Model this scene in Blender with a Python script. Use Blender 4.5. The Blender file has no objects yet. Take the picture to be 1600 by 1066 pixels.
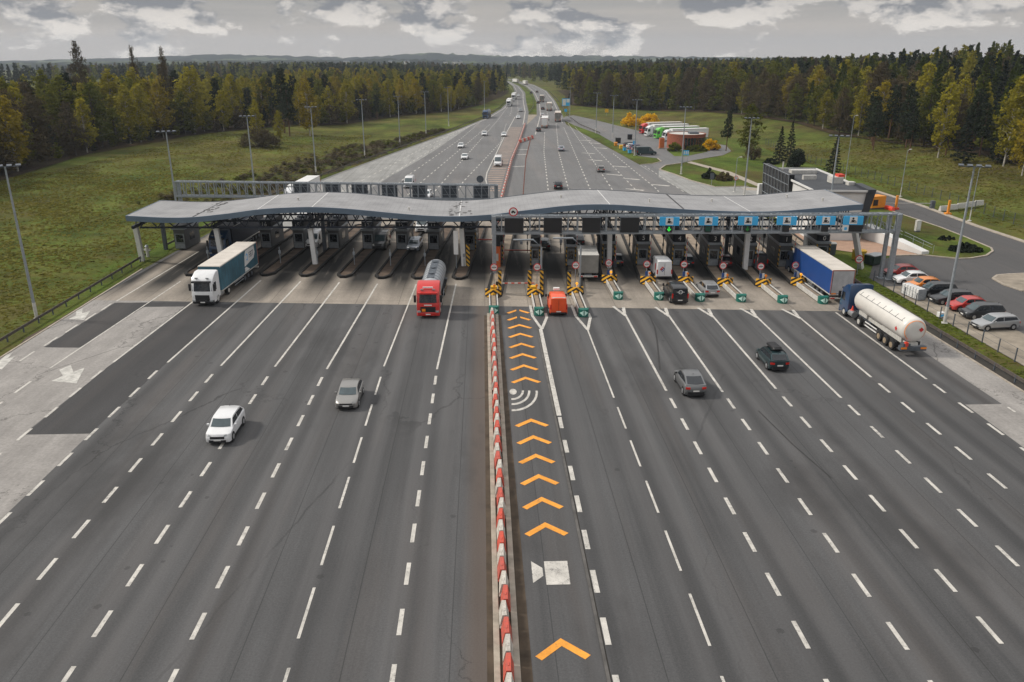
import bpy, bmesh, math, random
import numpy as np
from math import sin, cos, pi, radians, atan2, sqrt
from mathutils import Vector, Matrix

SC = bpy.context.scene
COL = SC.collection
RNG = random.Random(7)

# ------------------------------------------------------------------ mesh helpers
class MB:
    """collects shapes, then builds ONE mesh object"""
    def __init__(s): s.v = []; s.f = []; s.m = []
    def quad(s, *p, m=0):
        i = len(s.v); s.v += [tuple(q) for q in p]; s.f.append(tuple(range(i, i + len(p)))); s.m.append(m)
    def box(s, x0, x1, y0, y1, z0, z1, m=0):
        i = len(s.v)
        s.v += [(x0, y0, z0), (x1, y0, z0), (x1, y1, z0), (x0, y1, z0), (x0, y0, z1), (x1, y0, z1), (x1, y1, z1), (x0, y1, z1)]
        for q in ((0, 3, 2, 1), (4, 5, 6, 7), (0, 1, 5, 4), (1, 2, 6, 5), (2, 3, 7, 6), (3, 0, 4, 7)):
            s.f.append(tuple(i + k for k in q)); s.m.append(m)
    def prism(s, poly, z0, z1, m=0):
        n = len(poly); i = len(s.v)
        s.v += [(x, y, z0) for x, y in poly] + [(x, y, z1) for x, y in poly]
        s.f.append(tuple(i + k for k in reversed(range(n)))); s.m.append(m)
        s.f.append(tuple(i + n + k for k in range(n))); s.m.append(m)
        for k in range(n):
            s.f.append((i + k, i + (k + 1) % n, i + n + (k + 1) % n, i + n + k)); s.m.append(m)
    def tube(s, pts, rad, n=8, m=0, cap=True):
        """tube along pts; rad one number or a list"""
        pts = [Vector(p) for p in pts]
        if not isinstance(rad, (list, tuple)): rad = [rad] * len(pts)
        i0 = len(s.v)
        for k, p in enumerate(pts):
            d = (pts[min(k + 1, len(pts) - 1)] - pts[max(k - 1, 0)]).normalized()
            a = d.orthogonal().normalized() if abs(d.z) < .95 else Vector((1, 0, 0))
            a = (a - d * a.dot(d)).normalized(); b = d.cross(a)
            for j in range(n):
                t = 2 * pi * j / n + pi / n
                s.v.append(tuple(p + (a * cos(t) + b * sin(t)) * rad[k]))
        for k in range(len(pts) - 1):
            for j in range(n):
                a0 = i0 + k * n + j; a1 = i0 + k * n + (j + 1) % n
                s.f.append((a0, a1, a1 + n, a0 + n)); s.m.append(m)
        if cap:
            s.f.append(tuple(i0 + j for j in reversed(range(n)))); s.m.append(m)
            e = i0 + (len(pts) - 1) * n
            s.f.append(tuple(e + j for j in range(n))); s.m.append(m)
    def bar(s, p, q, w, h=None, m=0):
        """square bar from p to q"""
        h = h or w
        p = Vector(p); q = Vector(q); d = (q - p).normalized()
        up = Vector((0, 0, 1)) if abs(d.z) < .9 else Vector((0, 1, 0))
        a = d.cross(up).normalized() * w / 2; b = a.cross(d).normalized() * h / 2
        i = len(s.v)
        for c in (p, q):
            for e in (-a - b, a - b, a + b, -a + b): s.v.append(tuple(c + e))
        for k in range(4): s.f.append((i + k, i + (k + 1) % 4, i + 4 + (k + 1) % 4, i + 4 + k)); s.m.append(m)
        s.f.append((i + 3, i + 2, i + 1, i)); s.m.append(m); s.f.append((i + 4, i + 5, i + 6, i + 7)); s.m.append(m)
    def disc(s, c, ax, r, n=20, m=0, th=.02):
        c = Vector(c); ax = Vector(ax).normalized()
        s.tube([c - ax * th / 2, c + ax * th / 2], r, n, m)
    def loft(s, prof, xs, m=0):
        """prof: [(y, z)] closed profile; xs: [(x, front_inset, rear_inset, top_drop, bottom_raise)]; taper applied by caller"""
        n = len(prof); i = len(s.v)
        y0 = min(p[0] for p in prof); y1 = max(p[0] for p in prof); z0 = min(p[1] for p in prof); z1 = max(p[1] for p in prof)
        for st in xs:
            x, fi, ri, dr, br = st[:5]; tp = st[5] if len(st) > 5 else 0
            for y, z in prof:
                t = (y - y0) / (y1 - y0); u = (z - z0) / (z1 - z0)
                yy = y0 + ri + t * (y1 - y0 - fi - ri); zz = z0 + br + u * (z1 - z0 - dr - br)
                s.v.append((x * (1 - tp * u), yy, zz))
        for k in range(len(xs) - 1):
            for j in range(n):
                a = i + k * n + j; b = i + k * n + (j + 1) % n
                s.f.append((a, b, b + n, a + n)); s.m.append(m)
        s.f.append(tuple(i + j for j in reversed(range(n)))); s.m.append(m)
        e = i + (len(xs) - 1) * n
        s.f.append(tuple(e + j for j in range(n))); s.m.append(m)
    def move(s, dx=0, dy=0, dz=0, rz=0):
        c, n = cos(rz), sin(rz)
        s.v = [(x * c - y * n + dx, x * n + y * c + dy, z + dz) for x, y, z in s.v]; return s
    def build(s, name, mats, parent=None, smooth=None, bevel=None, fix=True):
        me = bpy.data.meshes.new(name); me.from_pydata(s.v, [], s.f)
        if not isinstance(mats, (list, tuple)): mats = [mats]
        for k in mats: me.materials.append(k)
        if len(mats) > 1: me.polygons.foreach_set('material_index', s.m)
        if fix:
            bm = bmesh.new(); bm.from_mesh(me); bmesh.ops.recalc_face_normals(bm, faces=bm.faces); bm.to_mesh(me); bm.free()
        if smooth:
            me.shade_smooth(); me.set_sharp_from_angle(angle=radians(smooth))
        o = bpy.data.objects.new(name, me); COL.objects.link(o)
        if bevel:
            b = o.modifiers.new('edge', 'BEVEL'); b.width = bevel; b.segments = 2; b.limit_method = 'ANGLE'; b.angle_limit = radians(35)
        if parent: o.parent = parent
        return o

def tag(o, label=None, cat=None, group=None, kind=None):
    if label: o['label'] = label
    if cat: o['category'] = cat
    if group: o['group'] = group
    if kind: o['kind'] = kind
    return o
def empty(name, loc, rz=0, label=None, cat=None, group=None):
    o = bpy.data.objects.new(name, None); COL.objects.link(o); o.location = loc; o.rotation_euler = (0, 0, rz)
    o.empty_display_size = .3
    return tag(o, label, cat, group)
KIDS = {}
def kids(o): return [c for c in o.children]
def copy_tree(o, parent=None):
    c = o.copy(); COL.objects.link(c)
    if parent is not None: c.parent = parent
    for ch in kids(o): copy_tree(ch, c)
    return c
def text(name, body, size, mtl, parent, loc, rot, depth=.004, align='CENTER', sx=1):
    cu = bpy.data.curves.new(name, 'FONT'); cu.body = body; cu.size = size; cu.align_x = align; cu.align_y = 'CENTER'; cu.extrude = depth
    tmp = bpy.data.objects.new(name, cu); COL.objects.link(tmp)
    bpy.context.view_layer.update()
    me = bpy.data.meshes.new_from_object(tmp.evaluated_get(bpy.context.evaluated_depsgraph_get()))
    bpy.data.objects.remove(tmp); bpy.data.curves.remove(cu)
    me.materials.clear(); me.materials.append(mtl)
    o = bpy.data.objects.new(name, me); COL.objects.link(o); o.parent = parent; o.location = loc; o.rotation_euler = rot; o.scale = (sx, 1, 1)
    return o

# ------------------------------------------------------------------ materials
def newmat(name):
    m = bpy.data.materials.new(name); m.use_nodes = True
    nt = m.node_tree; b = nt.nodes['Principled BSDF']
    return m, nt, b
def N(nt, t, **kw):
    n = nt.nodes.new(t)
    for k, v in kw.items():
        if k.startswith('i_'):
            n.inputs[k[2:].replace('_', ' ')].default_value = v
        elif isinstance(k, str): setattr(n, k, v)
    return n
def noise(nt, scale, detail=4, rough=.6, mapping=None, coord='Object'):
    tc = nt.nodes.new('ShaderNodeTexCoord'); n = nt.nodes.new('ShaderNodeTexNoise')
    n.inputs['Scale'].default_value = scale; n.inputs['Detail'].default_value = detail; n.inputs['Roughness'].default_value = rough
    if mapping:
        mp = nt.nodes.new('ShaderNodeMapping'); mp.inputs['Scale'].default_value = mapping
        nt.links.new(tc.outputs[coord], mp.inputs[0]); nt.links.new(mp.outputs[0], n.inputs[0])
    else: nt.links.new(tc.outputs[coord], n.inputs[0])
    return n.outputs['Fac']
def ramp(nt, fac, stops):
    r = nt.nodes.new('ShaderNodeValToRGB'); e = r.color_ramp.elements
    while len(e) < len(stops): e.new(.5)
    for k, (p, c) in enumerate(stops):
        e[k].position = p; e[k].color = (c if isinstance(c, tuple) else (c, c, c)) + (1,)
    nt.links.new(fac, r.inputs[0]); return r.outputs[0]
def mix(nt, fac, a, b, mode='MIX'):
    n = nt.nodes.new('ShaderNodeMix'); n.data_type = 'RGBA'; n.blend_type = mode
    for s, v in ((0, fac), (6, a), (7, b)):
        if isinstance(v, (int, float)): n.inputs[s].default_value = v
        elif isinstance(v, tuple): n.inputs[s].default_value = v + (1,)
        else: nt.links.new(v, n.inputs[s])
    return n.outputs[2]
def math_(nt, op, a, b=0, c=None):
    n = nt.nodes.new('ShaderNodeMath'); n.operation = op
    for s, v in ((0, a), (1, b), (2, c)):
        if v is None: continue
        if isinstance(v, (int, float)): n.inputs[s].default_value = v
        else: nt.links.new(v, n.inputs[s])
    return n.outputs[0]
def bump(nt, b, h, strength=.3, dist=.02):
    n = nt.nodes.new('ShaderNodeBump'); n.inputs['Strength'].default_value = strength; n.inputs['Distance'].default_value = dist
    nt.links.new(h, n.inputs['Height']); nt.links.new(n.outputs[0], b.inputs['Normal'])
def ramp_val(nt, f, a, b_):
    g = nt.nodes.new('ShaderNodeMapRange'); nt.links.new(f, g.inputs[0]); g.inputs[1].default_value = a; g.inputs[2].default_value = b_; return g.outputs[0]
def mat(name, c, rough=.6, metal=0, var=.12, scale=3., spec=.4, coat=0):
    """a painted / plain surface with slight mottling"""
    m, nt, b = newmat(name)
    f = noise(nt, scale, 5)
    col = ramp(nt, f, [(.3, tuple(max(0, x * (1 - var)) for x in c)), (.7, tuple(min(1, x * (1 + var)) for x in c))])
    nt.links.new(col, b.inputs['Base Color'])
    b.inputs['Roughness'].default_value = rough; b.inputs['Metallic'].default_value = metal
    b.inputs['Specular IOR Level'].default_value = spec
    b.inputs['Coat Weight'].default_value = coat; b.inputs['Coat Roughness'].default_value = .05
    return m
def paint(name, c, metal=0.0): return mat(name, c, .32, metal, .05, 2., .5, .6)

def asphalt(name, lo, hi, warm=(1, .985, .99), seed=0, streak=.35, lanes=None):
    m, nt, b = newmat(name)
    st = noise(nt, 1, 5, .6, (.42, .011, 1))       # long wear streaks along the lanes
    st2 = noise(nt, 1, 6, .7, (1.6, .03, 1))
    bl = noise(nt, .06, 5, .6); fi = noise(nt, 9, 3, .8); fj = noise(nt, 55, 2, .8)
    f = math_(nt, 'MULTIPLY_ADD', st, streak, math_(nt, 'MULTIPLY', bl, .5 - streak * .5))
    f = math_(nt, 'ADD', f, math_(nt, 'MULTIPLY', st2, .25))
    c = ramp(nt, f, [(.32, tuple(lo * w for w in warm)), (.62, tuple(hi * w for w in warm))])
    c = mix(nt, .55, c, ramp(nt, fi, [(.3, .55), (.72, 1.35)]), 'MULTIPLY')
    c = mix(nt, .5, c, ramp(nt, fj, [(.3, .5), (.72, 1.4)]), 'MULTIPLY')
    brown = ramp(nt, noise(nt, 1, 4, .6, (.25, .02, 1)), [(.52, 0.), (.72, 1.)])
    c = mix(nt, math_(nt, 'MULTIPLY', brown, .24), c, (hi * 1.35, hi * 1.12, hi * .98))
    tc = nt.nodes.new('ShaderNodeTexCoord'); sx = nt.nodes.new('ShaderNodeSeparateXYZ'); nt.links.new(tc.outputs['Object'], sx.inputs[0])
    if lanes:
        # polished wheel paths, two to a lane, and the oil-dark strip between them
        wob = math_(nt, 'MULTIPLY', math_(nt, 'SUBTRACT', noise(nt, 1, 3, .5, (.02, .03, 1)), .5), .9)
        xx = math_(nt, 'ADD', math_(nt, 'ADD', sx.outputs[0], 500 - lanes[0]), wob)
        d = math_(nt, 'PINGPONG', xx, lanes[1] / 2)                 # 0 on a line, half a lane in the lane's middle
        wp = nt.nodes.new('ShaderNodeMapRange'); nt.links.new(math_(nt, 'ABSOLUTE', math_(nt, 'SUBTRACT', d, lanes[1] * .31)), wp.inputs[0]); wp.inputs[1].default_value = .75; wp.inputs[2].default_value = .1; wp.inputs[3].default_value = 0; wp.inputs[4].default_value = 1; wp.interpolation_type = 'SMOOTHSTEP'
        c = mix(nt, math_(nt, 'MULTIPLY', wp.outputs[0], math_(nt, 'MULTIPLY', st, .55)), c, (hi * 1.18, hi * 1.15, hi * 1.16))
        oil = nt.nodes.new('ShaderNodeMapRange'); nt.links.new(math_(nt, 'ABSOLUTE', math_(nt, 'SUBTRACT', d, lanes[1] * .5)), oil.inputs[0]); oil.inputs[1].default_value = .6; oil.inputs[2].default_value = 0; oil.inputs[3].default_value = 0; oil.inputs[4].default_value = 1; oil.interpolation_type = 'SMOOTHSTEP'
        c = mix(nt, math_(nt, 'MULTIPLY', oil.outputs[0], math_(nt, 'MULTIPLY', st2, .6)), c, (lo * .62, lo * .62, lo * .64))
        # construction joint just beside each painted line
        j = math_(nt, 'LESS_THAN', math_(nt, 'ABSOLUTE', math_(nt, 'SUBTRACT', math_(nt, 'PINGPONG', math_(nt, 'ADD', sx.outputs[0], 500 - lanes[0] + .42), lanes[1] / 2), .0)), .028)
        c = mix(nt, math_(nt, 'MULTIPLY', j, .5), c, (lo * .45, lo * .45, lo * .45))
    if lanes:
        # brown dust swept against the median kerb
        du = nt.nodes.new('ShaderNodeMapRange'); du.interpolation_type = 'SMOOTHSTEP'; nt.links.new(math_(nt, 'ABSOLUTE', math_(nt, 'ADD', math_(nt, 'ADD', sx.outputs[0], .35), math_(nt, 'MULTIPLY', wob, .8))), du.inputs[0]); du.inputs[1].default_value = 1.35; du.inputs[2].default_value = .2; du.inputs[3].default_value = 0; du.inputs[4].default_value = .45
        c = mix(nt, du.outputs[0], c, (.125, .092, .07))
    # oil drops and tar spots
    vo = nt.nodes.new('ShaderNodeTexVoronoi'); vo.inputs['Scale'].default_value = .55; nt.links.new(tc.outputs['Object'], vo.inputs['Vector'])
    sp = nt.nodes.new('ShaderNodeSeparateColor'); nt.links.new(vo.outputs['Color'], sp.inputs[0])
    k = math_(nt, 'MULTIPLY', math_(nt, 'LESS_THAN', math_(nt, 'ADD', vo.outputs['Distance'], math_(nt, 'MULTIPLY', fi, .12)), .17), math_(nt, 'GREATER_THAN', sp.outputs[0], .8))
    c = mix(nt, math_(nt, 'MULTIPLY', k, .38), c, (lo * .5, lo * .5, lo * .5))
    # larger worn / damp patches
    c = mix(nt, ramp(nt, noise(nt, 1, 6, .65, (.09, .035, 1)), [(.54, 0.), (.64, .45)]), c, (lo * .8, lo * .79, lo * .8))
    # sealed cracks
    wv = noise(nt, .5, 5, .6); cb = nt.nodes.new('ShaderNodeCombineXYZ'); nt.links.new(math_(nt, 'ADD', sx.outputs[0], math_(nt, 'MULTIPLY', wv, 3)), cb.inputs[0]); nt.links.new(math_(nt, 'ADD', math_(nt, 'MULTIPLY', sx.outputs[1], .35), math_(nt, 'MULTIPLY', wv, 3)), cb.inputs[1])
    v2 = nt.nodes.new('ShaderNodeTexVoronoi'); v2.feature = 'DISTANCE_TO_EDGE'; v2.inputs['Scale'].default_value = .075; nt.links.new(cb.outputs[0], v2.inputs['Vector'])
    ck = math_(nt, 'MULTIPLY', math_(nt, 'LESS_THAN', v2.outputs['Distance'], .0045), ramp_val(nt, bl, .45, .6))
    c = mix(nt, math_(nt, 'MULTIPLY', ck, .5), c, (lo * .4, lo * .4, lo * .4))
    nt.links.new(c, b.inputs['Base Color']); b.inputs['Roughness'].default_value = .82; b.inputs['Specular IOR Level'].default_value = .3
    bump(nt, b, fj, .35, .01)
    return m
def concrete(name, c, joints=None, tracks_shade=None, dark=.5, crack=True):
    m, nt, b = newmat(name)
    f = noise(nt, .22, 6, .65); fi = noise(nt, 4, 5, .7); st = noise(nt, 1, 5, .65, (.7, .05, 1))
    col = ramp(nt, math_(nt, 'ADD', math_(nt, 'MULTIPLY', f, .5), math_(nt, 'MULTIPLY', st, .5)), [(.3, tuple(x * .62 for x in c)), (.68, tuple(x * 1.18 for x in c))])
    col = mix(nt, .5, col, ramp(nt, fi, [(.3, .6), (.7, 1.25)]), 'MULTIPLY')
    tc = nt.nodes.new('ShaderNodeTexCoord'); sx = nt.nodes.new('ShaderNodeSeparateXYZ'); nt.links.new(tc.outputs['Object'], sx.inputs[0])
    X, Y = sx.outputs[0], sx.outputs[1]
    if joints:
        for a, p, w in ((X, joints[0], .035), (Y, joints[1], .03)):
            d = math_(nt, 'PINGPONG', math_(nt, 'ADD', a, 200), p / 2)
            j = math_(nt, 'LESS_THAN', d, w)
            col = mix(nt, math_(nt, 'MULTIPLY', j, .6), col, tuple(x * .3 for x in c))
    if tracks_shade:  # dark lane bands: tyre grime plus canopy shade painted into the concrete
        for x0, per, y0, y1 in tracks_shade:
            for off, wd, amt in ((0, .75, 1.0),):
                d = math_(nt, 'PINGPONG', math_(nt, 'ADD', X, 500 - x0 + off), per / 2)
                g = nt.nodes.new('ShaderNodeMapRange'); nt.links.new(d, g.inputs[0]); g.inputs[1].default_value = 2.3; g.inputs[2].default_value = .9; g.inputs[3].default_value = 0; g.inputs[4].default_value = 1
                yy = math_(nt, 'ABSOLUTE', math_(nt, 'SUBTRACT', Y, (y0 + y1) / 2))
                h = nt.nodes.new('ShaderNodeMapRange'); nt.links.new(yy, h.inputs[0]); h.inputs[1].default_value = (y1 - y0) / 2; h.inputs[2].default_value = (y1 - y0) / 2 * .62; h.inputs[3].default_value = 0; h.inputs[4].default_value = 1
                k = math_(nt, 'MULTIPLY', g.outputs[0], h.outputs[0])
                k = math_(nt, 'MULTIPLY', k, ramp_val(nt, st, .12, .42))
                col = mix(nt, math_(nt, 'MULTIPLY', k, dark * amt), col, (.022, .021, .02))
    if crack:
        v = nt.nodes.new('ShaderNodeTexVoronoi'); v.feature = 'DISTANCE_TO_EDGE'; v.inputs['Scale'].default_value = .11
        wob = noise(nt, .8, 4); tc2 = nt.nodes.new('ShaderNodeTexCoord'); ad = nt.nodes.new('ShaderNodeMix'); ad.data_type = 'VECTOR'; ad.inputs[0].default_value = .5
        cmb = nt.nodes.new('ShaderNodeCombineXYZ'); w2 = math_(nt, 'MULTIPLY', wob, 4); nt.links.new(math_(nt, 'ADD', X, w2), cmb.inputs[0]); nt.links.new(math_(nt, 'ADD', math_(nt, 'MULTIPLY', Y, .6), w2), cmb.inputs[1])
        nt.links.new(cmb.outputs[0], v.inputs['Vector'])
        k = math_(nt, 'LESS_THAN', v.outputs['Distance'], .006)
        col = mix(nt, math_(nt, 'MULTIPLY', k, .55), col, tuple(x * .25 for x in c))
    nt.links.new(col, b.inputs['Base Color']); b.inputs['Roughness'].default_value = .85; b.inputs['Specular IOR Level'].default_value = .25
    bump(nt, b, fi, .2, .01)
    return m
def grass(name, stops, s1=.02, s2=.35):
    m, nt, b = newmat(name)
    a = noise(nt, s1, 7, .65); d = noise(nt, s2, 6, .7); e = noise(nt, 6, 3, .8); st = noise(nt, 1, 5, .6, (.05, .25, 1))
    f = math_(nt, 'ADD', math_(nt, 'MULTIPLY', a, .5), math_(nt, 'ADD', math_(nt, 'MULTIPLY', d, .3), math_(nt, 'MULTIPLY', st, .2)))
    c = ramp(nt, f, stops)
    c = mix(nt, .6, c, ramp(nt, e, [(.25, .45), (.75, 1.5)]), 'MULTIPLY')
    c = mix(nt, .6, c, ramp(nt, noise(nt, 1.3, 5, .75), [(.25, .5), (.75, 1.45)]), 'MULTIPLY')
    c = mix(nt, .85, c, ramp(nt, noise(nt, .09, 6, .7, (1, .6, 1)), [(.34, .42), (.62, 1.5)]), 'MULTIPLY')
    c = mix(nt, ramp(nt, noise(nt, .035, 5, .7, (1.4, .7, 1)), [(.5, 0.), (.64, .55)]), c, (.085, .058, .026))
    nt.links.new(c, b.inputs['Base Color']); b.inputs['Roughness'].default_value = .95; b.inputs['Specular IOR Level'].default_value = .1
    bump(nt, b, math_(nt, 'ADD', d, math_(nt, 'MULTIPLY', e, .5)), .8, .25)
    return m
def leafmat(name, c1, c2, tr=.42):
    m, nt, b = newmat(name)
    oi = nt.nodes.new('ShaderNodeObjectInfo')
    geo = nt.nodes.new('ShaderNodeNewGeometry')
    f = noise(nt, .45, 4, .6)
    t = math_(nt, 'ADD', math_(nt, 'MULTIPLY', f, .55), math_(nt, 'ADD', math_(nt, 'MULTIPLY', geo.outputs['Random Per Island'], .3), math_(nt, 'MULTIPLY', oi.outputs['Random'], .3)))
    c = ramp(nt, t, [(.3, c1), (.8, c2)])
    nt.links.new(c, b.inputs['Base Color']); b.inputs['Roughness'].default_value = .8; b.inputs['Specular IOR Level'].default_value = .15
    if tr:
        ts = nt.nodes.new('ShaderNodeBsdfTranslucent'); nt.links.new(c, ts.inputs[0])
        mx = nt.nodes.new('ShaderNodeMixShader'); mx.inputs[0].default_value = tr
        nt.links.new(b.outputs[0], mx.inputs[1]); nt.links.new(ts.outputs[0], mx.inputs[2])
        nt.links.new(mx.outputs[0], nt.nodes['Material Output'].inputs[0])
    return m

M = {}
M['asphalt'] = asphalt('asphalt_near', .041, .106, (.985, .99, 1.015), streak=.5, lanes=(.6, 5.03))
M['asphalt_dark'] = asphalt('asphalt_patch', .036, .066, (1, .99, 1.02))
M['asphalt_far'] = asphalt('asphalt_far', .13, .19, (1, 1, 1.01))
M['asphalt_side'] = asphalt('asphalt_side_road', .075, .115, (1, .98, .99), streak=.15)
M['concrete'] = concrete('concrete_shoulder', (.30, .285, .27))
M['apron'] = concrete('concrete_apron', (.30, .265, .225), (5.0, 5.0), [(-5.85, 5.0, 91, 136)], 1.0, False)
M['conc_far'] = concrete('concrete_far', (.30, .30, .29), (4, 6), None, 0, False)
M['kerb'] = mat('concrete_kerb', (.33, .29, .24), .9, 0, .25, 1.5)
M['kerb_dark'] = mat('sooty_kerb', (.015, .0145, .014), .9, 0, .3, 1.)
M['rust_fill'] = mat('rusty_dirt', (.095, .068, .05), .95, 0, .45, .7)
M['tan_fill'] = mat('tan_paving', (.26, .21, .16), .95, 0, .3, .7)
M['beige'] = mat('beige_gravel', (.26, .225, .18), .95, 0, .3, .5)
M['brick_pave'] = mat('pink_paving', (.36, .235, .17), .9, 0, .15, 1.)
M['dirt'] = mat('brown_dirt', (.07, .052, .036), .95, 0, .4, .8)
M['ditch'] = mat('dark_ditch', (.03, .026, .02), .8, 0, .4, .8)
M['grass'] = grass('meadow_grass', [(.38, (.085, .066, .026)), (.46, (.092, .088, .022)), (.53, (.080, .100, .018)), (.62, (.044, .070, .012))])
M['lawn'] = grass('mown_lawn', [(.38, (.11, .09, .028)), (.48, (.08, .11, .018)), (.62, (.05, .088, .013))], .05, .6)
M['heath'] = grass('heathy_bank', [(.40, (.022, .017, .012)), (.5, (.05, .04, .02)), (.6, (.06, .085, .018))], .09, .7)
M['forest_floor'] = grass('forest_floor', [(.36, (.03, .022, .014)), (.5, (.045, .032, .02)), (.66, (.04, .042, .015))], .03, .4)
def wornpaint(name, c, under, amount):
    m, nt, b = newmat(name); f = noise(nt, 2.2, 6, .75); g_ = noise(nt, 14, 3, .8); st = noise(nt, 1, 4, .7, (3, .12, 1))
    col = ramp(nt, noise(nt, .9, 5, .7), [(.3, tuple(x * .72 for x in c)), (.65, tuple(x * 1.1 for x in c))])
    w_ = math_(nt, 'ADD', math_(nt, 'MULTIPLY', f, .45), math_(nt, 'ADD', math_(nt, 'MULTIPLY', g_, .3), math_(nt, 'MULTIPLY', st, .25)))
    col = mix(nt, ramp(nt, w_, [(.56 - amount * .1, 0.), (.66 - amount * .1, .85)]), col, under)
    nt.links.new(col, b.inputs['Base Color']); b.inputs['Roughness'].default_value = .75; b.inputs['Specular IOR Level'].default_value = .25; return m
M['white_line'] = wornpaint('worn_white_paint', (.55, .53, .49), (.13, .125, .12), .55)
M['orange_line'] = wornpaint('orange_road_paint', (.80, .34, .055), (.22, .13, .07), .3)
M['red_dull'] = mat('faded_red_paint', (.36, .16, .12), .7, 0, .2, .8)
M['pink_line'] = mat('faded_pink_surface', (.29, .225, .185), .8, 0, .3, .5)
M['white'] = mat('white_paint', (.72, .72, .71), .45, 0, .06)
M['offwhite'] = mat('dirty_white', (.5, .49, .46), .6, 0, .2)
M['steel'] = mat('galvanised_steel', (.30, .33, .36), .5, .35, .15)
M['steel_dark'] = mat('dark_steel', (.10, .115, .135), .55, .3, .2)
M['steel_blue'] = mat('bluegrey_fascia', (.115, .16, .215), .45, .1, .1, .4)
M['navy'] = mat('navy_truss', (.018, .025, .042), .55, .1, .2)
M['rust_steel'] = mat('weathered_rail', (.105, .09, .08), .7, .3, .3)
M['black'] = mat('black_plastic', (.018, .018, .02), .5, 0, .2)
M['rubber'] = mat('tyre_rubber', (.02, .02, .021), .85, 0, .2)
M['glass'] = mat('dark_glass', (.015, .019, .024), .04, 0, .2, 3, .7)
M['glass_sky'] = mat('windscreen_glass', (.05, .075, .085), .04, 0, .25, 1.5, .9)
M['chrome'] = mat('alloy', (.45, .46, .47), .35, .7, .1)
M['head'] = mat('lamp_glass', (.34, .36, .37), .12, .2, .25, 6, .8)
M['tail'] = mat('red_lamp', (.5, .02, .012), .2, 0, .1)
M['amber'] = mat('amber_reflector', (.85, .25, .02), .3, 0, .1)
M['plate'] = mat('number_plate', (.72, .72, .7), .5, 0, .05)
M['plate_y'] = mat('yellow_plate', (.7, .52, .04), .5, 0, .05)
M['red'] = mat('red_plastic', (.62, .055, .03), .5, 0, .12)
M['red_deep'] = mat('red_sign_film', (.55, .03, .03), .4, 0, .05)
M['red_barrier'] = mat('red_barrier_plastic', (.60, .085, .045), .55, 0, .2, 2)
M['white_barrier'] = mat('cream_barrier_plastic', (.56, .52, .46), .6, 0, .2, 2)
def scuffed(name, c):
    m, nt, b = newmat(name); oi = nt.nodes.new('ShaderNodeObjectInfo'); f = noise(nt, 3.5, 6, .75); st = noise(nt, 1, 5, .7, (6, 6, .8))
    col = mix(nt, math_(nt, 'MULTIPLY', oi.outputs['Random'], .55), c, tuple(x * .62 + .06 for x in c)); col = mix(nt, ramp(nt, math_(nt, 'ADD', math_(nt, 'MULTIPLY', f, .5), math_(nt, 'MULTIPLY', st, .5)), [(.46, 0.), (.66, .7)]), col, (.12, .10, .085))
    nt.links.new(col, b.inputs['Base Color']); b.inputs['Roughness'].default_value = .6; return m
M['red_barrier'] = scuffed('red_barrier_plastic', (.62, .075, .04)); M['white_barrier'] = scuffed('cream_barrier_plastic', (.60, .56, .50))
M['yellow'] = mat('safety_yellow', (.80, .46, .03), .5, 0, .1)
M['green'] = mat('bullnose_green', (.010, .13, .10), .45, 0, .1)
M['mint'] = mat('arrow_mint', (.55, .80, .72), .5, 0, .05)
M['sign_blue'] = mat('sign_blue', (.06, .44, .82), .4, 0, .04)
M['booth'] = mat('booth_panel_grey', (.115, .12, .125), .5, .2, .2, 1.)
M['booth_dark'] = mat('booth_dark_roof', (.012, .015, .02), .5, 0, .2)
M['roof'] = None
M['orange_box'] = mat('machine_orange', (.70, .27, .03), .5, 0, .1)
M['brick'] = mat('red_brick', (.26, .085, .05), .9, 0, .3, 3)
M['roof_felt'] = mat('dark_roof_felt', (.055, .06, .068), .9, 0, .2, .7)
M['render'] = mat('white_render', (.62, .62, .61), .8, 0, .08, .4)
M['bark'] = mat('bark_brown', (.055, .042, .032), .95, 0, .35, 2)
M['birch_bark'] = mat('birch_bark', (.36, .34, .30), .9, 0, .45, 2)
M['pine_bark'] = mat('pine_bark', (.11, .06, .035), .95, 0, .35, 2)

def emis(name, c, s):
    m, nt, b = newmat(name); b.inputs['Base Color'].default_value = c + (1,); b.inputs['Emission Color'].default_value = c + (1,); b.inputs['Emission Strength'].default_value = s
    return m
M['led_green'] = emis('led_green', (.03, .8, .06), .7)
M['headlit'] = emis('lit_headlamp', (1., .9, .72), 1.6)
M['warn_lit'] = emis('warning_lamp', (1., .42, .03), .8)

def roofmat():
    m, nt, b = newmat('canopy_roof_sheet')
    f = noise(nt, .35, 6, .6); fi = noise(nt, 5, 4, .7); st = noise(nt, 1, 4, .6, (.15, 2.5, 1))
    c = ramp(nt, math_(nt, 'ADD', math_(nt, 'MULTIPLY', f, .6), math_(nt, 'MULTIPLY', st, .4)), [(.34, (.225, .226, .232)), (.66, (.345, .345, .352))])
    c = mix(nt, ramp(nt, noise(nt, 1, 6, .7, (1.2, .14, 1)), [(.52, 0.), (.74, .3)]), c, (.17, .165, .16))
    c = mix(nt, .35, c, ramp(nt, fi, [(.3, .7), (.7, 1.2)]), 'MULTIPLY')
    tc = nt.nodes.new('ShaderNodeTexCoord'); sx = nt.nodes.new('ShaderNodeSeparateXYZ'); nt.links.new(tc.outputs['Object'], sx.inputs[0])
    d = math_(nt, 'PINGPONG', math_(nt, 'ADD', sx.outputs[0], 300), .3)
    c = mix(nt, math_(nt, 'MULTIPLY', math_(nt, 'LESS_THAN', d, .03), .22), c, (.1, .1, .11))
    nt.links.new(c, b.inputs['Base Color']); b.inputs['Roughness'].default_value = .6; b.inputs['Specular IOR Level'].default_value = .3
    return m
M['roof'] = roofmat()
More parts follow.
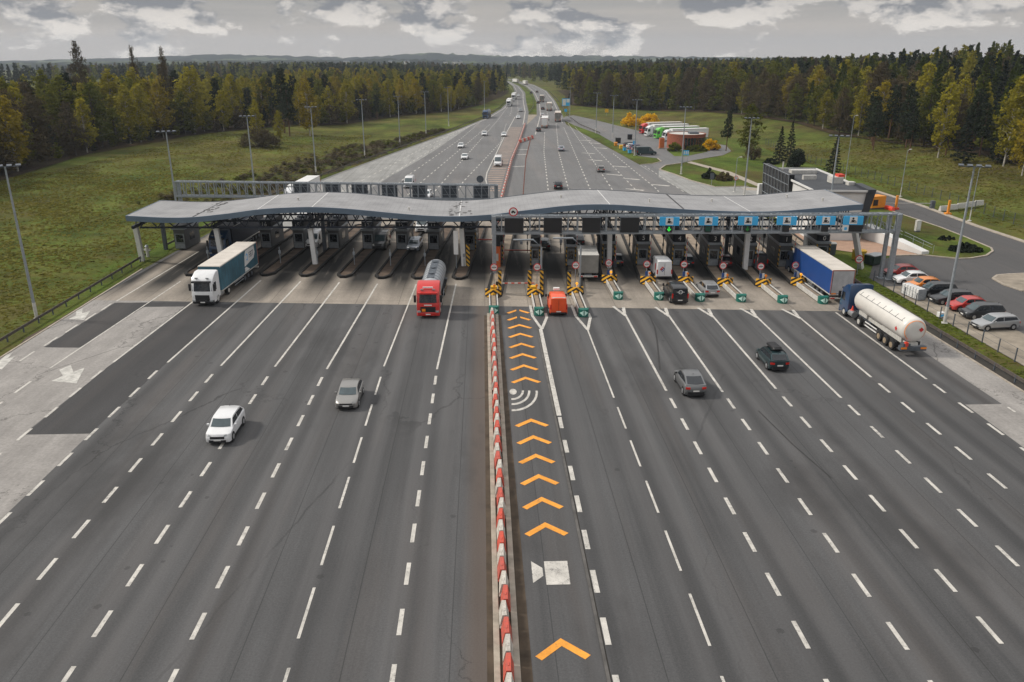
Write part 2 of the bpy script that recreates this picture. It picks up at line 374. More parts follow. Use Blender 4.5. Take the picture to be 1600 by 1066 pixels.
def stripemat(name, c1, c2, per, ang):
    """diagonal hazard stripes in object space (x, z)"""
    m, nt, b = newmat(name)
    tc = nt.nodes.new('ShaderNodeTexCoord'); sx = nt.nodes.new('ShaderNodeSeparateXYZ'); nt.links.new(tc.outputs['Object'], sx.inputs[0])
    ax = math_(nt, 'ABSOLUTE', sx.outputs[0]) if ang < 0 else sx.outputs[0]
    u = math_(nt, 'ADD', math_(nt, 'ADD', math_(nt, 'MULTIPLY', ax, 1.), math_(nt, 'MULTIPLY', sx.outputs[2], 1.0)), 100.)
    k = math_(nt, 'LESS_THAN', math_(nt, 'FRACT', math_(nt, 'DIVIDE', u, per)), .5)
    nt.links.new(mix(nt, k, c1, c2), b.inputs['Base Color']); b.inputs['Roughness'].default_value = .5
    return m
M['hazard'] = stripemat('hazard_stripes', (.62, .36, .03), (.015, .015, .016), .62, 1)
M['hazard_v'] = stripemat('hazard_chevrons', (.80, .42, .03), (.015, .015, .016), .56, -1)
def bandmat(name, c1, c2, per, axis):
    m, nt, b = newmat(name)
    tc = nt.nodes.new('ShaderNodeTexCoord'); sx = nt.nodes.new('ShaderNodeSeparateXYZ'); nt.links.new(tc.outputs['Object'], sx.inputs[0])
    k = math_(nt, 'LESS_THAN', math_(nt, 'FRACT', math_(nt, 'DIVIDE', math_(nt, 'ADD', sx.outputs[axis], 100), per)), .5)
    nt.links.new(mix(nt, k, c1, c2), b.inputs['Base Color']); b.inputs['Roughness'].default_value = .5
    return m
M['redwhite_z'] = bandmat('red_white_post', (.6, .5, .45), (.5, .06, .04), .8, 2)
M['redwhite_x'] = bandmat('red_white_boom', (.65, .6, .56), (.6, .10, .07), .8, 0)
# ------------------------------------------------------------------ terrain
def sstep(a, b, t):
    t = max(0., min(1., (t - a) / (b - a))); return t * t * (3 - 2 * t)
def hgt(x, y):
    h = 0.
    if x > 84:
        h += (4.2 * sstep(86, 125, x) + 8.5 * sstep(122, 250, x)) * sstep(60, 120, y) * (1 - .55 * sstep(330, 560, y))
    if x < -50:
        h += 1.2 * sstep(-52, -75, x) + .5 * sin(x * .05) * sin(y * .04) * sstep(-60, -90, x)
    if y > 1050: h -= 11 * sstep(1050, 1750, y)
    return h
def axis(core0, core1, step, far):
    a = list(np.arange(core0, core1 + .1, step))
    return far[0] + a + far[1]
gx = axis(-320, 320, 8, ([-7000, -4000, -2200, -1300, -800, -500, -400], [400, 500, 800, 1300, 2200, 4000, 7000]))
gy = axis(-40, 620, 10, ([-600, -200], [700, 850, 1000, 1300, 1700, 2300, 3200, 4500, 7000]))
g = MB()
for yy in gy:
    for xx in gx: g.v.append((float(xx), float(yy), hgt(xx, yy) - .06))
nx = len(gx)
for j in range(len(gy) - 1):
    for i in range(nx - 1):
        a = j * nx + i; g.f.append((a, a + 1, a + nx + 1, a + nx)); g.m.append(0)
tag(g.build('ground', M['grass'], smooth=60, fix=False), kind='structure')

def sheet(name, polys, z, m, kind='structure'):
    bm = bmesh.new()
    for p in polys:
        vs = [bm.verts.new((x, y, z)) for x, y in p]
        f = bm.faces.new(vs); f.normal_update()
        if f.normal.z < 0: f.normal_flip()
    bmesh.ops.triangulate(bm, faces=[f for f in bm.faces if len(f.verts) > 4])
    me = bpy.data.meshes.new(name); bm.to_mesh(me); bm.free(); me.materials.append(m)
    o = bpy.data.objects.new(name, me); COL.objects.link(o)
    return tag(o, kind=kind)
def rough(poly, amt, step=3.5, seed=4):
    rr = random.Random(seed); out = []
    for a, b in zip(poly, poly[1:] + poly[:1]):
        n = max(1, int(sqrt((b[0] - a[0]) ** 2 + (b[1] - a[1]) ** 2) / step))
        for k in range(n): t = k / n; out.append((a[0] + (b[0] - a[0]) * t + (rr.uniform(-amt, amt) if k else 0), a[1] + (b[1] - a[1]) * t + (rr.uniform(-amt, amt) if k else 0)))
    return out
def interp(pl, y):
    for (x0, y0), (x1, y1) in zip(pl, pl[1:]):
        if y0 <= y <= y1: return x0 + (x1 - x0) * (y - y0) / (y1 - y0)
    return pl[0][0] if y < pl[0][1] else pl[-1][0]
def between(l, r, ys): return [[(interp(l, a), a), (interp(r, a), a), (interp(r, b), b), (interp(l, b), b)] for a, b in zip(ys, ys[1:])]

LEFT = [(-46, 10), (-46, 105), (-44.6, 128), (-41.5, 165), (-36.1, 197), (-25.3, 249), (-9.8, 322), (1, 381), (10, 452), (20.5, 577), (26.3, 685), (29, 800), (28, 892), (16, 1050), (-10, 1250)]
MEDL = [(1.0, 10), (1.0, 120), (3.5, 163), (7.4, 221), (11.8, 272), (18, 352), (22.5, 425), (26.8, 535), (32.5, 654), (34.4, 796), (29.3, 980), (18, 1100), (0, 1250)]
MEDR = [(6.3, 10), (6.3, 120), (8.9, 167), (12.4, 224), (17.6, 288), (27.5, 401), (34.8, 516), (40.5, 654), (42.5, 800), (37, 980), (26, 1100), (8, 1250)]
RIGHT = [(45.8, 10), (45.8, 125), (46.7, 159), (42.8, 164), (41.5, 189), (41.3, 212), (39.8, 243), (37.2, 300), (35, 345), (38.2, 390), (46.9, 534), (53.0, 684), (51.9, 831), (46.5, 920), (35, 1050), (16, 1250)]
ys_near = [10, 30, 60, 90, 105, 128]
sheet('plaza_road', between(LEFT, RIGHT, ys_near + [132]), 0, M['asphalt'])
ys = [132, 145, 158.9, 159.1, 163, 167, 175, 189, 197, 212, 224, 243, 260, 275, 288, 300, 322, 345, 365, 381, 401, 425, 452, 480, 516, 550, 577, 620, 654, 685, 740, 796, 831, 870, 900, 940, 980, 1020, 1050, 1100, 1150, 1250]
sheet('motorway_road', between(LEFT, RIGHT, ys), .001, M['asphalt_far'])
ys2 = [y for y in ys if y >= 345]
sheet('motorway_median', between([(x + 1.2, y) for x, y in MEDL], [(x - 1.2, y) for x, y in MEDR], [405] + [y for y in ys2 if y > 405]), .02, M['lawn'])
sheet('median_gravel', [[(interp(MEDL, 405) + 1.2, 404.8), (interp(MEDR, 405) - .8, 404.8), (interp(MEDL, 340) + 1.5, 345)]], .006, M['beige'])
JOINT = [(-29, 132), (-23.2, 186), (-15.5, 240), (-11, 283.5), (-5, 337), (1, 381.1)]
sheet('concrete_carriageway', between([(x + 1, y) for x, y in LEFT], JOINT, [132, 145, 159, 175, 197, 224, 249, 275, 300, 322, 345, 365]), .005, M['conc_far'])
# toll apron and the concrete lanes
SK = lambda x, y0: y0 - .086 * x
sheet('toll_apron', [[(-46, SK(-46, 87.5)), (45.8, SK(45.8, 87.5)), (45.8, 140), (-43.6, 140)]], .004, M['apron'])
sheet('concrete_shoulder', [[(-46, 10), (-30.1, 10), (-30.1, 55.7), (-35.1, 55.7), (-34.4, 88.5), (-39.2, 88.5), (-39.2, 90.9), (-46, SK(-46, 87.5) - .02)],
    [(42.5, 58.6), (45.8, 58.6), (45.8, SK(45.8, 87.5) - .02), (42.5, SK(42.5, 87.5) - .02)], [(38.9, 10), (45.8, 10), (45.8, 58.6), (39.4, 58.6)]], .004, M['concrete'])
sheet('asphalt_patch', [rough([(-43.5, 75.3), (-39.9, 75.0), (-38.9, 90.3), (-43.0, 90.3)], .07, .8), [(-39.4, 88.6), (-34.2, 88.6), (-34.2, 90.2), (-39.0, 90.3)],
    rough([(-35.0, 55.75), (-30.05, 55.75), (-29.9, 68), (-29.2, 89.2), (-34.3, 89.5), (-34.9, 67)], .07, .8)], .008, M['asphalt_dark'])
sheet('verge', [[(46.5, 10), (49.7, 10), (49.7, 98), (56, 104), (56, 108.5), (46.6, 118)]], -.02, M['lawn'])
sheet('roadside_lawn', [rough([(-46.5, 40), (-58, 40), (-60, 90), (-56, 120), (-55, 150), (-47.5, 150), (-46.2, 128)], .5)], -.02, M['lawn'])
sheet('heathy_bank', [rough([(-47.5, 150), (-43.6, 168), (-38, 197), (-27.3, 249), (-12, 322), (-15, 325), (-33, 272), (-46, 238), (-55, 215), (-54, 175)], 1.3)], -.01, M['heath'])
sheet('verge_dirt', [[(-46.05, 10), (-48.6, 10), (-48.6, 100), (-46.05, 106)]], -.03, M['dirt'])
# drain and kerbs
k = MB(); k.box(45.8, 46.0, 10, 118, -.05, .06)
k.box(-46.2, -46.0, 10, 106, -.05, .06); tag(k.build('road_kerb', M['kerb']), kind='structure')
sheet('drain_ditch_shade', [rough([(46.0, 10), (47.6, 10), (47.6, 118), (46.0, 118)], .12, 2.)], -.005, M['ditch'])  # drain, its dark colour widened to paint the shadow under the guard rail
k = MB()
for x0, x1 in ((.22, .52), (1.14, 1.46)): k.box(x0, x1, 10, 84.5, 0, .1)
tag(k.build('median_kerb', M['kerb'], bevel=.02), kind='structure')
sheet('median_soil', [[(-.1, 10), (.22, 10), (.22, 84), (-.1, 84)], [(1.46, 10), (2.1, 10), (1.75, 84), (1.46, 84)], [(.52, 10), (1.14, 10), (1.14, 84), (.52, 84)]], .006, M['dirt'])
k = MB(); k.box(5.62, 6.0, 57.6, 79, 0, .035); tag(k.build('lane_edge_line', M['white_line']), kind='structure')
k = MB(); k.box(5.40, 5.56, 10, 79, 0, .05); tag(k.build('lane_edge_kerb', mat('grimy_kerb', (.10, .095, .09), .9, 0, .35, 1.)), kind='structure')
k = MB(); k.box(5.56, 5.62, 10, 79, 0, .012); tag(k.build('lane_edge_gutter', M['ditch']), kind='structure')

# ------------------------------------------------------------------ painted markings
ZM = .013
wl = MB()
def dash(mb, x, a, b, w=.24, x2=None, z=ZM):
    x2 = x if x2 is None else x2
    mb.quad((x - w / 2, a, z), (x + w / 2, a, z), (x2 + w / 2, b, z), (x2 - w / 2, b, z))
def dashes(x, y0, y1, on, per, w, ph=0.):
    y = y0 + ph
    while y < y1: dash(wl, x, y, min(y + on, y1), w); y += per
# left side: x, first solid point, top end (x, y)
for x, xs, ys_, xe, ye, ph in ((-14.6, -14.55, 68.4, -13.5, 97.5, .45), (-19.5, -19.45, 69.2, -18.4, 98.4, .8), (-24.62, -24.5, 69.6, -23.4, 99, 1.55), (-29.95, -29.75, 70.6, -28.6, 99.6, 2.6), (-35.0, -34.85, 70.8, -33.7, 99.8, 2.75)):
    dashes(x, 24, ys_ - 1, 2.0, 4.0, .24, ph)
    dash(wl, xs, ys_, ye, .2, xe)
dashes(-4.46, 24.4, 67, 2.0, 4.0, .24); dash(wl, -4.46, 68.0, 97, .18, -3.6)
dashes(-9.38, 26.34, 67.5, 4, 6, .16); dash(wl, -9.4, 68.9, 97, .16, -8.6)
for a, b in ((59.5, 62), (63.8, 66.4)): dash(wl, -40.1, a, b, .22)
dash(wl, -40.0, 69.5, 99.5, .16, -38.7)
for a in (71.5, 75.7, 79.7, 83.7, 87.3): dash(wl, -43.8 + (a - 71) * .033, a, a + 2.6, .2)
dash(wl, -43.1, 91, 116, .17, -41.9)
# right side
dashes(10.73, 25.1, 59.4, 4, 6, .15); dash(wl, 10.73, 61, 78.6, .15)
for x, y1, ph in ((15.45, 62.3, 2.75), (20.2, 61.9, 2.5), (25.0, 62.4, 2.75), (29.78, 60.3, .85), (34.4, 64.7, 1.25), (39.1, 64.1, 1.0)):
    dashes(x, 24, y1 - 1.2, 2.0, 4.0, .24, ph)
    dash(wl, x, y1, SK(x, 85.8) + 1.2, .22, x + .12)
dashes(42.6, 45, 58, 2, 4, .2)
# Y-shaped noses in front of the right-hand islands
for x, yb, ya in ((5.95, 79.0, 87.5), (10.73, 78.6, 87.3)):
    dash(wl, x, yb, ya - 4, .3, x - .72, ZM + .004); dash(wl, x - .72, ya - 4.02, ya, .3, x - .75); dash(wl, x, yb, ya - 4.5, .32, x + .82, ZM + .008); dash(wl, x + .82, ya - 4.52, ya - 3, .3, x + .8)
for x in (15.45, 20.2, 25.0, 29.78, 34.4):
    y = SK(x, 86.7); dash(wl, x + .08, y - 2.2, y + 1.4, .34, x - .75, ZM + .004); dash(wl, x + .1, y - 1.2, y + 1.0, .34, x + .35, ZM + .008)
# rumble line beside the electronic lane
for a in range(10, 58, 4):
    if a + 3.4 < 58: dash(wl, 5.82, a + 1.35, a + 3.35, .3)
# camera symbol and radio waves
wl.quad((3.16, 36.12, ZM), (4.46, 36.12, ZM), (4.5, 38.25, ZM), (3.17, 38.25, ZM))
wl.quad((2.44, 36.3, ZM), (3.04, 36.92, ZM), (3.04, 37.64, ZM), (2.44, 38.29, ZM))
cx, cy = 2.32, 62.57
wl.quad(*[(cx + .31 * cos(t * pi / 9), cy + .62 * sin(t * pi / 9), ZM) for t in range(18)])
for r in (1.05, 1.62, 2.3):
    for t in range(10):
        a0 = -1.62 + t * .158; a1 = a0 + .158; q = []
        for a, d in ((a0, -.1), (a0, .1), (a1, .1), (a1, -.1)): q.append((cx - .15 + (r + d) * cos(a) * .95, cy + .3 + (r + d) * sin(a) * 1.78, ZM))
        wl.quad(*q)
tag(wl.build('road_markings', M['white_line'], fix=False), kind='structure')
# straight arrows on the concrete lanes
ar = MB()
for pts in ([(-38.95, 69.1), (-38.5, 70.3), (-37.4, 68.5), (-36.9, 69.6), (-35.84, 65.77), (-38.3, 66.4), (-37.9, 67.6)],
            [(-46.0, 87.3), (-45.7, 88.2), (-44.9, 86.3), (-44.4, 87.2), (-43.57, 83.87), (-45.4, 84.3), (-45.2, 85.5)],
            [(-45.98, 73.2), (-45.7, 73.9), (-45.3, 72.2), (-44.95, 72.9), (-44.27, 69.4), (-45.7, 69.9), (-45.6, 71.2)]):
    ar.quad((pts[0][0], pts[0][1], ZM), (pts[1][0], pts[1][1], ZM), (pts[2][0], pts[2][1], ZM), (pts[6][0], pts[6][1], ZM))
    ar.quad((pts[3][0], pts[3][1], ZM), (pts[4][0], pts[4][1], ZM), (pts[5][0], pts[5][1], ZM), (pts[6][0], pts[6][1], ZM), (pts[2][0], pts[2][1], ZM))
tag(ar.build('lane_arrows', mat('arrow_paint', (.46, .45, .42), .8, 0, .35, 1.5), fix=False), kind='structure')
# orange chevrons
ch = MB()
for a in (31.9, 42.27, 45.27, 48.27, 51.25, 54.23, 57.17, 65.92, 68.93, 71.92, 74.85, 77.9, 80.75, 83.5, 86.0):
    xm = 3.53 + max(0, a - 70) * .011; w = 1.33; gp = .18 if a > 83 else 0
    for sgn in (-1, 1):
        ch.quad((xm + sgn * gp, a - gp * .4, ZM + .002), (xm + sgn * w, a - 1.22, ZM + .002), (xm + sgn * (w - .3), a - 1.5, ZM + .002), (xm + sgn * gp, a - .55 - gp * .4, ZM + .002))
tag(ch.build('orange_chevrons', M['orange_line'], fix=False), kind='structure')
# markings beyond the canopy
fl = MB()
def fdash(pl, y0, y1, on=2.4, per=5.2, w=.26):
    y = y0
    while y < y1: dash(fl, interp(pl, y), y, y + on, w, interp(pl, y + on), .012); y += per
for pl in ([(-22, 150), (-17.9, 196.5), (-7.2, 289), (-.5, 367)], [(-17, 150), (-13.9, 186), (2.9, 345)], [(-12, 150), (-9.2, 184), (6, 360), (15.3, 482)], [(-7.2, 145), (-4.6, 184), (5.9, 272), (10, 350)], [(-33, 150), (-18, 260), (-6, 330)], [(-28, 150), (-14, 265)]):
    fdash(pl, 150, pl[-1][1])
for pl in ([(11, 130), (13.9, 172), (18.2, 243), (23.2, 307)], [(15.6, 130), (18.3, 172), (22.6, 243), (31.4, 352)], [(20.3, 130), (23.1, 174), (32.5, 328)], [(25.3, 130), (27.8, 174), (36.5, 352)], [(30.5, 130), (32.7, 173), (37.2, 330)]):
    fdash(pl, 140, pl[-1][1])
fdash([(36, 150), (37.4, 174), (37.8, 205), (38.3, 240)], 152, 240, 2, 4)
fdash([(42.3, 168), (42.1, 215)], 168, 212, 2.2, 4.4, .2)
def solid(pl, y0, y1, w=.22, st=12):
    y = y0
    while y < y1: dash(fl, interp(pl, y), y, min(y + st, y1), w, interp(pl, min(y + st, y1)), .012); y += st
solid([(x - .6, y) for x, y in MEDL], 345, 1100, .3); solid([(x + .6, y) for x, y in MEDR], 300, 1100, .3)
solid([(x + 1.6, y) for x, y in LEFT], 300, 1050, .3); solid([(x - 1.4, y) for x, y in RIGHT], 352, 1050, .3)
for off in (4.2, 7.8):
    fdash([(x - off, y) for x, y in MEDL], 400, 1000, 4, 12, .3); fdash([(x + off, y) for x, y in MEDR], 400, 1000, 4, 12, .3)
solid([(.9, 175), (.9 - .5, 192), (7.5, 290), (15.4, 391)], 175, 391, .25)
for mx, my in ((32.5, 171), (31.6, 193.7), (30.9, 222.3), (31, 239), (35.4, 209), (39.3, 176.9), (34.5, 186.6), (36.7, 268), (34.8, 277), (36.7, 253)):
    fl.quad((mx - 1.9, my + 1.2, .012), (mx - 1.6, my + 1.6, .012), (mx + 2.1, my - .6, .012), (mx + 1.4, my - 1.5, .012))
for mx, my in ((9.2, 210), (11.2, 236.5), (12.2, 249.5)): fl.quad((mx - 1.6, my - .6, .012), (mx - 1.6, my, .012), (mx + 1.6, my + 1.2, .012), (mx + 1.6, my + .2, .012))
fl.build('motorway_markings', M['white_line'], fix=False); tag(bpy.data.objects['motorway_markings'], kind='structure')
pk = MB()
y = 170
while y < 330:
    x0 = interp([(.9, 170), (.6, 192), (7.5, 290), (12, 350)], y) + .4; x1 = interp(MEDL, y) - .5
    pk.quad((x0, y, .012), (x1, y, .012), (x1 + .06, y + 1.5, .012), (x0 + .06, y + 1.5, .012)); y += 3.2
tag(pk.build('faded_orange_bars', M['pink_line'], fix=False), kind='structure')

# ------------------------------------------------------------------ side roads, lot, rest area
sheet('parking_lot', [[(55.6, 60), (86, 60), (84.2, 100), (82.9, 117.4), (82.6, 130), (83, 141), (83.4, 150), (82.75, 169), (80, 195), (72, 196), (74.5, 170), (75.5, 141.8), (76.3, 129), (76.1, 121.5), (75.6, 114), (74.6, 112), (72, 109.3), (68.8, 107.8), (66.9, 107.6), (63, 110), (58.8, 109.7), (54, 106), (49.7, 98), (49.7, 94), (55.6, 94)]], .0, M['asphalt_side'])
sheet('parking_strip', [[(49.8, 55), (55.6, 55), (55.6, 94), (49.8, 94)]], .004, M['beige'])
sheet('lot_lawn', [[(62.9, 110.2), (66.9, 107.8), (68.8, 108), (72, 109.5), (74.5, 112.1), (75.4, 114), (75.9, 121.5), (76.1, 129), (75.3, 141.8), (74.3, 160), (62, 160), (62, 122)]], .10, M['lawn'])
k = MB()
pl = [(58.8, 109.7), (63, 110), (66.9, 107.6), (68.8, 107.8), (72, 109.3), (74.6, 112), (75.6, 114), (76.1, 121.5), (76.3, 129), (75.5, 141.8), (74.5, 160)]
for a, b in zip(pl, pl[1:]): k.bar((a[0], a[1], .06), (b[0], b[1], .06), .3, .14)
pl = [(84.2, 100), (82.9, 117.4), (82.6, 130), (83, 141), (83.4, 150), (82.75, 169), (80, 195)]
for a, b in zip(pl, pl[1:]): k.bar((a[0] + .5, a[1], .05), (b[0] + .5, b[1], .05), 1.0, .1)
pl = [(65.4, 97), (67, 98.6), (69, 99), (72, 99.4), (80, 99), (80, 92), (65.6, 91.2), (65.0, 94), (65.4, 97)]
for a, b in zip(pl, pl[1:]): k.bar((a[0], a[1], .06), (b[0], b[1], .06), .3, .14)
tag(k.build('lot_kerb', M['kerb']), kind='structure')
sheet('lot_island', [[(65.4, 97), (67, 98.6), (69, 99), (72, 99.4), (80, 99), (80, 92), (65.6, 91.2), (65.0, 94)]], .1, M['beige'])
sheet('forecourt', [[(47.2, 118), (56.4, 109.9), (62.9, 110.0), (59.4, 120.8), (59.4, 124), (47, 132)]], .02, M['brick_pave'])
sheet('lawn', [[(44.6, 203), (47.8, 211), (53.2, 215.6), (58, 217.5), (59.4, 200), (60.2, 175), (58.2, 174.5), (50.7, 174), (47.8, 183.6), (46.3, 194)],
               [(60, 222), (70, 232.8), (76, 243.5), (79, 259), (78, 268), (100, 300), (104, 250), (104, 172), (84, 172), (82, 198), (62, 198)],
               [(41.9, 213), (45, 214.2), (48.5, 219), (48.9, 226), (44.5, 232), (43.5, 256), (42.5, 300), (38, 340), (36.5, 372), (35.8, 345), (38, 300), (40.6, 243)]], -.03, M['lawn'])
sheet('rest_area_road', [[(41.4, 189), (44.5, 203.3), (47.8, 211.2), (53.2, 215.8), (58.4, 222.3), (69.6, 233.3), (75, 243.5), (78, 259.4), (76, 267), (72, 290), (60, 312), (50, 372), (44, 400), (39.3, 392), (36, 372), (38, 340), (42.6, 300), (43.6, 256), (44.6, 232), (48.9, 226), (48.5, 219), (45, 214), (41.5, 212.5)]], .003, M['asphalt_far'])
sheet('footpath', [[(54.9, 217), (56.6, 219), (61.4, 198), (62, 174), (60.3, 173.6), (59.2, 197)], [(56.0, 172.5), (62, 172.5), (62, 168.5), (56, 169.5)]], .008, M['kerb'])
sheet('exit_road', [[(41.1, 212.4), (44.4, 203), (46.3, 194), (47.7, 183.6), (50.7, 174), (57.5, 174.6), (61.5, 170), (50.5, 148.5), (49.5, 128), (46.4, 128), (46.8, 159), (42.9, 164), (41.5, 189)]], .0025, M['conc_far'])
k = MB(); pl = [(58.2, 174.5), (50.7, 174), (47.8, 183.6), (46.4, 194), (44.6, 203), (47.8, 211), (53.2, 215.6)]
for a, b in zip(pl, pl[1:]): k.bar((a[0], a[1], .05), (b[0], b[1], .05), .35, .14)
pl = [(48.9, 226), (48.5, 219), (45, 214.2), (41.6, 212.8)]
for a, b in zip(pl, pl[1:]): k.bar((a[0], a[1], .05), (b[0], b[1], .05), .3, .12)
tag(k.build('exit_kerb', M['kerb']), kind='structure')
sheet('roundel_lawn', [[(54.8, 231), (58, 230.5), (67, 241.5), (72, 254.5), (75, 266), (70, 262), (60, 246), (55.8, 244)]], .03, M['lawn'])

# skid marks and small patches on the asphalt
sk = MB()
def ribbon(pts, w, z=.009):
    for (x0, y0), (x1, y1) in zip(pts, pts[1:]):
        L = sqrt((x1 - x0) ** 2 + (y1 - y0) ** 2); nx_, ny_ = -(y1 - y0) / L * w / 2, (x1 - x0) / L * w / 2
        sk.quad((x0 - nx_, y0 - ny_, z), (x1 - nx_, y1 - ny_, z), (x1 + nx_, y1 + ny_, z), (x0 + nx_, y0 + ny_, z))
ribbon([(17.9, 86), (18.15, 83), (17.9, 79), (17.3, 75), (16.6, 71), (15.9, 67)], .16)
ribbon([(22.0, 58), (22.6, 52), (23.4, 47)], .12)
tag(sk.build('tyre_marks', mat('rubber_on_asphalt', (.034, .033, .033), .8, 0, .3, 1.), fix=False), kind='structure')
# ------------------------------------------------------------------ vehicles
CARS = {  # L, W, roof z, belt front y, roof front, roof rear, belt rear, hood front z, cowl z, belt rear z, tail z
    'hatch':  (4.25, 1.80, 1.48, 1.02, .22, -1.35, -1.95, .74, .96, 1.02, .92, .31),
    'suv':    (4.35, 1.84, 1.60, 1.12, .38, -1.58, -2.08, .84, 1.04, 1.10, 1.0, .345),
    'estate': (4.70, 1.82, 1.48, 1.05, .25, -1.85, -2.25, .72, .95, 1.02, .95, .32),
    'coupe':  (4.60, 1.85, 1.60, 1.10, .30, -1.05, -2.08, .84, 1.04, 1.14, 1.06, .36),
    'sedan':  (4.60, 1.80, 1.45, 1.05, .20, -1.00, -1.75, .72, .95, 1.0, .98, .32),
    'mpv':    (4.35, 1.78, 1.62, 1.45, .55, -1.75, -2.08, .80, 1.0, 1.04, .95, .32),
}
PROTO = {}
def wheel_set(parent, spots, r, w, rimmat, hub=.62, name='wheel'):
    """tyre mesh with the rim as its own piece; spots (x, y, side)"""
    key = (r, w, hub, rimmat.name)
    if key not in PROTO:
        a = MB(); a.tube([(-w / 2, 0, 0), (-w * .38, 0, 0), (w * .38, 0, 0), (w / 2, 0, 0)], [r * .9, r, r, r * .9], 20)
        b = MB(); b.tube([(w * .40, 0, 0), (w * .54, 0, 0)], [r * hub, r * hub * .93], 16)
        b.tube([(w * .54, 0, 0), (w * .6, 0, 0)], [r * .2, r * .16], 8)
        for k in range(5):
            t = 2 * pi * k / 5; b.bar((w * .55, cos(t) * r * .12, sin(t) * r * .12), (w * .55, cos(t) * r * hub * .9, sin(t) * r * hub * .9), .02, .07)
        ta = a.build('tyre_src', M['rubber'], smooth=40); tb = b.build('rim_src', rimmat, smooth=30)
        PROTO[key] = (ta.data, tb.data)
        bpy.data.objects.remove(ta); bpy.data.objects.remove(tb)
    for x, y, sd in spots:
        o = bpy.data.objects.new(name, PROTO[key][0]); COL.objects.link(o); o.parent = parent; o.location = (x, y, r)
        if sd < 0: o.rotation_euler = (0, 0, pi)
        q = bpy.data.objects.new('rim', PROTO[key][1]); COL.objects.link(q); q.parent = o

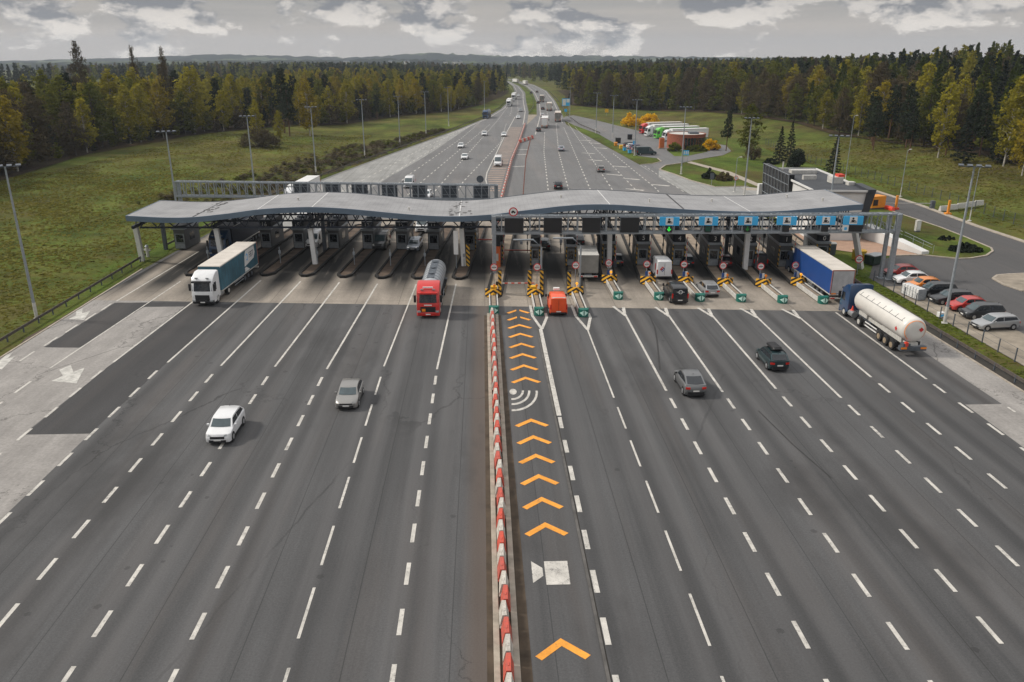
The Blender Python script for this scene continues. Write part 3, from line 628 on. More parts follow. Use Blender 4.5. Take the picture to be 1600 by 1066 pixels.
def car(name, label, cat, loc, rz, kind, pm, group=None, roof_mat=None, roofbox=False, lit=False, plate='plate', rails=False, rear_roof=None):
    L, W, RZ, b0, r0, r1, b1, hz, cz, bz, tz, wr = CARS[kind]
    f, b = L / 2, -L / 2
    root = empty(name, (loc[0], loc[1], .012), rz, label, cat, group)
    hw = W / 2
    prof = [(f - .05, .24), (f, .45), (f - .02, .62), (f - .16, hz), (f - .55, hz + .09), (b0, cz), (b0 - .9, cz + .02), (b1 + .3, bz), (b1 - .02, bz - .01), (b + .06, tz - .06), (b, .62), (b + .03, .42), (b + .12, .26)]
    m = MB()
    m.loft(prof, [(-hw, .42, .34, .09, .05), (-hw * .985, .26, .2, .035, .0), (-hw * .86, .10, .08, .005, 0), (-hw * .45, .015, .015, 0, 0), (0, 0, 0, -.012, 0), (hw * .45, .015, .015, 0, 0), (hw * .86, .10, .08, .005, 0), (hw * .985, .26, .2, .035, 0), (hw, .42, .34, .09, .05)])
    # greenhouse with a slight crown
    wb, wt = hw * .94, hw * .78
    gp = [(b0 + .02, cz - .04), (r0 + .22, RZ - .1), (r0 - .12, RZ - .015), ((r0 + r1) / 2, RZ), (r1 + .1, RZ - .03), (b1 - .02, bz - .03)]
    tp = 1 - wt / wb
    m.loft(gp, [(-wb, .0, 0, .0, 0, tp), (-wb * .93, 0, 0, -.0, 0, tp * .8), (-wb * .5, -.06, -.03, -.03, 0, tp * .5), (0, -.09, -.04, -.04, 0, 0), (wb * .5, -.06, -.03, -.03, 0, tp * .5), (wb * .93, 0, 0, 0, 0, tp * .8), (wb, .0, 0, 0, 0, tp)])
    body = m.build('body', pm, root, smooth=38)
    zlo, zhi = cz - .04, RZ
    def side(y, z, off=.012):
        u = (z - min(cz - .04, bz - .03)) / (RZ - min(cz - .04, bz - .03)); return wb * (1 - tp * u) + off
    def arc(y, z, w, n=7, fwd=1, bow=.09, off=.015):
        return [(-w + 2 * w * k / (n - 1), y + fwd * (bow * (1 - ((k - (n - 1) / 2) / ((n - 1) / 2)) ** 2) + off), z) for k in range(n)]
    def glassband(nm, ya, za, wa, yb, zb, w2, fwd, mt):
        a = arc(ya, za, wa, fwd=fwd); c = arc(yb, zb, w2, fwd=fwd); q = MB()
        for k in range(6): q.quad((a[k][0], a[k][1], a[k][2] + .012), (a[k + 1][0], a[k + 1][1], a[k + 1][2] + .012), (c[k + 1][0], c[k + 1][1], c[k + 1][2] + .012), (c[k][0], c[k][1], c[k][2] + .012))
        return q.build(nm, mt, root, smooth=60)
    fy = lambda t: (b0 + .02 + (r0 + .22 - b0 - .02) * t, cz - .04 + (RZ - .1 - cz + .04) * t)
    ry = lambda t: (b1 - .02 + (r1 + .1 - b1 + .02) * t, bz - .03 + (RZ - .03 - bz + .03) * t)
    (ya, za), (yb, zb) = fy(.1), fy(.99); glassband('windscreen', ya, za, wb * .84, yb, zb + .01, wt * .9, 1, M['glass_sky'])
    (ya, za), (yb, zb) = ry(.14), ry(.9); glassband('rear_window', ya, za, wb * .8, yb, zb + .01, wt * .86, -1, M['glass'])
    for s in (-1, 1):
        q = MB()
        ptsA = [(b0 - .22, cz + .05), (r0 + .12, RZ - .12), (-.28, RZ - .09), (-.28, cz + .06)]
        ptsB = [(-.36, cz + .06), (-.36, RZ - .09), (r1 + .12, RZ - .13), (b1 + .28, bz + .07)]
        for P_ in (ptsA, ptsB): q.quad(*[(s * side(y, z), y, z) for y, z in P_])
        q.build('side_window', M['glass'], root)
    # black trim: grille, lower bumpers, sills, wheel arches
    q = MB()
    q.box(-hw * .66, hw * .66, f - .05, f + .014, .26, .44)
    q.box(-hw * .56, hw * .56, f - .12, f + .004, .54, .70 if kind in ('suv', 'coupe') else .64)
    q.box(-hw * .74, hw * .74, b - .012, b + .1, .26, .56 if kind in ('suv', 'coupe') else .42)
    for s in (-1, 1):
        for wy in (f - .86, b + .86): q.tube([(s * (hw - .06), wy, wr), (s * (hw + .004), wy, wr)], wr + .055, 20)
        q.box(s * hw - .03, s * hw + .006, b + 1.1, f - 1.1, .24, .36)
    q.build('trim', M['black'], root)
    for s in (-1, 1):
        q = MB(); q.quad((s * hw * .50, f - .045, hz - .17), (s * hw * .88, f - .20, hz - .13), (s * hw * .90, f - .33, hz - .005), (s * hw * .56, f - .13, hz - .045))
        q.v = [(x, y + .012, z + .012) for x, y, z in q.v]
        q.build('headlight', M['headlit'] if lit else M['head'], root)
        q = MB(); q.box(min(s * hw * .55, s * hw * .93), max(s * hw * .55, s * hw * .93), b + .015, b + .16, tz - .26, tz - .09)
        q.v = [(x, y - .03 + (abs(x) / hw - .55) * .28, z) for x, y, z in q.v]; q.build('tail_light', M['tail'], root)
        q = MB(); q.box(s * (hw + .09) - .09, s * (hw + .09) + .09, b0 - .38, b0 - .24, cz + .0, cz + .14); q.build('mirror', pm if kind != 'coupe' else M['black'], root, bevel=.03)
    q = MB(); q.box(-.26, .26, f + .012, f + .03, .40, .51); q.build('number_plate', M['plate'], root)
    q = MB(); q.box(-.26, .26, b - .035, b - .013, .60, .71); q.build('number_plate', M[plate], root)
    if rails:
        q = MB()
        for s in (-1, 1): q.bar((s * wt * .92, r0 - .2, RZ + .03), (s * wt * .92, r1 + .1, RZ + .02), .04, .05)
        q.build('roof_rail', M['black'], root)
    if roofbox:
        q = MB(); q.loft([(.5, RZ + .1), (.85, RZ + .18), (.6, RZ + .38), (-1.1, RZ + .46), (-1.25, RZ + .3), (-1.1, RZ + .1)], [(-.42, .12, .1, .1, .03), (-.34, .02, .02, .02, 0), (0, 0, 0, 0, 0), (.34, .02, .02, .02, 0), (.42, .12, .1, .1, .03)])
        q.box(-.6, .6, .1, .16, RZ + .03, RZ + .1); q.box(-.6, .6, -.9, -.84, RZ + .03, RZ + .1)
        q.build('roof_box', M['black'], root, smooth=40)
    q = MB(); q.bar((0, r1 + .2, RZ + .0), (0, r1 + .08, RZ + .14), .03); q.build('aerial', M['black'], root)
    wheel_set(root, [(s * (hw - .075), wy, s) for s in (-1, 1) for wy in (f - .86, b + .86)], wr, .22, M['chrome'])
    return root

def van(name, label, cat, loc, rz, pm, L=5.4, W=2.0, H=2.35, group=None, rear_glass=False, side_glass=False, short=False):
    root = empty(name, (loc[0], loc[1], .012), rz, label, cat, group)
    f, b, hw = L / 2, -L / 2, W / 2
    wsy = f - 1.05 if not short else f - 1.0
    prof = [(f - .06, .28), (f, .5), (f - .05, .85), (f - .22, 1.02), (wsy + .05, 1.22), (wsy - .78, H - .22), (wsy - 1.05, H - .06), (wsy - 1.7, H), (b + .28, H - .02), (b + .1, H - .14), (b + .02, 1.1), (b, .55), (b + .05, .32)]
    m = MB(); tp = .13
    m.loft(prof, [(-hw, .34, .10, .2, .05, tp), (-hw * .975, .22, .05, .07, 0, tp), (-hw * .84, .09, .01, .01, 0, tp), (-hw * .4, .02, 0, 0, 0, tp), (hw * .4, .02, 0, 0, 0, tp), (hw * .84, .09, .01, .01, 0, tp), (hw * .975, .22, .05, .07, 0, tp), (hw, .34, .10, .2, .05, tp)])
    m.build('body', pm, root, smooth=38)
    sx = lambda z: hw * (1 - tp * (z - .28) / (H - .28))
    q = MB(); n = 6; ya, za, yb, zb = wsy - .0, 1.3, wsy - .72, H - .3
    for k in range(n):
        w0 = -1 + 2 * k / n; w1 = -1 + 2 * (k + 1) / n; bow = lambda t: .1 * (1 - t * t) - .045
        q.quad((w0 * sx(za) * .88, ya + bow(w0), za), (w1 * sx(za) * .88, ya + bow(w1), za), (w1 * sx(zb) * .86, yb + bow(w1), zb), (w0 * sx(zb) * .86, yb + bow(w0), zb))
    q.build('windscreen', M['glass_sky'], root, smooth=60)
    for s in (-1, 1):
        q = MB(); q.quad(*[(s * (sx(z) + .012), y, z) for y, z in ((wsy - .22, 1.28), (wsy - .85, H - .42), (wsy - 1.35, H - .42), (wsy - 1.35, 1.24))])
        if side_glass:
            y = wsy - 1.5
            while y - .95 > b + .3: q.quad(*[(s * (sx(z) + .012), yy, z) for yy, z in ((y, 1.24), (y, H - .42), (y - .95, H - .42), (y - .95, 1.24))]); y -= 1.05
        q.build('side_window', M['glass'], root)
        q = MB(); q.quad((s * hw * .52, f - .055, .74), (s * hw * .86, f - .16, .78), (s * hw * .86, f - .28, 1.0), (s * hw * .56, f - .20, .98)); q.v = [(x, y + .03, z + .01) for x, y, z in q.v]; q.build('headlight', M['head'], root)
        q = MB(); q.box(s * hw * .90 - .07, s * hw * .90 + .07, b - .012, b + .12, .78, 1.32); q.build('tail_light', M['tail'], root)
        q = MB(); q.box(s * (hw + .16) - .1, s * (hw + .16) + .1, wsy - .3, wsy - .18, 1.2, 1.52); q.build('mirror', M['black'], root, bevel=.03)
    q = MB(); q.box(-hw * .6, hw * .6, f - .1, f + .012, .3, .46); q.box(-hw * .45, hw * .45, f - .08, f + .004, .62, .78)
    q.box(-hw * .9, hw * .9, b - .04, b + .1, .30, .46)
    for s in (-1, 1):
        for wy in (f - .95, b + 1.0): q.tube([(s * (hw - .1), wy, .34), (s * (hw + .004), wy, .34)], .40, 20)
        q.box(s * hw - .03, s * hw + .006, b + 1.4, f - 1.4, .3, .42)
    q.build('trim', M['black'], root)
    if rear_glass:
        q = MB()
        for x0, x1 in ((-.82, -.04), (.04, .82)): q.quad((x0 * sx(1.3) * .9, b - .004, 1.3), (x1 * sx(1.3) * .9, b - .004, 1.3), (x1 * sx(H - .35) * .9, b + .055, H - .35), (x0 * sx(H - .35) * .9, b + .055, H - .35))
        q.build('rear_window', M['glass'], root)
    else:
        q = MB(); q.box(-.012, .012, b - .006, b + .03, .5, H - .3); q.build('door_seam', M['black'], root)
    q = MB(); q.box(-.26, .26, b - .056, b - .036, .50, .61); q.build('number_plate', M['plate'], root)
    wheel_set(root, [(s * (hw - .09), wy, s) for s in (-1, 1) for wy in (f - .95, b + 1.0)], .34, .23, M['chrome'])
    return root

def cab_parts(root, fy, pm, H=3.75, deep=2.25, visor=None, grille='black', band=None, dark_bumper=False, lit=False, W=2.5, deflector=True):
    """tractor cab whose front face stands at y = fy (facing +y)"""
    hw = W / 2
    top = H if deflector else H - .5
    prof = [(fy - .1, .42), (fy, .6), (fy + .03, 1.4), (fy - .06, 1.75), (fy - .28, 2.85), (fy - .42, 3.05 if H > 3.2 else H - .12), (fy - 1.0, H - .28), (fy - 1.5, top - .04), (fy - deep, top), (fy - deep, .75), (fy - 1.9, .7), (fy - 1.8, .45)]
    if H < 3.3: prof = [(fy - .1, .42), (fy, .6), (fy + .03, 1.3), (fy - .06, 1.6), (fy - .26, 2.5), (fy - .4, 2.75), (fy - .8, H - .05), (fy - deep, H), (fy - deep, .75), (fy - 1.9, .7), (fy - 1.8, .45)]
    m = MB(); m.loft(prof, [(-hw, .24, 0, .16, 0), (-hw * .97, .1, 0, .05, 0), (-hw * .8, .03, 0, 0, 0), (-hw * .3, 0, 0, 0, 0), (hw * .3, 0, 0, 0, 0), (hw * .8, .03, 0, 0, 0), (hw * .97, .1, 0, .05, 0), (hw, .24, 0, .16, 0)])
    cab = m.build('cab', pm, root, smooth=35)
    zt = 2.72 if H > 3.3 else 2.42
    q = MB(); n = 6
    for k in range(n):
        a = -1 + 2 * k / n; c = -1 + 2 * (k + 1) / n; bw = lambda t: .03 - .10 * t ** 4
        q.quad((a * hw * .9, fy - .05 + bw(a), 1.74), (c * hw * .9, fy - .05 + bw(c), 1.74), (c * hw * .88, fy - .27 + bw(c) + .02, zt), (a * hw * .88, fy - .27 + bw(a) + .02, zt))
    q.build('windscreen', M['glass'], cab, smooth=50)
    q = MB(); q.box(-hw * .86, hw * .86, fy - .3, fy + .12, zt + .02, zt + .2); q.build('sun_visor', visor or M['black'], cab, bevel=.03)
    q = MB(); q.box(-hw * .66, hw * .66, fy - .02, fy + .05, .72, 1.32)
    for z in (.84, .98, 1.12): q.box(-hw * .62, hw * .62, fy + .05, fy + .065, z, z + .03)
    q.build('grille', M[grille], cab)
    q = MB(); q.loft([(fy + .02, .28), (fy + .09, .4), (fy + .09, .62), (fy, .72), (fy - .3, .72), (fy - .3, .28)], [(-hw, .2, 0, 0, 0), (-hw * .9, .05, 0, 0, 0), (0, 0, 0, 0, 0), (hw * .9, .05, 0, 0, 0), (hw, .2, 0, 0, 0)]); q.build('bumper', M['black'] if dark_bumper else pm, cab, smooth=35)
    for s in (-1, 1):
        q = MB(); q.box(s * hw * .80 - .2, s * hw * .80 + .2, fy - .06, fy + .075, .66 if not dark_bumper else .56, .88 if not dark_bumper else .76); q.build('headlight', M['headlit'] if lit else M['head'], cab, bevel=.03)
        q = MB(); q.box(s * (hw + .17) - .13, s * (hw + .17) + .13, fy - .32, fy - .18, 1.75, 2.55); q.bar((s * hw, fy - .3, 2.5), (s * (hw + .15), fy - .25, 2.45), .05); q.build('mirror', M['black'], cab, bevel=.04)
        q = MB(); q.quad(*[(s * (hw + .008), y, z) for y, z in ((fy - .42, 1.78), (fy - .55, zt - .08), (fy - 1.25, zt - .08), (fy - 1.25, 1.7))]); q.build('side_window', M['glass'], cab)
        q = MB(); q.box(s * hw * .5 - .16, s * hw * .5 + .16, fy - .52, fy - .36, H - .62, H - .5)
        if H > 3.3: q.build('roof_lamp', M['head'], cab)
    q = MB(); q.box(-.26, .26, fy + .092, fy + .11, .42, .54); q.build('number_plate', M['plate'], cab)
    return cab

def chassis(root, fy, rear, pm, tank=True):
    q = MB(); q.box(-.45, .45, rear, fy - 1.9, .62, .95)
    q.build('chassis', M['steel_dark'], root)
    if tank:
        for s in (-1, 1):
            q = MB(); q.tube([(s * .92, fy - 2.35, .72), (s * .92, fy - 3.35, .72)], .34, 14); q.build('fuel_tank', M['chrome'], root, smooth=40)
    big = [(s * 1.07, fy - 1.42, s) for s in (-1, 1)] + [(s * 1.02, fy - 4.95, s) for s in (-1, 1)]
    wheel_set(root, big, .51, .36, M['offwhite'], .55)
    q = MB()
    for s in (-1, 1):
        q.tube([(s * .80, fy - 4.95, .56), (s * 1.22, fy - 4.95, .56)], .58, 18)
    q.move(0, 0, .0)

def lorry(name, label, loc, rz, pm, side, roof, rear=None, L=13.6, H=4.0, cabH=3.75, group=None, text_side=None, lit=False, dark_bumper=False, cat='lorry', visor=None, deflector=True):
    """tractor + box trailer; loc is the middle of the whole length, local +y is forward"""
    root = empty(name, (loc[0], loc[1], .012), rz, label, cat, group)
    T = L + 2.75; fy = T / 2; tf = fy - 2.75; tb = -T / 2
    cab_parts(root, fy, pm, cabH, lit=lit, dark_bumper=dark_bumper, visor=visor, deflector=deflector)
    chassis(root, fy, fy - 6.2, pm)
    m = MB(); hw = 1.275
    m.box(-hw, hw, tb, tf, 1.12, H - .05); tr = m.build('trailer_box', side, root, bevel=.03)
    m = MB(); m.box(-hw - .01, hw + .01, tb - .01, tf + .01, H - .05, H); 
    k = tb + .8
    while k < tf: m.box(-hw, hw, k, k + .05, H, H + .012); k += 1.7
    m.build('roof', roof, tr)
    m = MB(); m.box(-hw - .015, hw + .015, tb - .02, tf + .015, 1.0, 1.115)
    for s in (-1, 1): m.box(s * hw - .03, s * hw + .025, tb - .02, tf + .02, H - .14, H - .049)
    m.build('side_rail', M['offwhite'], tr)
    m = MB(); m.box(-hw + .09, hw - .09, tb - .03, tb, 1.2, H - .15)
    for x in (-.6, 0, .6): m.box(x - .015, x + .015, tb - .05, tb - .028, 1.25, H - .2)
    m.build('rear_door', rear or M['offwhite'], tr)
    m = MB()
    for s in (-1, 1): m.box(s * hw - .06, s * hw + .03, tb - .04, tb + .04, 1.1, H - .02)
    m.box(-hw, hw, tb - .035, tb + .02, H - .14, H - .01); m.build('door_frame', M['red_dull'], tr)
    m = MB(); m.box(-hw, hw, tb - .05, tb + .1, .55, .75); m.build('under_run_bar', M['offwhite'], tr)
    for s in (-1, 1):
        m = MB(); m.box(s * .95 - .25, s * .95 + .25, tb - .07, tb - .045, .58, .72); m.build('tail_light', M['tail'], tr)
        m = MB(); m.box(s * .9 - .28, s * .9 + .28, tb - .055, tb - .03, 1.12, 1.26); m.build('warning_panel', M['amber'], tr)
        m = MB()
        for z in (.55, .85): m.bar((s * 1.2, tf - 4.2, z), (s * 1.2, tb + 5.2, z), .04, .1)
        m.build('side_guard', M['steel'], tr)
    m = MB(); m.box(-.5, .5, tb + .1, tf - .9, .8, 1.0); m.build('frame', M['black'], tr)
    wheel_set(root, [(s * 1.06, tb + d, s) for s in (-1, 1) for d in (2.6, 3.9, 5.2)], .5, .38, M['steel_dark'], .55)
    return root, tr, tf, tb

def tanker(name, label, loc, rz, pm, tankmat, rings=True, L=11.2, R=1.22, zc=2.42, cabH=3.75, group=None, gas=False, visor=None, dark_bumper=False, lit=False):
    root = empty(name, (loc[0], loc[1], .012), rz, label, 'lorry', group)
    T = L + 2.9; fy = T / 2; tf = fy - 3.0; tb = -T / 2 + .35
    cab_parts(root, fy, pm, cabH, visor=visor, dark_bumper=dark_bumper, lit=lit)
    chassis(root, fy, fy - 6.2, pm)
    m = MB(); ys = [tb, tb + .06, tb + .22, tb + .5, tf - .5, tf - .22, tf - .06, tf]; rs = [R * .35, R * .72, R * .92, R, R, R * .92, R * .72, R * .35]
    m.tube([(0, y, zc) for y in ys], rs, 36); tk = m.build('tank', tankmat, root, smooth=50)
    m = MB()
    if rings:
        y = tb + .9
        while y < tf - .4: m.tube([(0, y, zc), (0, y + .09, zc)], R + .035, 36); y += 1.15
        m.build('tank_band', M['steel'], tk, smooth=40)
        m = MB(); m.box(-.42, .42, tb + 1, tf - 1, zc + R - .02, zc + R + .03)
        for y in (tb + 2.2, tb + 5, tb + 7.6): m.tube([(0, y, zc + R), (0, y, zc + R + .16)], .3, 14)
        m.build('walkway', M['steel_dark'], tk)
    else:
        for s in (-1,):
            m.bar((s * R * .80, tb + .8, zc + R * .63), (s * R * .80, tf - .8, zc + R * .63), .03, .03)
            y = tb + 1
            while y < tf - .6: m.bar((s * R * .80, y, zc + R * .63), (s * R * .55, y, zc + R * .86), .03, .03); y += 1.25
        m.build('grab_rail', M['steel_dark'], tk)
        m = MB()
        for k in range(36):
            a0, a1 = 2 * pi * k / 36, 2 * pi * (k + 1) / 36
            if sin(a0) > -.75: m.quad(*[(cos(a) * r, tb + .12 + (r - R * .8) * .9, zc + sin(a) * r) for a, r in ((a0, R * .80), (a1, R * .80), (a1, R * .84), (a0, R * .84))])
        m.v = [(x, y - .06, z) for x, y, z in m.v]; m.build('rear_ring', M['amber'], tk)
        for px, py, pz, ax in ((.52, tb - .03, zc + .15, 'y'), (-R - .005, tb + 1.3, zc - .12, 'x')):
            m = MB(); d = .24
            if ax == 'y': m.quad((px - d, py, pz), (px, py, pz - d), (px + d, py, pz), (px, py, pz + d))
            else: m.quad((px, py - d, pz), (px, py, pz - d), (px, py + d, pz), (px, py, pz + d))
            m.build('hazard_diamond', M['red_deep'], tk)
    m = MB(); m.box(-.5, .5, tb + .1, tf - .6, .85, 1.25)
    for s in (-1, 1):
        m.box(s * .62 - .08, s * .62 + .08, tb + 1, tb + 5, .95, 1.45); m.box(s * .62 - .08, s * .62 + .08, tf - 2.6, tf - .8, 1.0, 1.5)
    m.build('frame', M['offwhite'] if gas else M['steel_dark'], tk)
    m = MB()
    for s in (-1, 1):
        for z in (.62, .98): m.bar((s * 1.2, tf - 3.4, z), (s * 1.2, tb + 4.9, z), .04, .11)
    m.build('side_guard', M['white'] if gas else M['steel'], tk)
    m = MB(); m.box(-1.24, 1.24, tb - .2, tb + .35, .55, .95); m.box(-1.0, -.3, tb - .1, tb + .5, .95, 1.2); m.build('rear_bumper', M['steel_dark'], tk)
    if gas:
        m = MB(); m.box(-.8, -.55, tb - .16, tb + .2, .95, 1.35); m.build('red_valve_box', M['red'], tk)
    for s in (-1, 1):
        m = MB(); m.box(s * .95 - .28, s * .95 + .28, tb - .23, tb - .2, .72, .9); m.build('tail_light', M['amber'] if gas else M['tail'], tk)
    m = MB()
    for s in (-1, 1):
        m.tube([(s * 1.0, tb + y, 1.0) for y in (1.2, 4.9)], .06, 6)
        m.box(s * 1.04 - .2, s * 1.04 + .2, tb + 1.0, tb + 1.05, .5, 1.05)
    m.build('mudguard', M['black'], tk)
    wheel_set(root, [(s * 1.06, tb + d, s) for s in (-1, 1) for d in (1.7, 3.0, 4.3)], .5, .38, mat_rim, .6)
    return root, tk, tf, tb
mat_rim = mat('tan_wheel_hub', (.32, .25, .17), .6, .1, .2)

def boxtruck(name, label, loc, rz, pm, boxm, L=7.6, H=3.5, group=None, rear=None):
    root = empty(name, (loc[0], loc[1], .012), rz, label, 'lorry', group)
    fy = L / 2; tb = -L / 2; tf = fy - 2.1
    cab_parts(root, fy, pm, 2.9, 1.95)
    m = MB(); m.box(-.45, .45, tb + .1, fy - 1.8, .6, .95); m.build('chassis', M['steel_dark'], root)
    m = MB(); m.box(-1.25, 1.25, tb, tf, 1.05, H - .04); bx = m.build('cargo_box', boxm, root, bevel=.03)
    m = MB(); m.box(-1.26, 1.26, tb - .01, tf + .01, H - .04, H); m.build('roof', M['offwhite'], bx)
    m = MB(); m.box(-1.17, 1.17, tb - .03, tb, 1.15, H - .12); m.build('rear_door', rear or boxm, bx)
    m = MB(); m.box(-1.2, 1.2, tb - .1, tb + .1, .55, .75); m.build('under_run_bar', M['offwhite'], bx)
    for s in (-1, 1):
        m = MB(); m.box(s * .92 - .22, s * .92 + .22, tb - .13, tb - .1, .58, .72); m.build('tail_light', M['tail'], bx)
    wheel_set(root, [(s * 1.02, y, s) for s in (-1, 1) for y in (fy - 1.3, tb + 1.9)], .45, .34, M['offwhite'], .55)
    return root
# ------------------------------------------------------------------ toll canopy
WAVE = [(-47.5, 7.0), (-42.3, 6.82), (-38.5, 6.92), (-33.6, 7.45), (-29.8, 7.99), (-26.2, 8.27), (-22.6, 8.39), (-19, 8.29), (-15.5, 8.03), (-12, 7.72), (-7.3, 7.40), (-3.2, 7.36), (.9, 7.62), (3.9, 8.02), (7, 8.42), (9.6, 8.76), (12.7, 9.02), (16.1, 9.07), (20.8, 8.84), (25.3, 8.56), (29.8, 8.38), (34, 8.32), (37.5, 8.42), (42, 8.82), (47.8, 9.37)]
def wave(x):
    n = len(WAVE)
    for k in range(n - 1):
        if WAVE[k][0] <= x <= WAVE[k + 1][0]:
            p0, p1, p2, p3 = WAVE[max(k - 1, 0)][1], WAVE[k][1], WAVE[k + 1][1], WAVE[min(k + 2, n - 1)][1]
            t = (x - WAVE[k][0]) / (WAVE[k + 1][0] - WAVE[k][0])
            return p1 + .5 * t * (p2 - p0 + t * (2 * p0 - 5 * p1 + 4 * p2 - p3 + t * (3 * (p1 - p2) + p3 - p0)))
    return WAVE[0][1] if x < WAVE[0][0] else WAVE[-1][1]
TILT = lambda x: 5.72 + .012 * x          # underside of the trusses
can = empty('toll_canopy', (0, 105, 0), 0, 'long wavy grey canopy roof spanning all the toll lanes', 'canopy')
def cbuild(mb, name, m, **kw):
    mb.v = [(x, y - 105, z) for x, y, z in mb.v]; return mb.build(name, m, can, **kw)
XS = [-47.5 + 95.3 * k / 110 for k in range(111)]
q = MB(); ny = 4
YR = [103 + 12 * k / ny for k in range(ny + 1)]
for x in XS:
    for y in YR: q.v.append((x, SK(x, y), wave(x)))
for x in XS:
    for y in (103.3, 114.7): q.v.append((x, SK(x, y), wave(x) - .35))
base = len(XS) * (ny + 1)
for i in range(110):
    for j in range(ny):
        a = i * (ny + 1) + j; q.f.append((a, a + ny + 1, a + ny + 2, a + 1)); q.m.append(0)
    a = base + 2 * i; q.f.append((a, a + 1, a + 3, a + 2)); q.m.append(0)
cbuild(q, 'roof', M['roof'], smooth=30, fix=False)
for nm, y0, th, top, bot in (('front_fascia', 103, .16, .03, .68), ('rear_fascia', 115, -.16, .06, .5)):
    q = MB()
    for x in XS:
        for dy, z in ((0, wave(x) + top), (0, wave(x) - bot), (th, wave(x) - bot), (th, wave(x) + top)): q.v.append((x, SK(x, y0 + dy - th), z))
    for i in range(110):
        for j in range(4): a = 4 * i + j; b_ = 4 * i + (j + 1) % 4; q.f.append((a, b_, b_ + 4, a + 4)); q.m.append(0)
    cbuild(q, nm, M['steel_blue'] if y0 == 103 else M['steel_dark'], smooth=30)
for x0, nm in ((-47.5, 'end_fascia'), (47.8, 'end_fascia')):
    q = MB(); s = -1 if x0 < 0 else 1
    q.quad((x0, SK(x0, 103), wave(x0) + .03), (x0, SK(x0, 115), wave(x0) + .03), (x0, SK(x0, 115), wave(x0) - .6), (x0, SK(x0, 103), wave(x0) - .6))
    q.v += [(x + s * .15, y, z) for x, y, z in q.v]; q.f += [(4, 5, 6, 7)] + [(k, (k + 1) % 4, 4 + (k + 1) % 4, 4 + k) for k in range(4)]; q.m += [0] * 5
    cbuild(q, nm, M['steel_blue'])
# seams and puddle-stained joints on the roof
for x in (-38.6, 25.6):
    q = MB(); q.quad((x - .1, SK(x, 103.1), wave(x) + .03), (x + .1, SK(x, 103.1), wave(x) + .03), (x + .45, SK(x, 114.9), wave(x) + .03), (x + .25, SK(x, 114.9), wave(x) + .03))
    cbuild(q, 'expansion_joint', M['black'])
for x in (-29.8, -22.5, -3.2, 16.2, 34.0):
    q = MB(); q.quad((x - .05, SK(x, 103.1), wave(x) + .02), (x + .05, SK(x, 103.1), wave(x) + .02), (x + .05, SK(x, 114.9), wave(x) + .02), (x - .05, SK(x, 114.9), wave(x) + .02))
    cbuild(q, 'roof_seam', M['white'])
rr = random.Random(3); pud = mat('wet_dirt_film', (.07, .065, .06), .15, 0, .4, 2, .6)
for cx_, n_, sp in ((-37.8, 26, 1.1), (-3.6, 34, 1.5)):
    for k in range(n_):
        x = cx_ + rr.gauss(0, sp * .5); y = rr.uniform(103.6, 113.8); r = rr.uniform(.08, .4)
        q = MB(); q.quad(*[(x + r * cos(a) * rr.uniform(.5, 1.2), SK(x, y) + r * 1.3 * sin(a) * rr.uniform(.5, 1.2), wave(x) + .035) for a in [t * pi / 3.5 for t in range(7)]])
        cbuild(q, 'roof_puddle', pud, fix=False)
for k_ in range(7):
    x = (-25.5, -10, 10.5, 22, 31, 41.5, 44.5)[k_]; y = (108.5, 106, 109, 107, 110, 111.5, 107)[k_]
    q = MB(); q.tube([(x, SK(x, y), wave(x) - .05), (x, SK(x, y), wave(x) + .32)], .1, 8); q.tube([(x, SK(x, y), wave(x) + .32), (x, SK(x, y), wave(x) + .4)], .17, 8); cbuild(q, 'vent_pipe', M['offwhite'])
# trusses under the roof
for y0 in (104.4, 109, 113.6):
    q = MB(); x = -46.5
    while x < 46.5:
        x2 = x + 2.4; zt = lambda t: wave(t) - .45
        q.bar((x, SK(x, y0), TILT(x)), (x2, SK(x2, y0), TILT(x2)), .2, .22); q.bar((x, SK(x, y0), zt(x)), (x2, SK(x2, y0), zt(x2)), .16)
        xm = (x + x2) / 2
        q.bar((x, SK(x, y0), TILT(x)), (xm, SK(xm, y0), zt(xm)), .12); q.bar((xm, SK(xm, y0), zt(xm)), (x2, SK(x2, y0), TILT(x2)), .12)
        x = x2
    cbuild(q, 'roof_truss', M['navy'])
CX = (-47.2, -36.3, -23.4, -3.0, 16.6, 34.6, 47.2)
for x in CX:
    q = MB(); q.bar((x, SK(x, 103.6), TILT(x) + .15), (x, SK(x, 114.4), TILT(x) + .15), .3, .4)
    zz = wave(x) - .5
    for a, b_ in ((104.4, 106.7), (106.7, 109), (109, 111.3), (111.3, 113.6)): q.bar((x, SK(x, a), TILT(x)), (x, SK(x, (a + b_) / 2), zz), .12); q.bar((x, SK(x, (a + b_) / 2), zz), (x, SK(x, b_), TILT(x)), .12)
    cbuild(q, 'cross_beam', M['navy'])
for x in CX:
    q = MB()
    if x < -40: q.bar((-47.9, SK(-47.9, 106.6), 0), (-47.6, SK(-47.6, 105.4), TILT(x)), .62, .62)
    elif x > 40: q.bar((50.8, SK(50.8, 107.2), 0), (47.9, SK(47.9, 104.6), TILT(x)), .62, .62)
    else: q.bar((x + .2, SK(x, 105.4), .15), (x, SK(x, 105.0), TILT(x)), .62, .62)
    cbuild(q, 'column', M['white'], bevel=.04)
    q = MB(); q.bar((x, SK(x, 113.6), 0), (x, SK(x, 113.6), TILT(x)), .5, .5); cbuild(q, 'column', M['steel_dark'], bevel=.03)

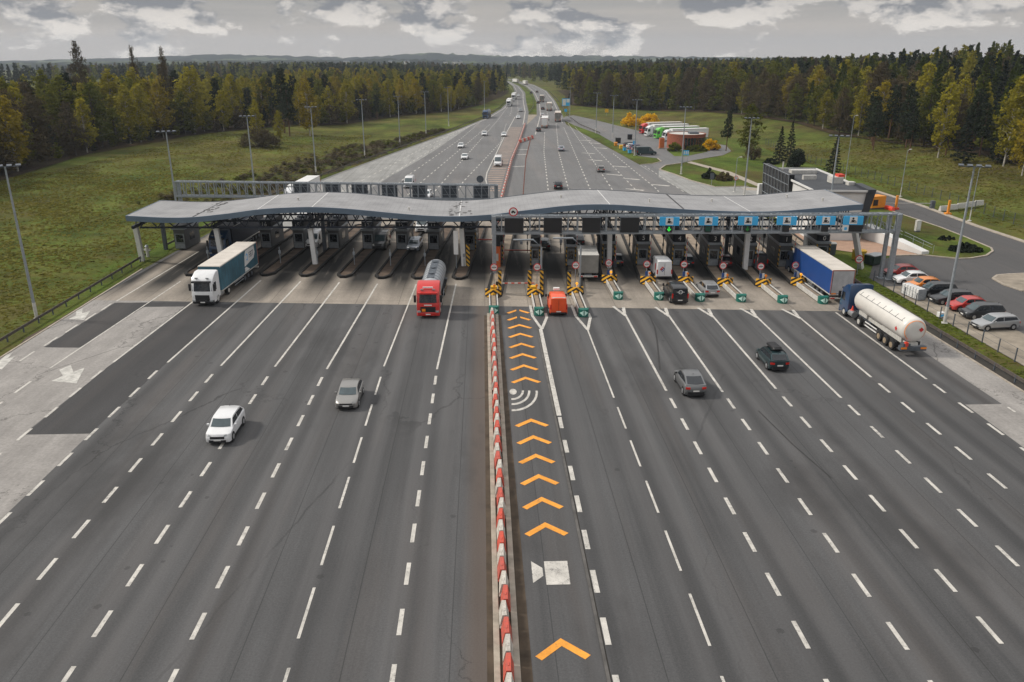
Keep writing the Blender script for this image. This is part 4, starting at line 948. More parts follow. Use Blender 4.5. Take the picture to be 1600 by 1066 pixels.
# ------------------------------------------------------------------ gantries
def gantry(name, label, xa, xb, y0, ztop, h, depth, posts, postmat, slope):
    root = empty(name, (xa, SK(xa, y0), 0), 0, label, 'sign gantry')
    ox, oy = xa, SK(xa, y0)
    def B(mb, nm, m, **kw): mb.v = [(x - ox, y - oy, z) for x, y, z in mb.v]; return mb.build(nm, m, root, **kw)
    zt = lambda x: ztop + slope * (x - xa)
    for d in (0, depth):
        for dz, w in ((-.1, .2), (-h + .12, .26)):
            q = MB(); q.bar((xa, SK(xa, y0 + d), zt(xa) + dz), (xb, SK(xb, y0 + d), zt(xb) + dz), w, w); B(q, 'chord', M['steel'])
    q = MB(); x = xa + .05; k = 0
    n = int(round((xb - xa) / 1.22)); st = (xb - xa - .1) / n
    for k in range(n + 1):
        x = xa + .05 + st * k
        for d in (0, depth): q.bar((x, SK(x, y0 + d), zt(x) - .1), (x, SK(x, y0 + d), zt(x) - h + .1), .13)
        q.bar((x, SK(x, y0), zt(x) - .08), (x, SK(x, y0 + depth), zt(x) - .08), .09); q.bar((x, SK(x, y0), zt(x) - h + .1), (x, SK(x, y0 + depth), zt(x) - h + .1), .1)
        if k < n:
            x2 = x + st; a, b_ = (0, depth) if k % 2 else (depth, 0)
            q.bar((x, SK(x, y0 + a), zt(x) - .06), (x2, SK(x2, y0 + b_), zt(x2) - .06), .08)
            q.bar((x, SK(x, y0 + depth), zt(x) - .2), (x2, SK(x2, y0 + depth), zt(x2) - h + .2), .06)
    B(q, 'lattice', M['steel'])
    for px, d, w in posts:
        q = MB(); q.bar((px, SK(px, y0 + d), 0), (px, SK(px, y0 + d), zt(px) - .05), w, w); q.box(px - w, px + w, SK(px, y0 + d) - w, SK(px, y0 + d) + w, 0, .12); B(q, 'post', postmat, bevel=.03)
    return root, B, zt
gr, GB, zt = gantry('sign_gantry', 'grey lattice gantry carrying the lane signs in front of the canopy, over the outgoing lanes', 1.0, 52.3, 101.7, 7.72, 2.42, 1.0, [(1.3, 0, .5), (51.9, 0, .55), (51.1, .6, .42)], M['steel'], .0150)
def gbox(root, x0, x1, y0, z0, z1, th=.12):
    """box whose front follows the skewed gantry line; local to a thing at its centre"""
    q = MB(); q.box(x0, x1, -th / 2, th / 2, z0, z1); return q
def pictogram(root, parent, dy, w=.95):
    q = MB(); q.box(-w / 2, w / 2, dy - .02, dy, -.44, .5); pn = q.build('pictogram_panel', M['white'], parent)
    q = MB(); d = dy - .03
    q.disc((-.05, d, .26), (0, 1, 0), .13, 14, 0, .02); q.quad((-.24, d, .1), (-.24, d, -.16), (.14, d, -.16), (.1, d, .1)); q.quad((-.36, d - .002, -.16), (-.36, d - .002, -.24), (.4, d - .002, -.24), (.4, d - .002, -.16)); q.quad((.12, d, .06), (.38, d, -.08), (.34, d, -.14), (.1, d, -.04))
    q.build('attendant_symbol', M['black'], pn, fix=False)
for k, (a, b_) in enumerate(((2.63, 5.09), (7.63, 10.0), (12.53, 14.89), (17.33, 19.76))):
    c = (a + b_) / 2; z = zt(c); r = empty('message_board', (c, SK(c, 101.5), z - 1.2), -.086, ['black electronic message board first after the gantry\'s median post', 'black electronic message board second after the gantry\'s median post', 'black electronic message board third after the gantry\'s median post', 'black electronic message board next to the first blue lane sign'][k], 'message board', 'dark message boards on the gantry')
    q = MB(); q.box(-(b_ - a) / 2, (b_ - a) / 2, -.15, .12, -.98, .98); q.build('cabinet', M['steel_dark'], r, bevel=.02)
    q = MB(); q.box(-(b_ - a) / 2 + .05, (b_ - a) / 2 - .05, -.17, -.15, -.93, .93); q.build('screen', M['black'], r)
lab = ['blue lane sign with lit green arrow beneath, beside the last dark message board', 'blue lane sign with attendant symbol over the lane between booths 4 and 3', 'blue lane sign with green arrow beneath over the lane past booth 3', 'blue lane sign with attendant symbol, fourth along the gantry from the median', 'blue lane sign with attendant symbol above the front of the blue lorry', 'blue lane sign nearest the gantry\'s outer posts, with a small white plate']
for k, (a, b_) in enumerate(((22.27, 24.77), (27.19, 29.6), (32.08, 34.56), (36.87, 39.34), (41.72, 44.1), (45.05, 47.49))):
    c = (a + b_) / 2; z = zt(c); r = empty('lane_sign', (c, SK(c, 101.5), z - .78), -.086, lab[k], 'lane sign', 'blue lane signs on the gantry')
    w = (b_ - a) / 2
    q = MB(); q.box(-w, w, -.1, .05, -.55, .55); q.build('panel', M['sign_blue'], r, bevel=.02)
    pictogram(r, r, -.1)
    if k < 5:
        q = MB(); q.box(-.4, .4, -.12, .1, -1.4, -.58); sg = q.build('signal_box', M['black'], r)
        if k in (0, 2):
            q = MB(); d = -.13
            q.quad((-.07, d, -.68), (-.07, d, -1.05), (.07, d, -1.05), (.07, d, -.68)); q.quad((-.26, d, -1.0), (0, d, -1.3), (.26, d, -1.0), (.17, d, -.92), (0, d, -1.12), (-.17, d, -.92)); q.build('green_arrow', M['led_green'] if k == 0 else mat('dim_green_led', (.02, .25, .04), .5), sg, fix=False)
        elif k == 1:
            q = MB(); d = -.13; q.box(-.3, .3, d - .005, d + .005, -1.3, -.68); q.build('signal_face', mat('dim_signal_face', (.01, .07, .05), .4), sg)
    else:
        q = MB(); q.box(-w, -w + .75, -.1, .05, -1.38, -.58); pl_ = q.build('plate', M['white'], r); q = MB(); q.box(-w + .22, -w + .55, -.12, -.1, -1.2, -.85); q.build('blue_symbol', M['sign_blue'], pl_)
        q = MB(); q.box(-w + .8, w, -.12, .1, -1.4, -.58); q.build('signal_box', M['black'], r)
def round_sign(name, label, cat, loc, r, pole_h, rz=-.05, kind='bar', group=None, back=False):
    """round prohibition sign; loc is the foot of its pole"""
    t = empty(name, loc, rz, label, cat, group)
    if pole_h: q = MB(); q.tube([(0, .06, 0), (0, .06, pole_h + r)], .045, 8); q.build('pole', M['steel'], t)
    q = MB(); q.disc((0, 0, pole_h), (0, 1, 0), r, 28, 0, .03); d = q.build('disc', M['steel_dark'] if back else M['red_deep'], t, smooth=40)
    if not back:
        q = MB(); q.disc((0, -.022, pole_h), (0, 1, 0), r * .76, 28, 0, .012); fc = q.build('face', M['white'], d, smooth=40)
        q = MB(); y = -.032
        if kind == 'bar':
            q.box(-r * .62, r * .62, y - .004, y, pole_h - r * .1, pole_h + r * .1); q.build('bar', M['black'], fc)
            text('lettering', 'STOP', r * .34, M['black'], fc, (0, y, pole_h + r * .36), (pi / 2, 0, 0)); text('lettering', 'OPŁATA', r * .22, M['black'], fc, (0, y, pole_h - r * .36), (pi / 2, 0, 0))
        elif kind == 'car':
            q.quad(*[(a * r * .62, y, pole_h + b_ * r * .62) for a, b_ in ((-.75, -.3), (.8, -.3), (.85, .05), (.45, .12), (.2, .42), (-.4, .42), (-.6, .1), (-.8, .02))])
            for s in (-.4, .45): q.disc((s * r * .62, y - .003, pole_h - r * .22), (0, 1, 0), r * .13, 12, 0, .006)
            q.build('car_symbol', M['black'], fc, fix=False)
    return t
round_sign('prohibition_sign', 'round red-rimmed sign with black car standing on top of the gantry', 'road sign', (3.77, SK(3.77, 101.6), zt(3.8) + .02), .58, .5, -.086, 'car')
# rear gantry over the incoming lanes
g2, GB2, zt2 = gantry('sign_gantry', 'grey lattice gantry seen from behind above the rear edge of the canopy', -47.9, 2.2, 122.3, 8.75, 2.45, 1.0, [(-47.5, .4, .5), (1.9, .4, .5)], M['steel'], -.004)
for a, b_ in ((-29.5, -27.0), (-24.6, -22.2), (-20.48, -17.97), (-15.75, -13.34), (-11.02, -8.69), (-6.36, -4.13), (-1.6, .74)):
    c = (a + b_) / 2; r = empty('message_board', (c, SK(c, 123.6), zt2(c) - 1.25), -.086, 'dark grey back of a message board hung on the rear gantry', 'message board', 'message board backs on the rear gantry')
    q = MB(); q.box(-(b_ - a) / 2, (b_ - a) / 2, -.14, .14, -1.0, 1.0); q.build('cabinet', M['steel_dark'], r, bevel=.02)
    q = MB()
    for z in (-.5, .5): q.box(-(b_ - a) / 2, (b_ - a) / 2, -.2, -.14, z - .04, z + .04)
    q.build('bracket', M['steel'], r)
round_sign('prohibition_sign', 'dark back of a round sign standing on the rear gantry', 'road sign', (-.5, SK(-.5, 123), zt2(-.5)), .55, .75, -.086, back=True)

# ------------------------------------------------------------------ islands
def capsule(w, y0, y1, tip):
    return [(-w, y1 - tip * .6), (-w, y0 + tip), (-w * .35, y0), (w * .35, y0), (w, y0 + tip), (w, y1 - tip * .6), (w * .5, y1), (-w * .5, y1)]
def ring(mb, outer, inner, z0, z1):
    n = len(outer)
    for k in range(n):
        a, b_ = outer[k], outer[(k + 1) % n]; c, d = inner[(k + 1) % n], inner[k]
        mb.quad((a[0], a[1], z1), (b_[0], b_[1], z1), (c[0], c[1], z1), (d[0], d[1], z1)); mb.quad((a[0], a[1], z0), (b_[0], b_[1], z0), (b_[0], b_[1], z1), (a[0], a[1], z1)); mb.quad((d[0], d[1], z1), (c[0], c[1], z1), (c[0], c[1], z0 + .1), (d[0], d[1], z0 + .1))
def island(xn, yn, length, label, fill, group, w=1.0):
    r = empty('toll_island', (xn, yn, 0), -.082, label, 'traffic island', group)
    o = capsule(w, 0, length, 1.1); i_ = capsule(w - .3, .4, length - .4, 1.1)
    q = MB(); ring(q, o, i_, 0, .3); q.build('kerb', M['kerb_dark'], r)
    q = MB(); q.quad(*[(x, y, .17) for x, y in i_]); q.build('filling', fill, r, fix=False)
    return r
def booth(xc, yc, w, L, num, label, group, H=2.95, dark=1.35, hazard=True, side=-1, col='booth'):
    """toll booth: grey cabin with a window in the near end and a dark rounded attic with its number"""
    r = empty('toll_booth', (xc, yc, .15), -.082, label, 'toll booth', group)
    q = MB(); q.box(-w / 2, w / 2, 0, L, 0, H); cab = q.build('cabin', M[col], r, bevel=.03)
    q = MB()
    for s in (-1, 1):
        for k in range(5):
            y0 = .25 + (L - .5) * k / 5; q.box(s * w / 2 - .012, s * w / 2 + .012, y0, y0 + .03, .1, H - .1)
    q.build('panel_joint', M['steel_dark'], cab)
    q = MB(); q.box(-w * .32, w * .32, -.025, .0, 1.0, 2.15); q.build('front_window', M['glass'], cab)
    q = MB(); q.box(-w * .42, -w * .32, -.04, 0, .9, 2.25); q.box(w * .32, w * .42, -.04, 0, .9, 2.25); q.box(-w * .42, w * .42, -.04, 0, 2.15, 2.28); q.box(-w * .42, w * .42, -.04, 0, .9, 1.0); q.build('window_frame', M['steel'], cab)
    q = MB(); q.box(-w * .42, w * .42, -.12, -.04, .1, .85); q.build('service_locker', M['steel'], cab, bevel=.02)
    for s in (-1, 1):
        q = MB(); q.box(s * w / 2 - .02, s * w / 2 + .02, L * .3, L * .62, 1.05, 2.1); q.build('side_window', M['glass'], cab)
    q = MB(); q.box(-w / 2 - .12, w / 2 + .12, -.3, L + .15, H, H + .35); q.build('canopy_band', M['steel'], r, bevel=.03)
    q = MB(); n = 8; o = [(-w / 2 - .05, L), (-w / 2 - .05, .3)] + [(-(w / 2 + .05) * cos(pi * k / n), .3 - .5 * sin(pi * k / n)) for k in range(1, n)] + [(w / 2 + .05, .3), (w / 2 + .05, L)]
    q.prism(o, H + .35, H + dark); att = q.build('attic', M['booth_dark'], r, smooth=35)
    if num: text('lane_number', num, .85, M['white'], att, (0, -.235, H + .35 + (dark - .35) / 2), (pi / 2, 0, 0))
    q = MB(); q.box(-w * .3, w * .2, L * .45, L * .7, H + dark, H + dark + .3); q.build('roof_unit', M['steel_dark'], att)
    if hazard:
        for s in (-1, 1):
            q = MB(); q.box(s * (w / 2 + .02) - .075, s * (w / 2 + .02) + .075, -.3, -.15, 0, H); q.build('hazard_post', M['hazard'], r)
    return r
# ---- outgoing side (right of the median)
RI = [(1.0, 84.2, 90.6), (6.0, 83.5, 90.5), (10.85, 82.9, 91.2), (15.75, 89.3, 96.4), (20.5, 88.9, 95.6), (25.2, 88.2, 95.3), (29.95, 87.8, 94.4), (34.6, 87.1, 93.9), (39.2, 86.7, 94.4)]
NM = ['at the red and white median barrier', 'between empty lane and orange van', 'between orange van and box lorry', 'in front of booth 6', 'in front of booth 5', 'in front of booth 4', 'in front of booth 3', 'in front of booth 2', 'alongside the blue lorry']
for k, (xn, yn, yc) in enumerate(RI):
    where = NM[k]
    island(xn, yc - .3, 133.5 - .086 * xn - yc, 'long narrow toll island with sooty kerb ' + where, M['tan_fill'], 'toll islands of the outgoing lanes')
    # impact barrier
    r = empty('impact_barrier', (xn, yn, 0), 0, 'low grey crash barrier with green arrow nose ' + where, 'crash barrier', 'green-nosed crash barriers')
    L = yc - yn - .2
    q = MB(); q.box(-.34, .34, .45, L, .06, .5); q.build('deck', M['tan_fill'], r)
    for s in (-1, 1):
        q = MB(); q.box(s * .44 - .07, s * .44 + .07, .35, L, .1, .62); q.build('side_rail', M['offwhite'], r, bevel=.02)
        q = MB(); q.box(s * .30 - .045, s * .30 + .045, .4, L, .5, .535); q.build('slot', M['black'], r)
    q = MB(); n = 14
    o = [(.56 * cos(pi + pi * t / n), .5 + .55 * sin(pi + pi * t / n)) for t in range(n + 1)]
    q.prism(o, .02, .86); q.box(-.56, .56, .5, .75, .02, .86); ns = q.build('nose', M['green'], r, smooth=35)
    for s in (-1, 1):
        q = MB()
        def np_(u, z):  # point on the round nose, u in -1..1
            a = -pi / 2 + u * pi / 2; return (.57 * cos(a), .5 + .56 * sin(a) - .012, z)
        q.quad(np_(s * .06, .14), np_(s * .06, .8), np_(s * .3, .62), np_(s * .62, .47), np_(s * .3, .32)); q.build('arrow', M['mint'], ns, fix=False)
    # chevron head
    r = empty('hazard_board', (xn, yc, .1), 0, 'yellow and black chevron wedge ' + where, 'hazard board', 'chevron wedges on the outgoing islands')
    for s in (-1, 1):
        q = MB(); q.quad((0, -.55, .0), (s * .95, .45, .0), (s * .95, .45, .95), (0, -.55, 1.1)); q.v += [(x, y + .1, z) for x, y, z in q.v]; q.f += [(7, 6, 5, 4)] + [(j, 4 + j, 4 + (j + 1) % 4, (j + 1) % 4) for j in range(4)]; q.m += [0] * 5
        q.build('chevron_panel', M['hazard_v'], r)
    q = MB(); q.box(-.25, .25, .2, .7, 0, .8); q.build('support', M['black'], r)
    q = MB(); q.tube([(.15, .3, .8), (.15, .3, 1.25)], .03, 6); q.disc((.15, .3, 1.36), (0, 1, 0), .15, 16, 0, .14); q.build('warning_lamp', M['warn_lit'] if k in (2, 3, 8) else M['amber'], r)
    # STOP sign
    ys = yc + (2.0 if k < 3 else 2.4)
    zc = 3.1 if k < 3 else 1.95
    sx = xn + (.15 if k != 1 else .3)
    round_sign('toll_stop_sign', 'round white sign with red rim and dark bar ' + where, 'road sign', (sx, ys, .15), .46, zc, 0, 'bar', 'round toll signs at the outgoing islands')
    if k >= 3:
        r = empty('info_plate', (sx + .1, ys - .45, .15), .3, 'small tilted blue and white plate below the round sign ' + where, 'plate', 'blue and white plates on the islands')
        q = MB(); q.tube([(0, .04, 0), (0, .04, .95)], .035, 6); q.build('pole', M['steel'], r)
        q = MB(); q.box(-.36, .0, -.03, .02, .55, 1.15); q.build('blue_half', mat('deep_blue_film', (.03, .09, .28), .4), r); q = MB(); q.box(.0, .34, -.03, .02, .55, 1.15); q.build('white_half', M['white'], r)
XB = [1.9, 6.9, 11.7, 16.9, 21.5, 26.3, 31.0, 35.7, 40.4]
BN = [None, None, None, '6', '5', '4', '3', '2', '1']
for k in range(9):
    xn, yn, yc = RI[k]; x = XB[k]; y = SK(x, 107)
    if k < 3:
        lb = ['orange and dark blue barrier cabin beside the median', 'grey barrier cabin between the empty lane and the dark off-roader\'s lane', 'grey barrier cabin ahead of the orange van, next to the box lorry'][k]
        booth(x, y - (1.0 if k else 0), 1.15, 5.0, None, lb, 'barrier cabins of the electronic lanes', 2.7, 1.2, True, col='booth')
        if k == 0:
            r = empty('payment_terminal', (x - .3, y - 2.2, .15), -.08, 'tall orange terminal with white front under the gantry\'s median post', 'terminal')
            q = MB(); q.box(-.55, .55, 0, .9, 0, 2.9); q.build('housing', mat('terminal_orange', (.62, .13, .03), .5), r, bevel=.04); q = MB(); q.box(-.3, .3, -.03, 0, .9, 1.9); q.build('front_panel', M['offwhite'], r); q = MB(); q.box(-.5, .5, -.05, .9, 2.9, 4.2); q.build('hood', M['booth_dark'], r)
        # striped bollards
        for s in ((1,) if k == 0 else (-1, 1) if k == 1 else (-1,)):
            r = empty('striped_bollard', (xn + s * .72 + .1, yc + 1.6, .1), 0, ['tall yellow and black bollard by the red and white median barrier', ('tall striped bollard on the empty lane\'s side of the island', 'tall striped bollard on the orange van\'s side of the island')[s > 0], 'tall yellow and black bollard beside the grey box lorry'][k], 'bollard', 'tall striped bollards')
            q = MB(); q.box(-.2, .2, -.2, .2, 0, 2.9 if k < 2 else 2.5); q.build('column', M['hazard'], r, bevel=.03); q = MB(); q.box(-.26, .26, -.26, .26, 0, .15); q.build('base', M['steel_dark'], r); q = MB(); q.box(-.22, .22, -.22, .22, 2.9 if k < 2 else 2.5, 2.98 if k < 2 else 2.58); q.build('cap', M['black'], r)
        if k < 2:
            r = empty('barrier_machine', (xn - (.15 if k else -.1), yc + .9, .1), 0, ['yellow barrier housing on the median island', 'yellow barrier housing on the island beside the orange van\'s lane'][k], 'barrier machine')
            q = MB(); q.box(-.38, .38, -.3, .3, 0, 1.15); q.build('housing', M['yellow'], r, bevel=.04); q = MB(); q.box(-.25, .25, -.33, -.3, .3, .8); q.build('door', M['steel_dark'], r)
        if k == 0:
            r = tag(empty('barrier_boom', (xn + .6, yc + 2.2, 1.2)), 'lowered red and white boom closing the empty lane beside the median', 'barrier boom')
            q = MB(); q.box(0, 4.4, -.05, .05, -.06, .06); q.build('arm', M['redwhite_x'], r); q = MB(); q.box(-.25, .05, -.15, .15, -.25, .2); q.build('hub', M['black'], r)
        if k >= 1:
            r = empty('camera_mast', (xn + .9, yc + 3.5, .15), 0, ['grey camera arm reaching over the lane beside the median', 'grey camera arm reaching over the dark off-roader\'s lane'][k - 1], 'camera mast', 'camera arms over the electronic lanes')
            q = MB(); q.tube([(0, 0, 0), (0, 0, 5.2), (-1.0, 0, 6.1), (-3.4, 0, 6.1)], .11, 8); q.build('mast', M['steel'], r, smooth=40); q = MB(); q.box(-2.6, -2.3, -.3, .1, 5.6, 5.95); q.build('camera', M['steel_dark'], r)
    else:
        booth(x, y, 1.6, 6.2, BN[k], ['dark toll booth numbered 6 hidden behind the small box lorry', 'grey toll booth numbered 5', 'grey toll booth numbered 4', 'grey toll booth numbered 3', 'grey toll booth numbered 2', 'grey toll booth numbered 1 beside the blue lorry'][k - 3], 'toll booths of the outgoing lanes')
    # lane posts and raised boom around each booth
    r = empty('lane_barrier', (x + .75, y - 1.2, .15), -.08, 'raised red and white barrier arm ' + where, 'lane barrier', 'raised lane barriers')
    q = MB(); q.box(-.2, .2, -.2, .2, 0, 1.05); q.build('housing', M['steel_dark'], r, bevel=.03); q = MB(); q.box(-.04, .04, -.3, -.22, .9, 4.3); q.build('arm', M['redwhite_z'], r)
    r = empty('signal_post', (x - .65, y + 6.6, .15), 0, 'thin dark signal post behind the booth ' + where, 'signal post', 'signal posts behind the booths')
    q = MB(); q.tube([(0, 0, 0), (0, 0, 3.6)], .06, 8); q.build('pole', M['black'], r); q = MB(); q.box(-.16, .16, -.16, .12, 2.6, 3.3); q.build('signal_head', M['black'], r); q = MB(); q.box(-.12, .12, -.12, .1, 1.2, 1.6); q.build('card_reader', M['steel'], r)
booth(46.6, SK(46.6, 110), 1.7, 6.0, '0', 'dark roofed toll booth with roof fan between the blue lorry and the brick-red forecourt', None, 2.6, 1.2)
island(46.3, SK(46.3, 99), 32, 'outermost toll island with the booth beyond the blue lorry', M['tan_fill'], 'toll islands of the outgoing lanes', .9)
round_sign('toll_stop_sign', 'round white sign with red rim beside the white leaning canopy column', 'road sign', (48.8, 99.6, 0), .55, 2.1, 0, 'bar', 'round toll signs at the outgoing islands')
# ---- incoming side (left of the median)
LI = [(-38.5, 101.9), (-33.5, 101.8), (-28.6, 101.5), (-23.4, 101.0), (-18.3, 100.3), (-13.3, 99.6), (-8.6, 99.2), (-3.3, 98.8)]
LW = ['furthest from the median, ahead of the white lorry', 'hidden beside the white lorry\'s trailer', 'just behind the white and teal lorry', 'with the white column, second past the white lorry', 'third past the white and teal lorry', 'second from the red tanker', 'half hidden by the red tanker', 'next to the median, right of the red tanker']
LN = ['17', '16', '15', '14', '13', '12', '11', '10']
for k, (xn, yn) in enumerate(LI):
    island(xn, yn, 33.5, 'rusty toll island with sooty kerb ' + LW[k], M['rust_fill'], 'toll islands of the incoming lanes', 1.05)
    x = xn + 1.2; y = SK(x, 114.7)
    booth(x, y, 1.7, 5.6, LN[k], 'grey toll booth numbered ' + LN[k] + ' on an incoming lane', 'toll booths of the incoming lanes', 2.75, 1.3, k == 7)
    r = empty('ticket_post', (xn + .55, yn + 6.5, .15), 0, 'slim grey ticket post on the island ' + LW[k], 'ticket post', 'ticket posts on the incoming islands')
    q = MB(); q.tube([(0, 0, 0), (0, 0, 2.3)], .055, 8); q.build('pole', M['steel'], r); q = MB(); q.box(-.15, .15, -.12, .12, 1.35, 1.8); q.build('ticket_box', M['steel'], r, bevel=.02)
    r = empty('lane_barrier', (x + .6, y + 7.2, .15), 0, 'raised red and white barrier arm behind booth ' + LN[k], 'lane barrier', 'raised lane barriers')
    q = MB(); q.box(-.2, .2, -.2, .2, 0, 1.05); q.build('housing', M['yellow'], r, bevel=.03); q = MB(); q.box(-.04, .04, -.3, -.22, .9, 4.1); q.build('arm', M['redwhite_z'], r)
booth(-44.8, 117.2, 1.7, 5.0, None, 'grey toll booth outermost on the meadow side, beside the guard rail', 'toll booths of the incoming lanes', 2.9, .6, False)
r = empty('striped_bollard', (-2.2, 105.2, .1), 0, 'yellow and black bollard beside booth 10 on an incoming lane', 'bollard', 'tall striped bollards')
q = MB(); q.box(-.25, .25, -.2, .2, 0, 3.1); q.build('column', M['hazard'], r, bevel=.03); q = MB(); q.box(-.3, .3, -.26, .26, 0, .12); q.build('base', M['steel_dark'], r)
r = empty('info_banner', (-3.75, 103.9, .15), 0, 'narrow white banner with vertical lettering on the island next to the median', 'banner')
q = MB(); q.tube([(0, .05, 0), (0, .05, 5.4)], .05, 8); q.build('pole', M['steel'], r); q = MB(); q.box(-.3, .3, -.03, .02, 2.0, 5.2); q.build('panel', M['white'], r, bevel=.01)
for x0, x1, y, nm in ((-2.0, 1.2, 118.3, 'lowered red boom across the lane next to the median'), (2.4, 6.6, 111.2, 'thin red boom across the empty lane under the gantry')):
    r = empty('barrier_boom', (x0, y, 1.0), -.08, nm, 'barrier boom'); q = MB(); q.box(0, x1 - x0, -.06, .06, -.07, .07); q.build('arm', M['red'], r); q = MB(); q.box(-.2, .1, -.15, .15, -.9, .2); q.build('housing', M['steel_dark'], r)
# hydrant-like post by the outer column
r = empty('marker_post', (-48.0, 113.0, 0), 0, 'stubby white and grey post standing on grass by the leaning white column', 'post')
q = MB(); q.tube([(0, 0, 0), (0, 0, 1.5)], .22, 12); q.build('body', M['offwhite'], r, smooth=40); q = MB(); q.tube([(0, 0, 1.5), (0, 0, 1.75)], [.3, .12], 12); q.build('cap', M['steel'], r); q = MB(); q.box(-.45, .45, -.1, .1, .9, 1.15); q.build('arms', M['offwhite'], r)

# ------------------------------------------------------------------ median barrier blocks
def block_mesh(m, L):
    q = MB(); q.loft([(0.02, 0), (0.02, .22), (.06, .3), (.04, .82), (L - .04, .82), (L - .06, .3), (L - .02, .22), (L - .02, 0)], [(-.29, 0, 0, .60, 0), (-.27, 0, 0, .58, 0), (-.13, 0, 0, 0, 0), (.13, 0, 0, 0, 0), (.27, 0, 0, .58, 0), (.29, 0, 0, .60, 0)])
    q.box(-.05, .05, .35, .55, .82, .85); o = q.build('barrier_block', m, bevel=.02); return o
proto_w, proto_r = block_mesh(M['white_barrier'], 1.25), block_mesh(M['red_barrier'], 1.25)
tag(proto_r, 'red plastic block of the straight median barrier before the toll lanes', 'barrier block', 'red blocks of the near median barrier')
tag(proto_w, 'cream plastic block of the straight median barrier before the toll lanes', 'barrier block', 'cream blocks of the near median barrier')
y = 17.52; k = 0; rr = random.Random(5)
while y < 83.6:
    src = proto_r if k % 2 else proto_w
    o = src if k < 2 else src.copy()
    if k >= 2: COL.objects.link(o)
    o.location = (.83 + rr.uniform(-.06, .06), y + rr.uniform(-.02, .02), .01); o.rotation_euler = (0, 0, rr.uniform(-.045, .045)); o.scale = (.86, 1, 1); y += 1.26; k += 1
y = 128.; k = 0
while y < 342:
    o = (proto_r if k % 2 else proto_w).copy(); COL.objects.link(o)
    tag(o, ('red' if k % 2 else 'cream') + ' block of the barrier line dividing the carriageways beyond the canopy', 'barrier block', ('red' if k % 2 else 'cream') + ' blocks of the far median barrier')
    x = interp(MEDL, y); x2 = interp(MEDL, y + 2); o.location = (x + .3, y, .01); o.rotation_euler = (0, 0, -atan2(x2 - x, 2)); o.scale = (1, 1.6, 1); y += 2.03; k += 1
for k in range(7):
    t = k / 7; o = (proto_r if k % 2 == 0 else proto_w).copy(); COL.objects.link(o)
    tag(o, ('red' if k % 2 == 0 else 'cream') + ' block of the slanting barrier across the closed far median', 'barrier block', ('red' if k % 2 == 0 else 'cream') + ' blocks of the slanting barrier')
    o.location = (11.9 + 5.5 * t, 269.5 + 16 * t, .01); o.rotation_euler = (0, 0, -.33); o.scale = (1.3, 1.85, 1.2)
# posts of the second divider beyond the canopy
pb = MB(); pb.box(-.09, .09, -.09, .09, 0, .75); pb.box(-.13, .13, -.13, .13, 0, .1); p0 = pb.build('delineator_post', M['red_dull'])
y = 142.
k = 0
while y < 292:
    o = p0 if k == 0 else p0.copy()
    if k: COL.objects.link(o)
    tag(o, 'short reddish delineator post on the second divider beyond the canopy', 'delineator', 'delineator posts beyond the canopy'); o.location = (interp(MEDR, y) - .6, y, 0); y += 3.5; k += 1

# ------------------------------------------------------------------ lamp posts
def lamp_post(x, y, h, label, group, heads=4, rz=0., rad=.17, scale=1.):
    r = empty('lamp_post', (x, y, hgt(x, y) - .05), rz, label, 'lamp post', group)
    q = MB(); q.tube([(0, 0, 0), (0, 0, h * .5), (0, 0, h)], [rad, rad * .8, rad * .5], 12); q.build('pole', M['steel'], r, smooth=40)
    q = MB(); q.tube([(0, 0, 0), (0, 0, 1.9)], rad * 1.06, 12); q.box(-.3, .3, -.3, .3, 0, .12); q.build('base_sleeve', M['offwhite'], r)
    if heads >= 2:
        q = MB(); q.bar((-1.25 * scale, 0, h), (1.25 * scale, 0, h), .09, .09); q.build('crossarm', M['steel_dark'], r)
        for k in range(heads):
            xx = (-1.2 + 2.4 * k / (heads - 1)) * scale
            q = MB(); q.loft([(-.45, .0), (-.5, .12), (.35, .2), (.4, .06)], [(xx - .24, 0, 0, 0, 0), (xx + .24, 0, 0, 0, 0)]); q.v = [(a, b_, c + h + .02) for a, b_, c in q.v]; q.build('lamp_head', M['steel_dark'], r, bevel=.02)
    else:
        q = MB(); q.tube([(0, 0, h - .1), (0, -.25, h + .1), (0, -.9, h + .18)], .04, 8); q.build('arm', M['steel'], r); q = MB(); q.box(-.15, .15, -1.5, -.8, h + .1, h + .24); q.build('lamp_head', M['offwhite'], r, bevel=.04)
    return r
LPG = 'tall floodlight posts along the meadow side'
for k, (x, y, h) in enumerate(((-48.9, 84.5, 16.4), (-50.3, 132.2, 15.7), (-47, 166.4, 15.7), (-40.7, 197.9, 15.6), (-33.5, 231.5, 15.6), (-26.7, 264, 15), (-20.5, 297, 15), (-14, 339, 15), (1, 426, 15))):
    lamp_post(x, y, h, ['tall floodlight post standing by the guard rail near the concrete lanes', 'tall floodlight post rising behind the canopy\'s meadow end', 'tall floodlight post in front of the round bare bush', 'tall floodlight post in front of the big orange birch', 'tall floodlight post fifth from the near meadow side, beside dark pines', 'tall floodlight post sixth along the meadow-side verge', 'tall floodlight post seventh along the meadow-side verge', 'tall floodlight post eighth along the verge, below yellow trees', 'most distant floodlight post on the meadow side, near the dark lorry'][k], LPG, 4, .5 - .08 * k)
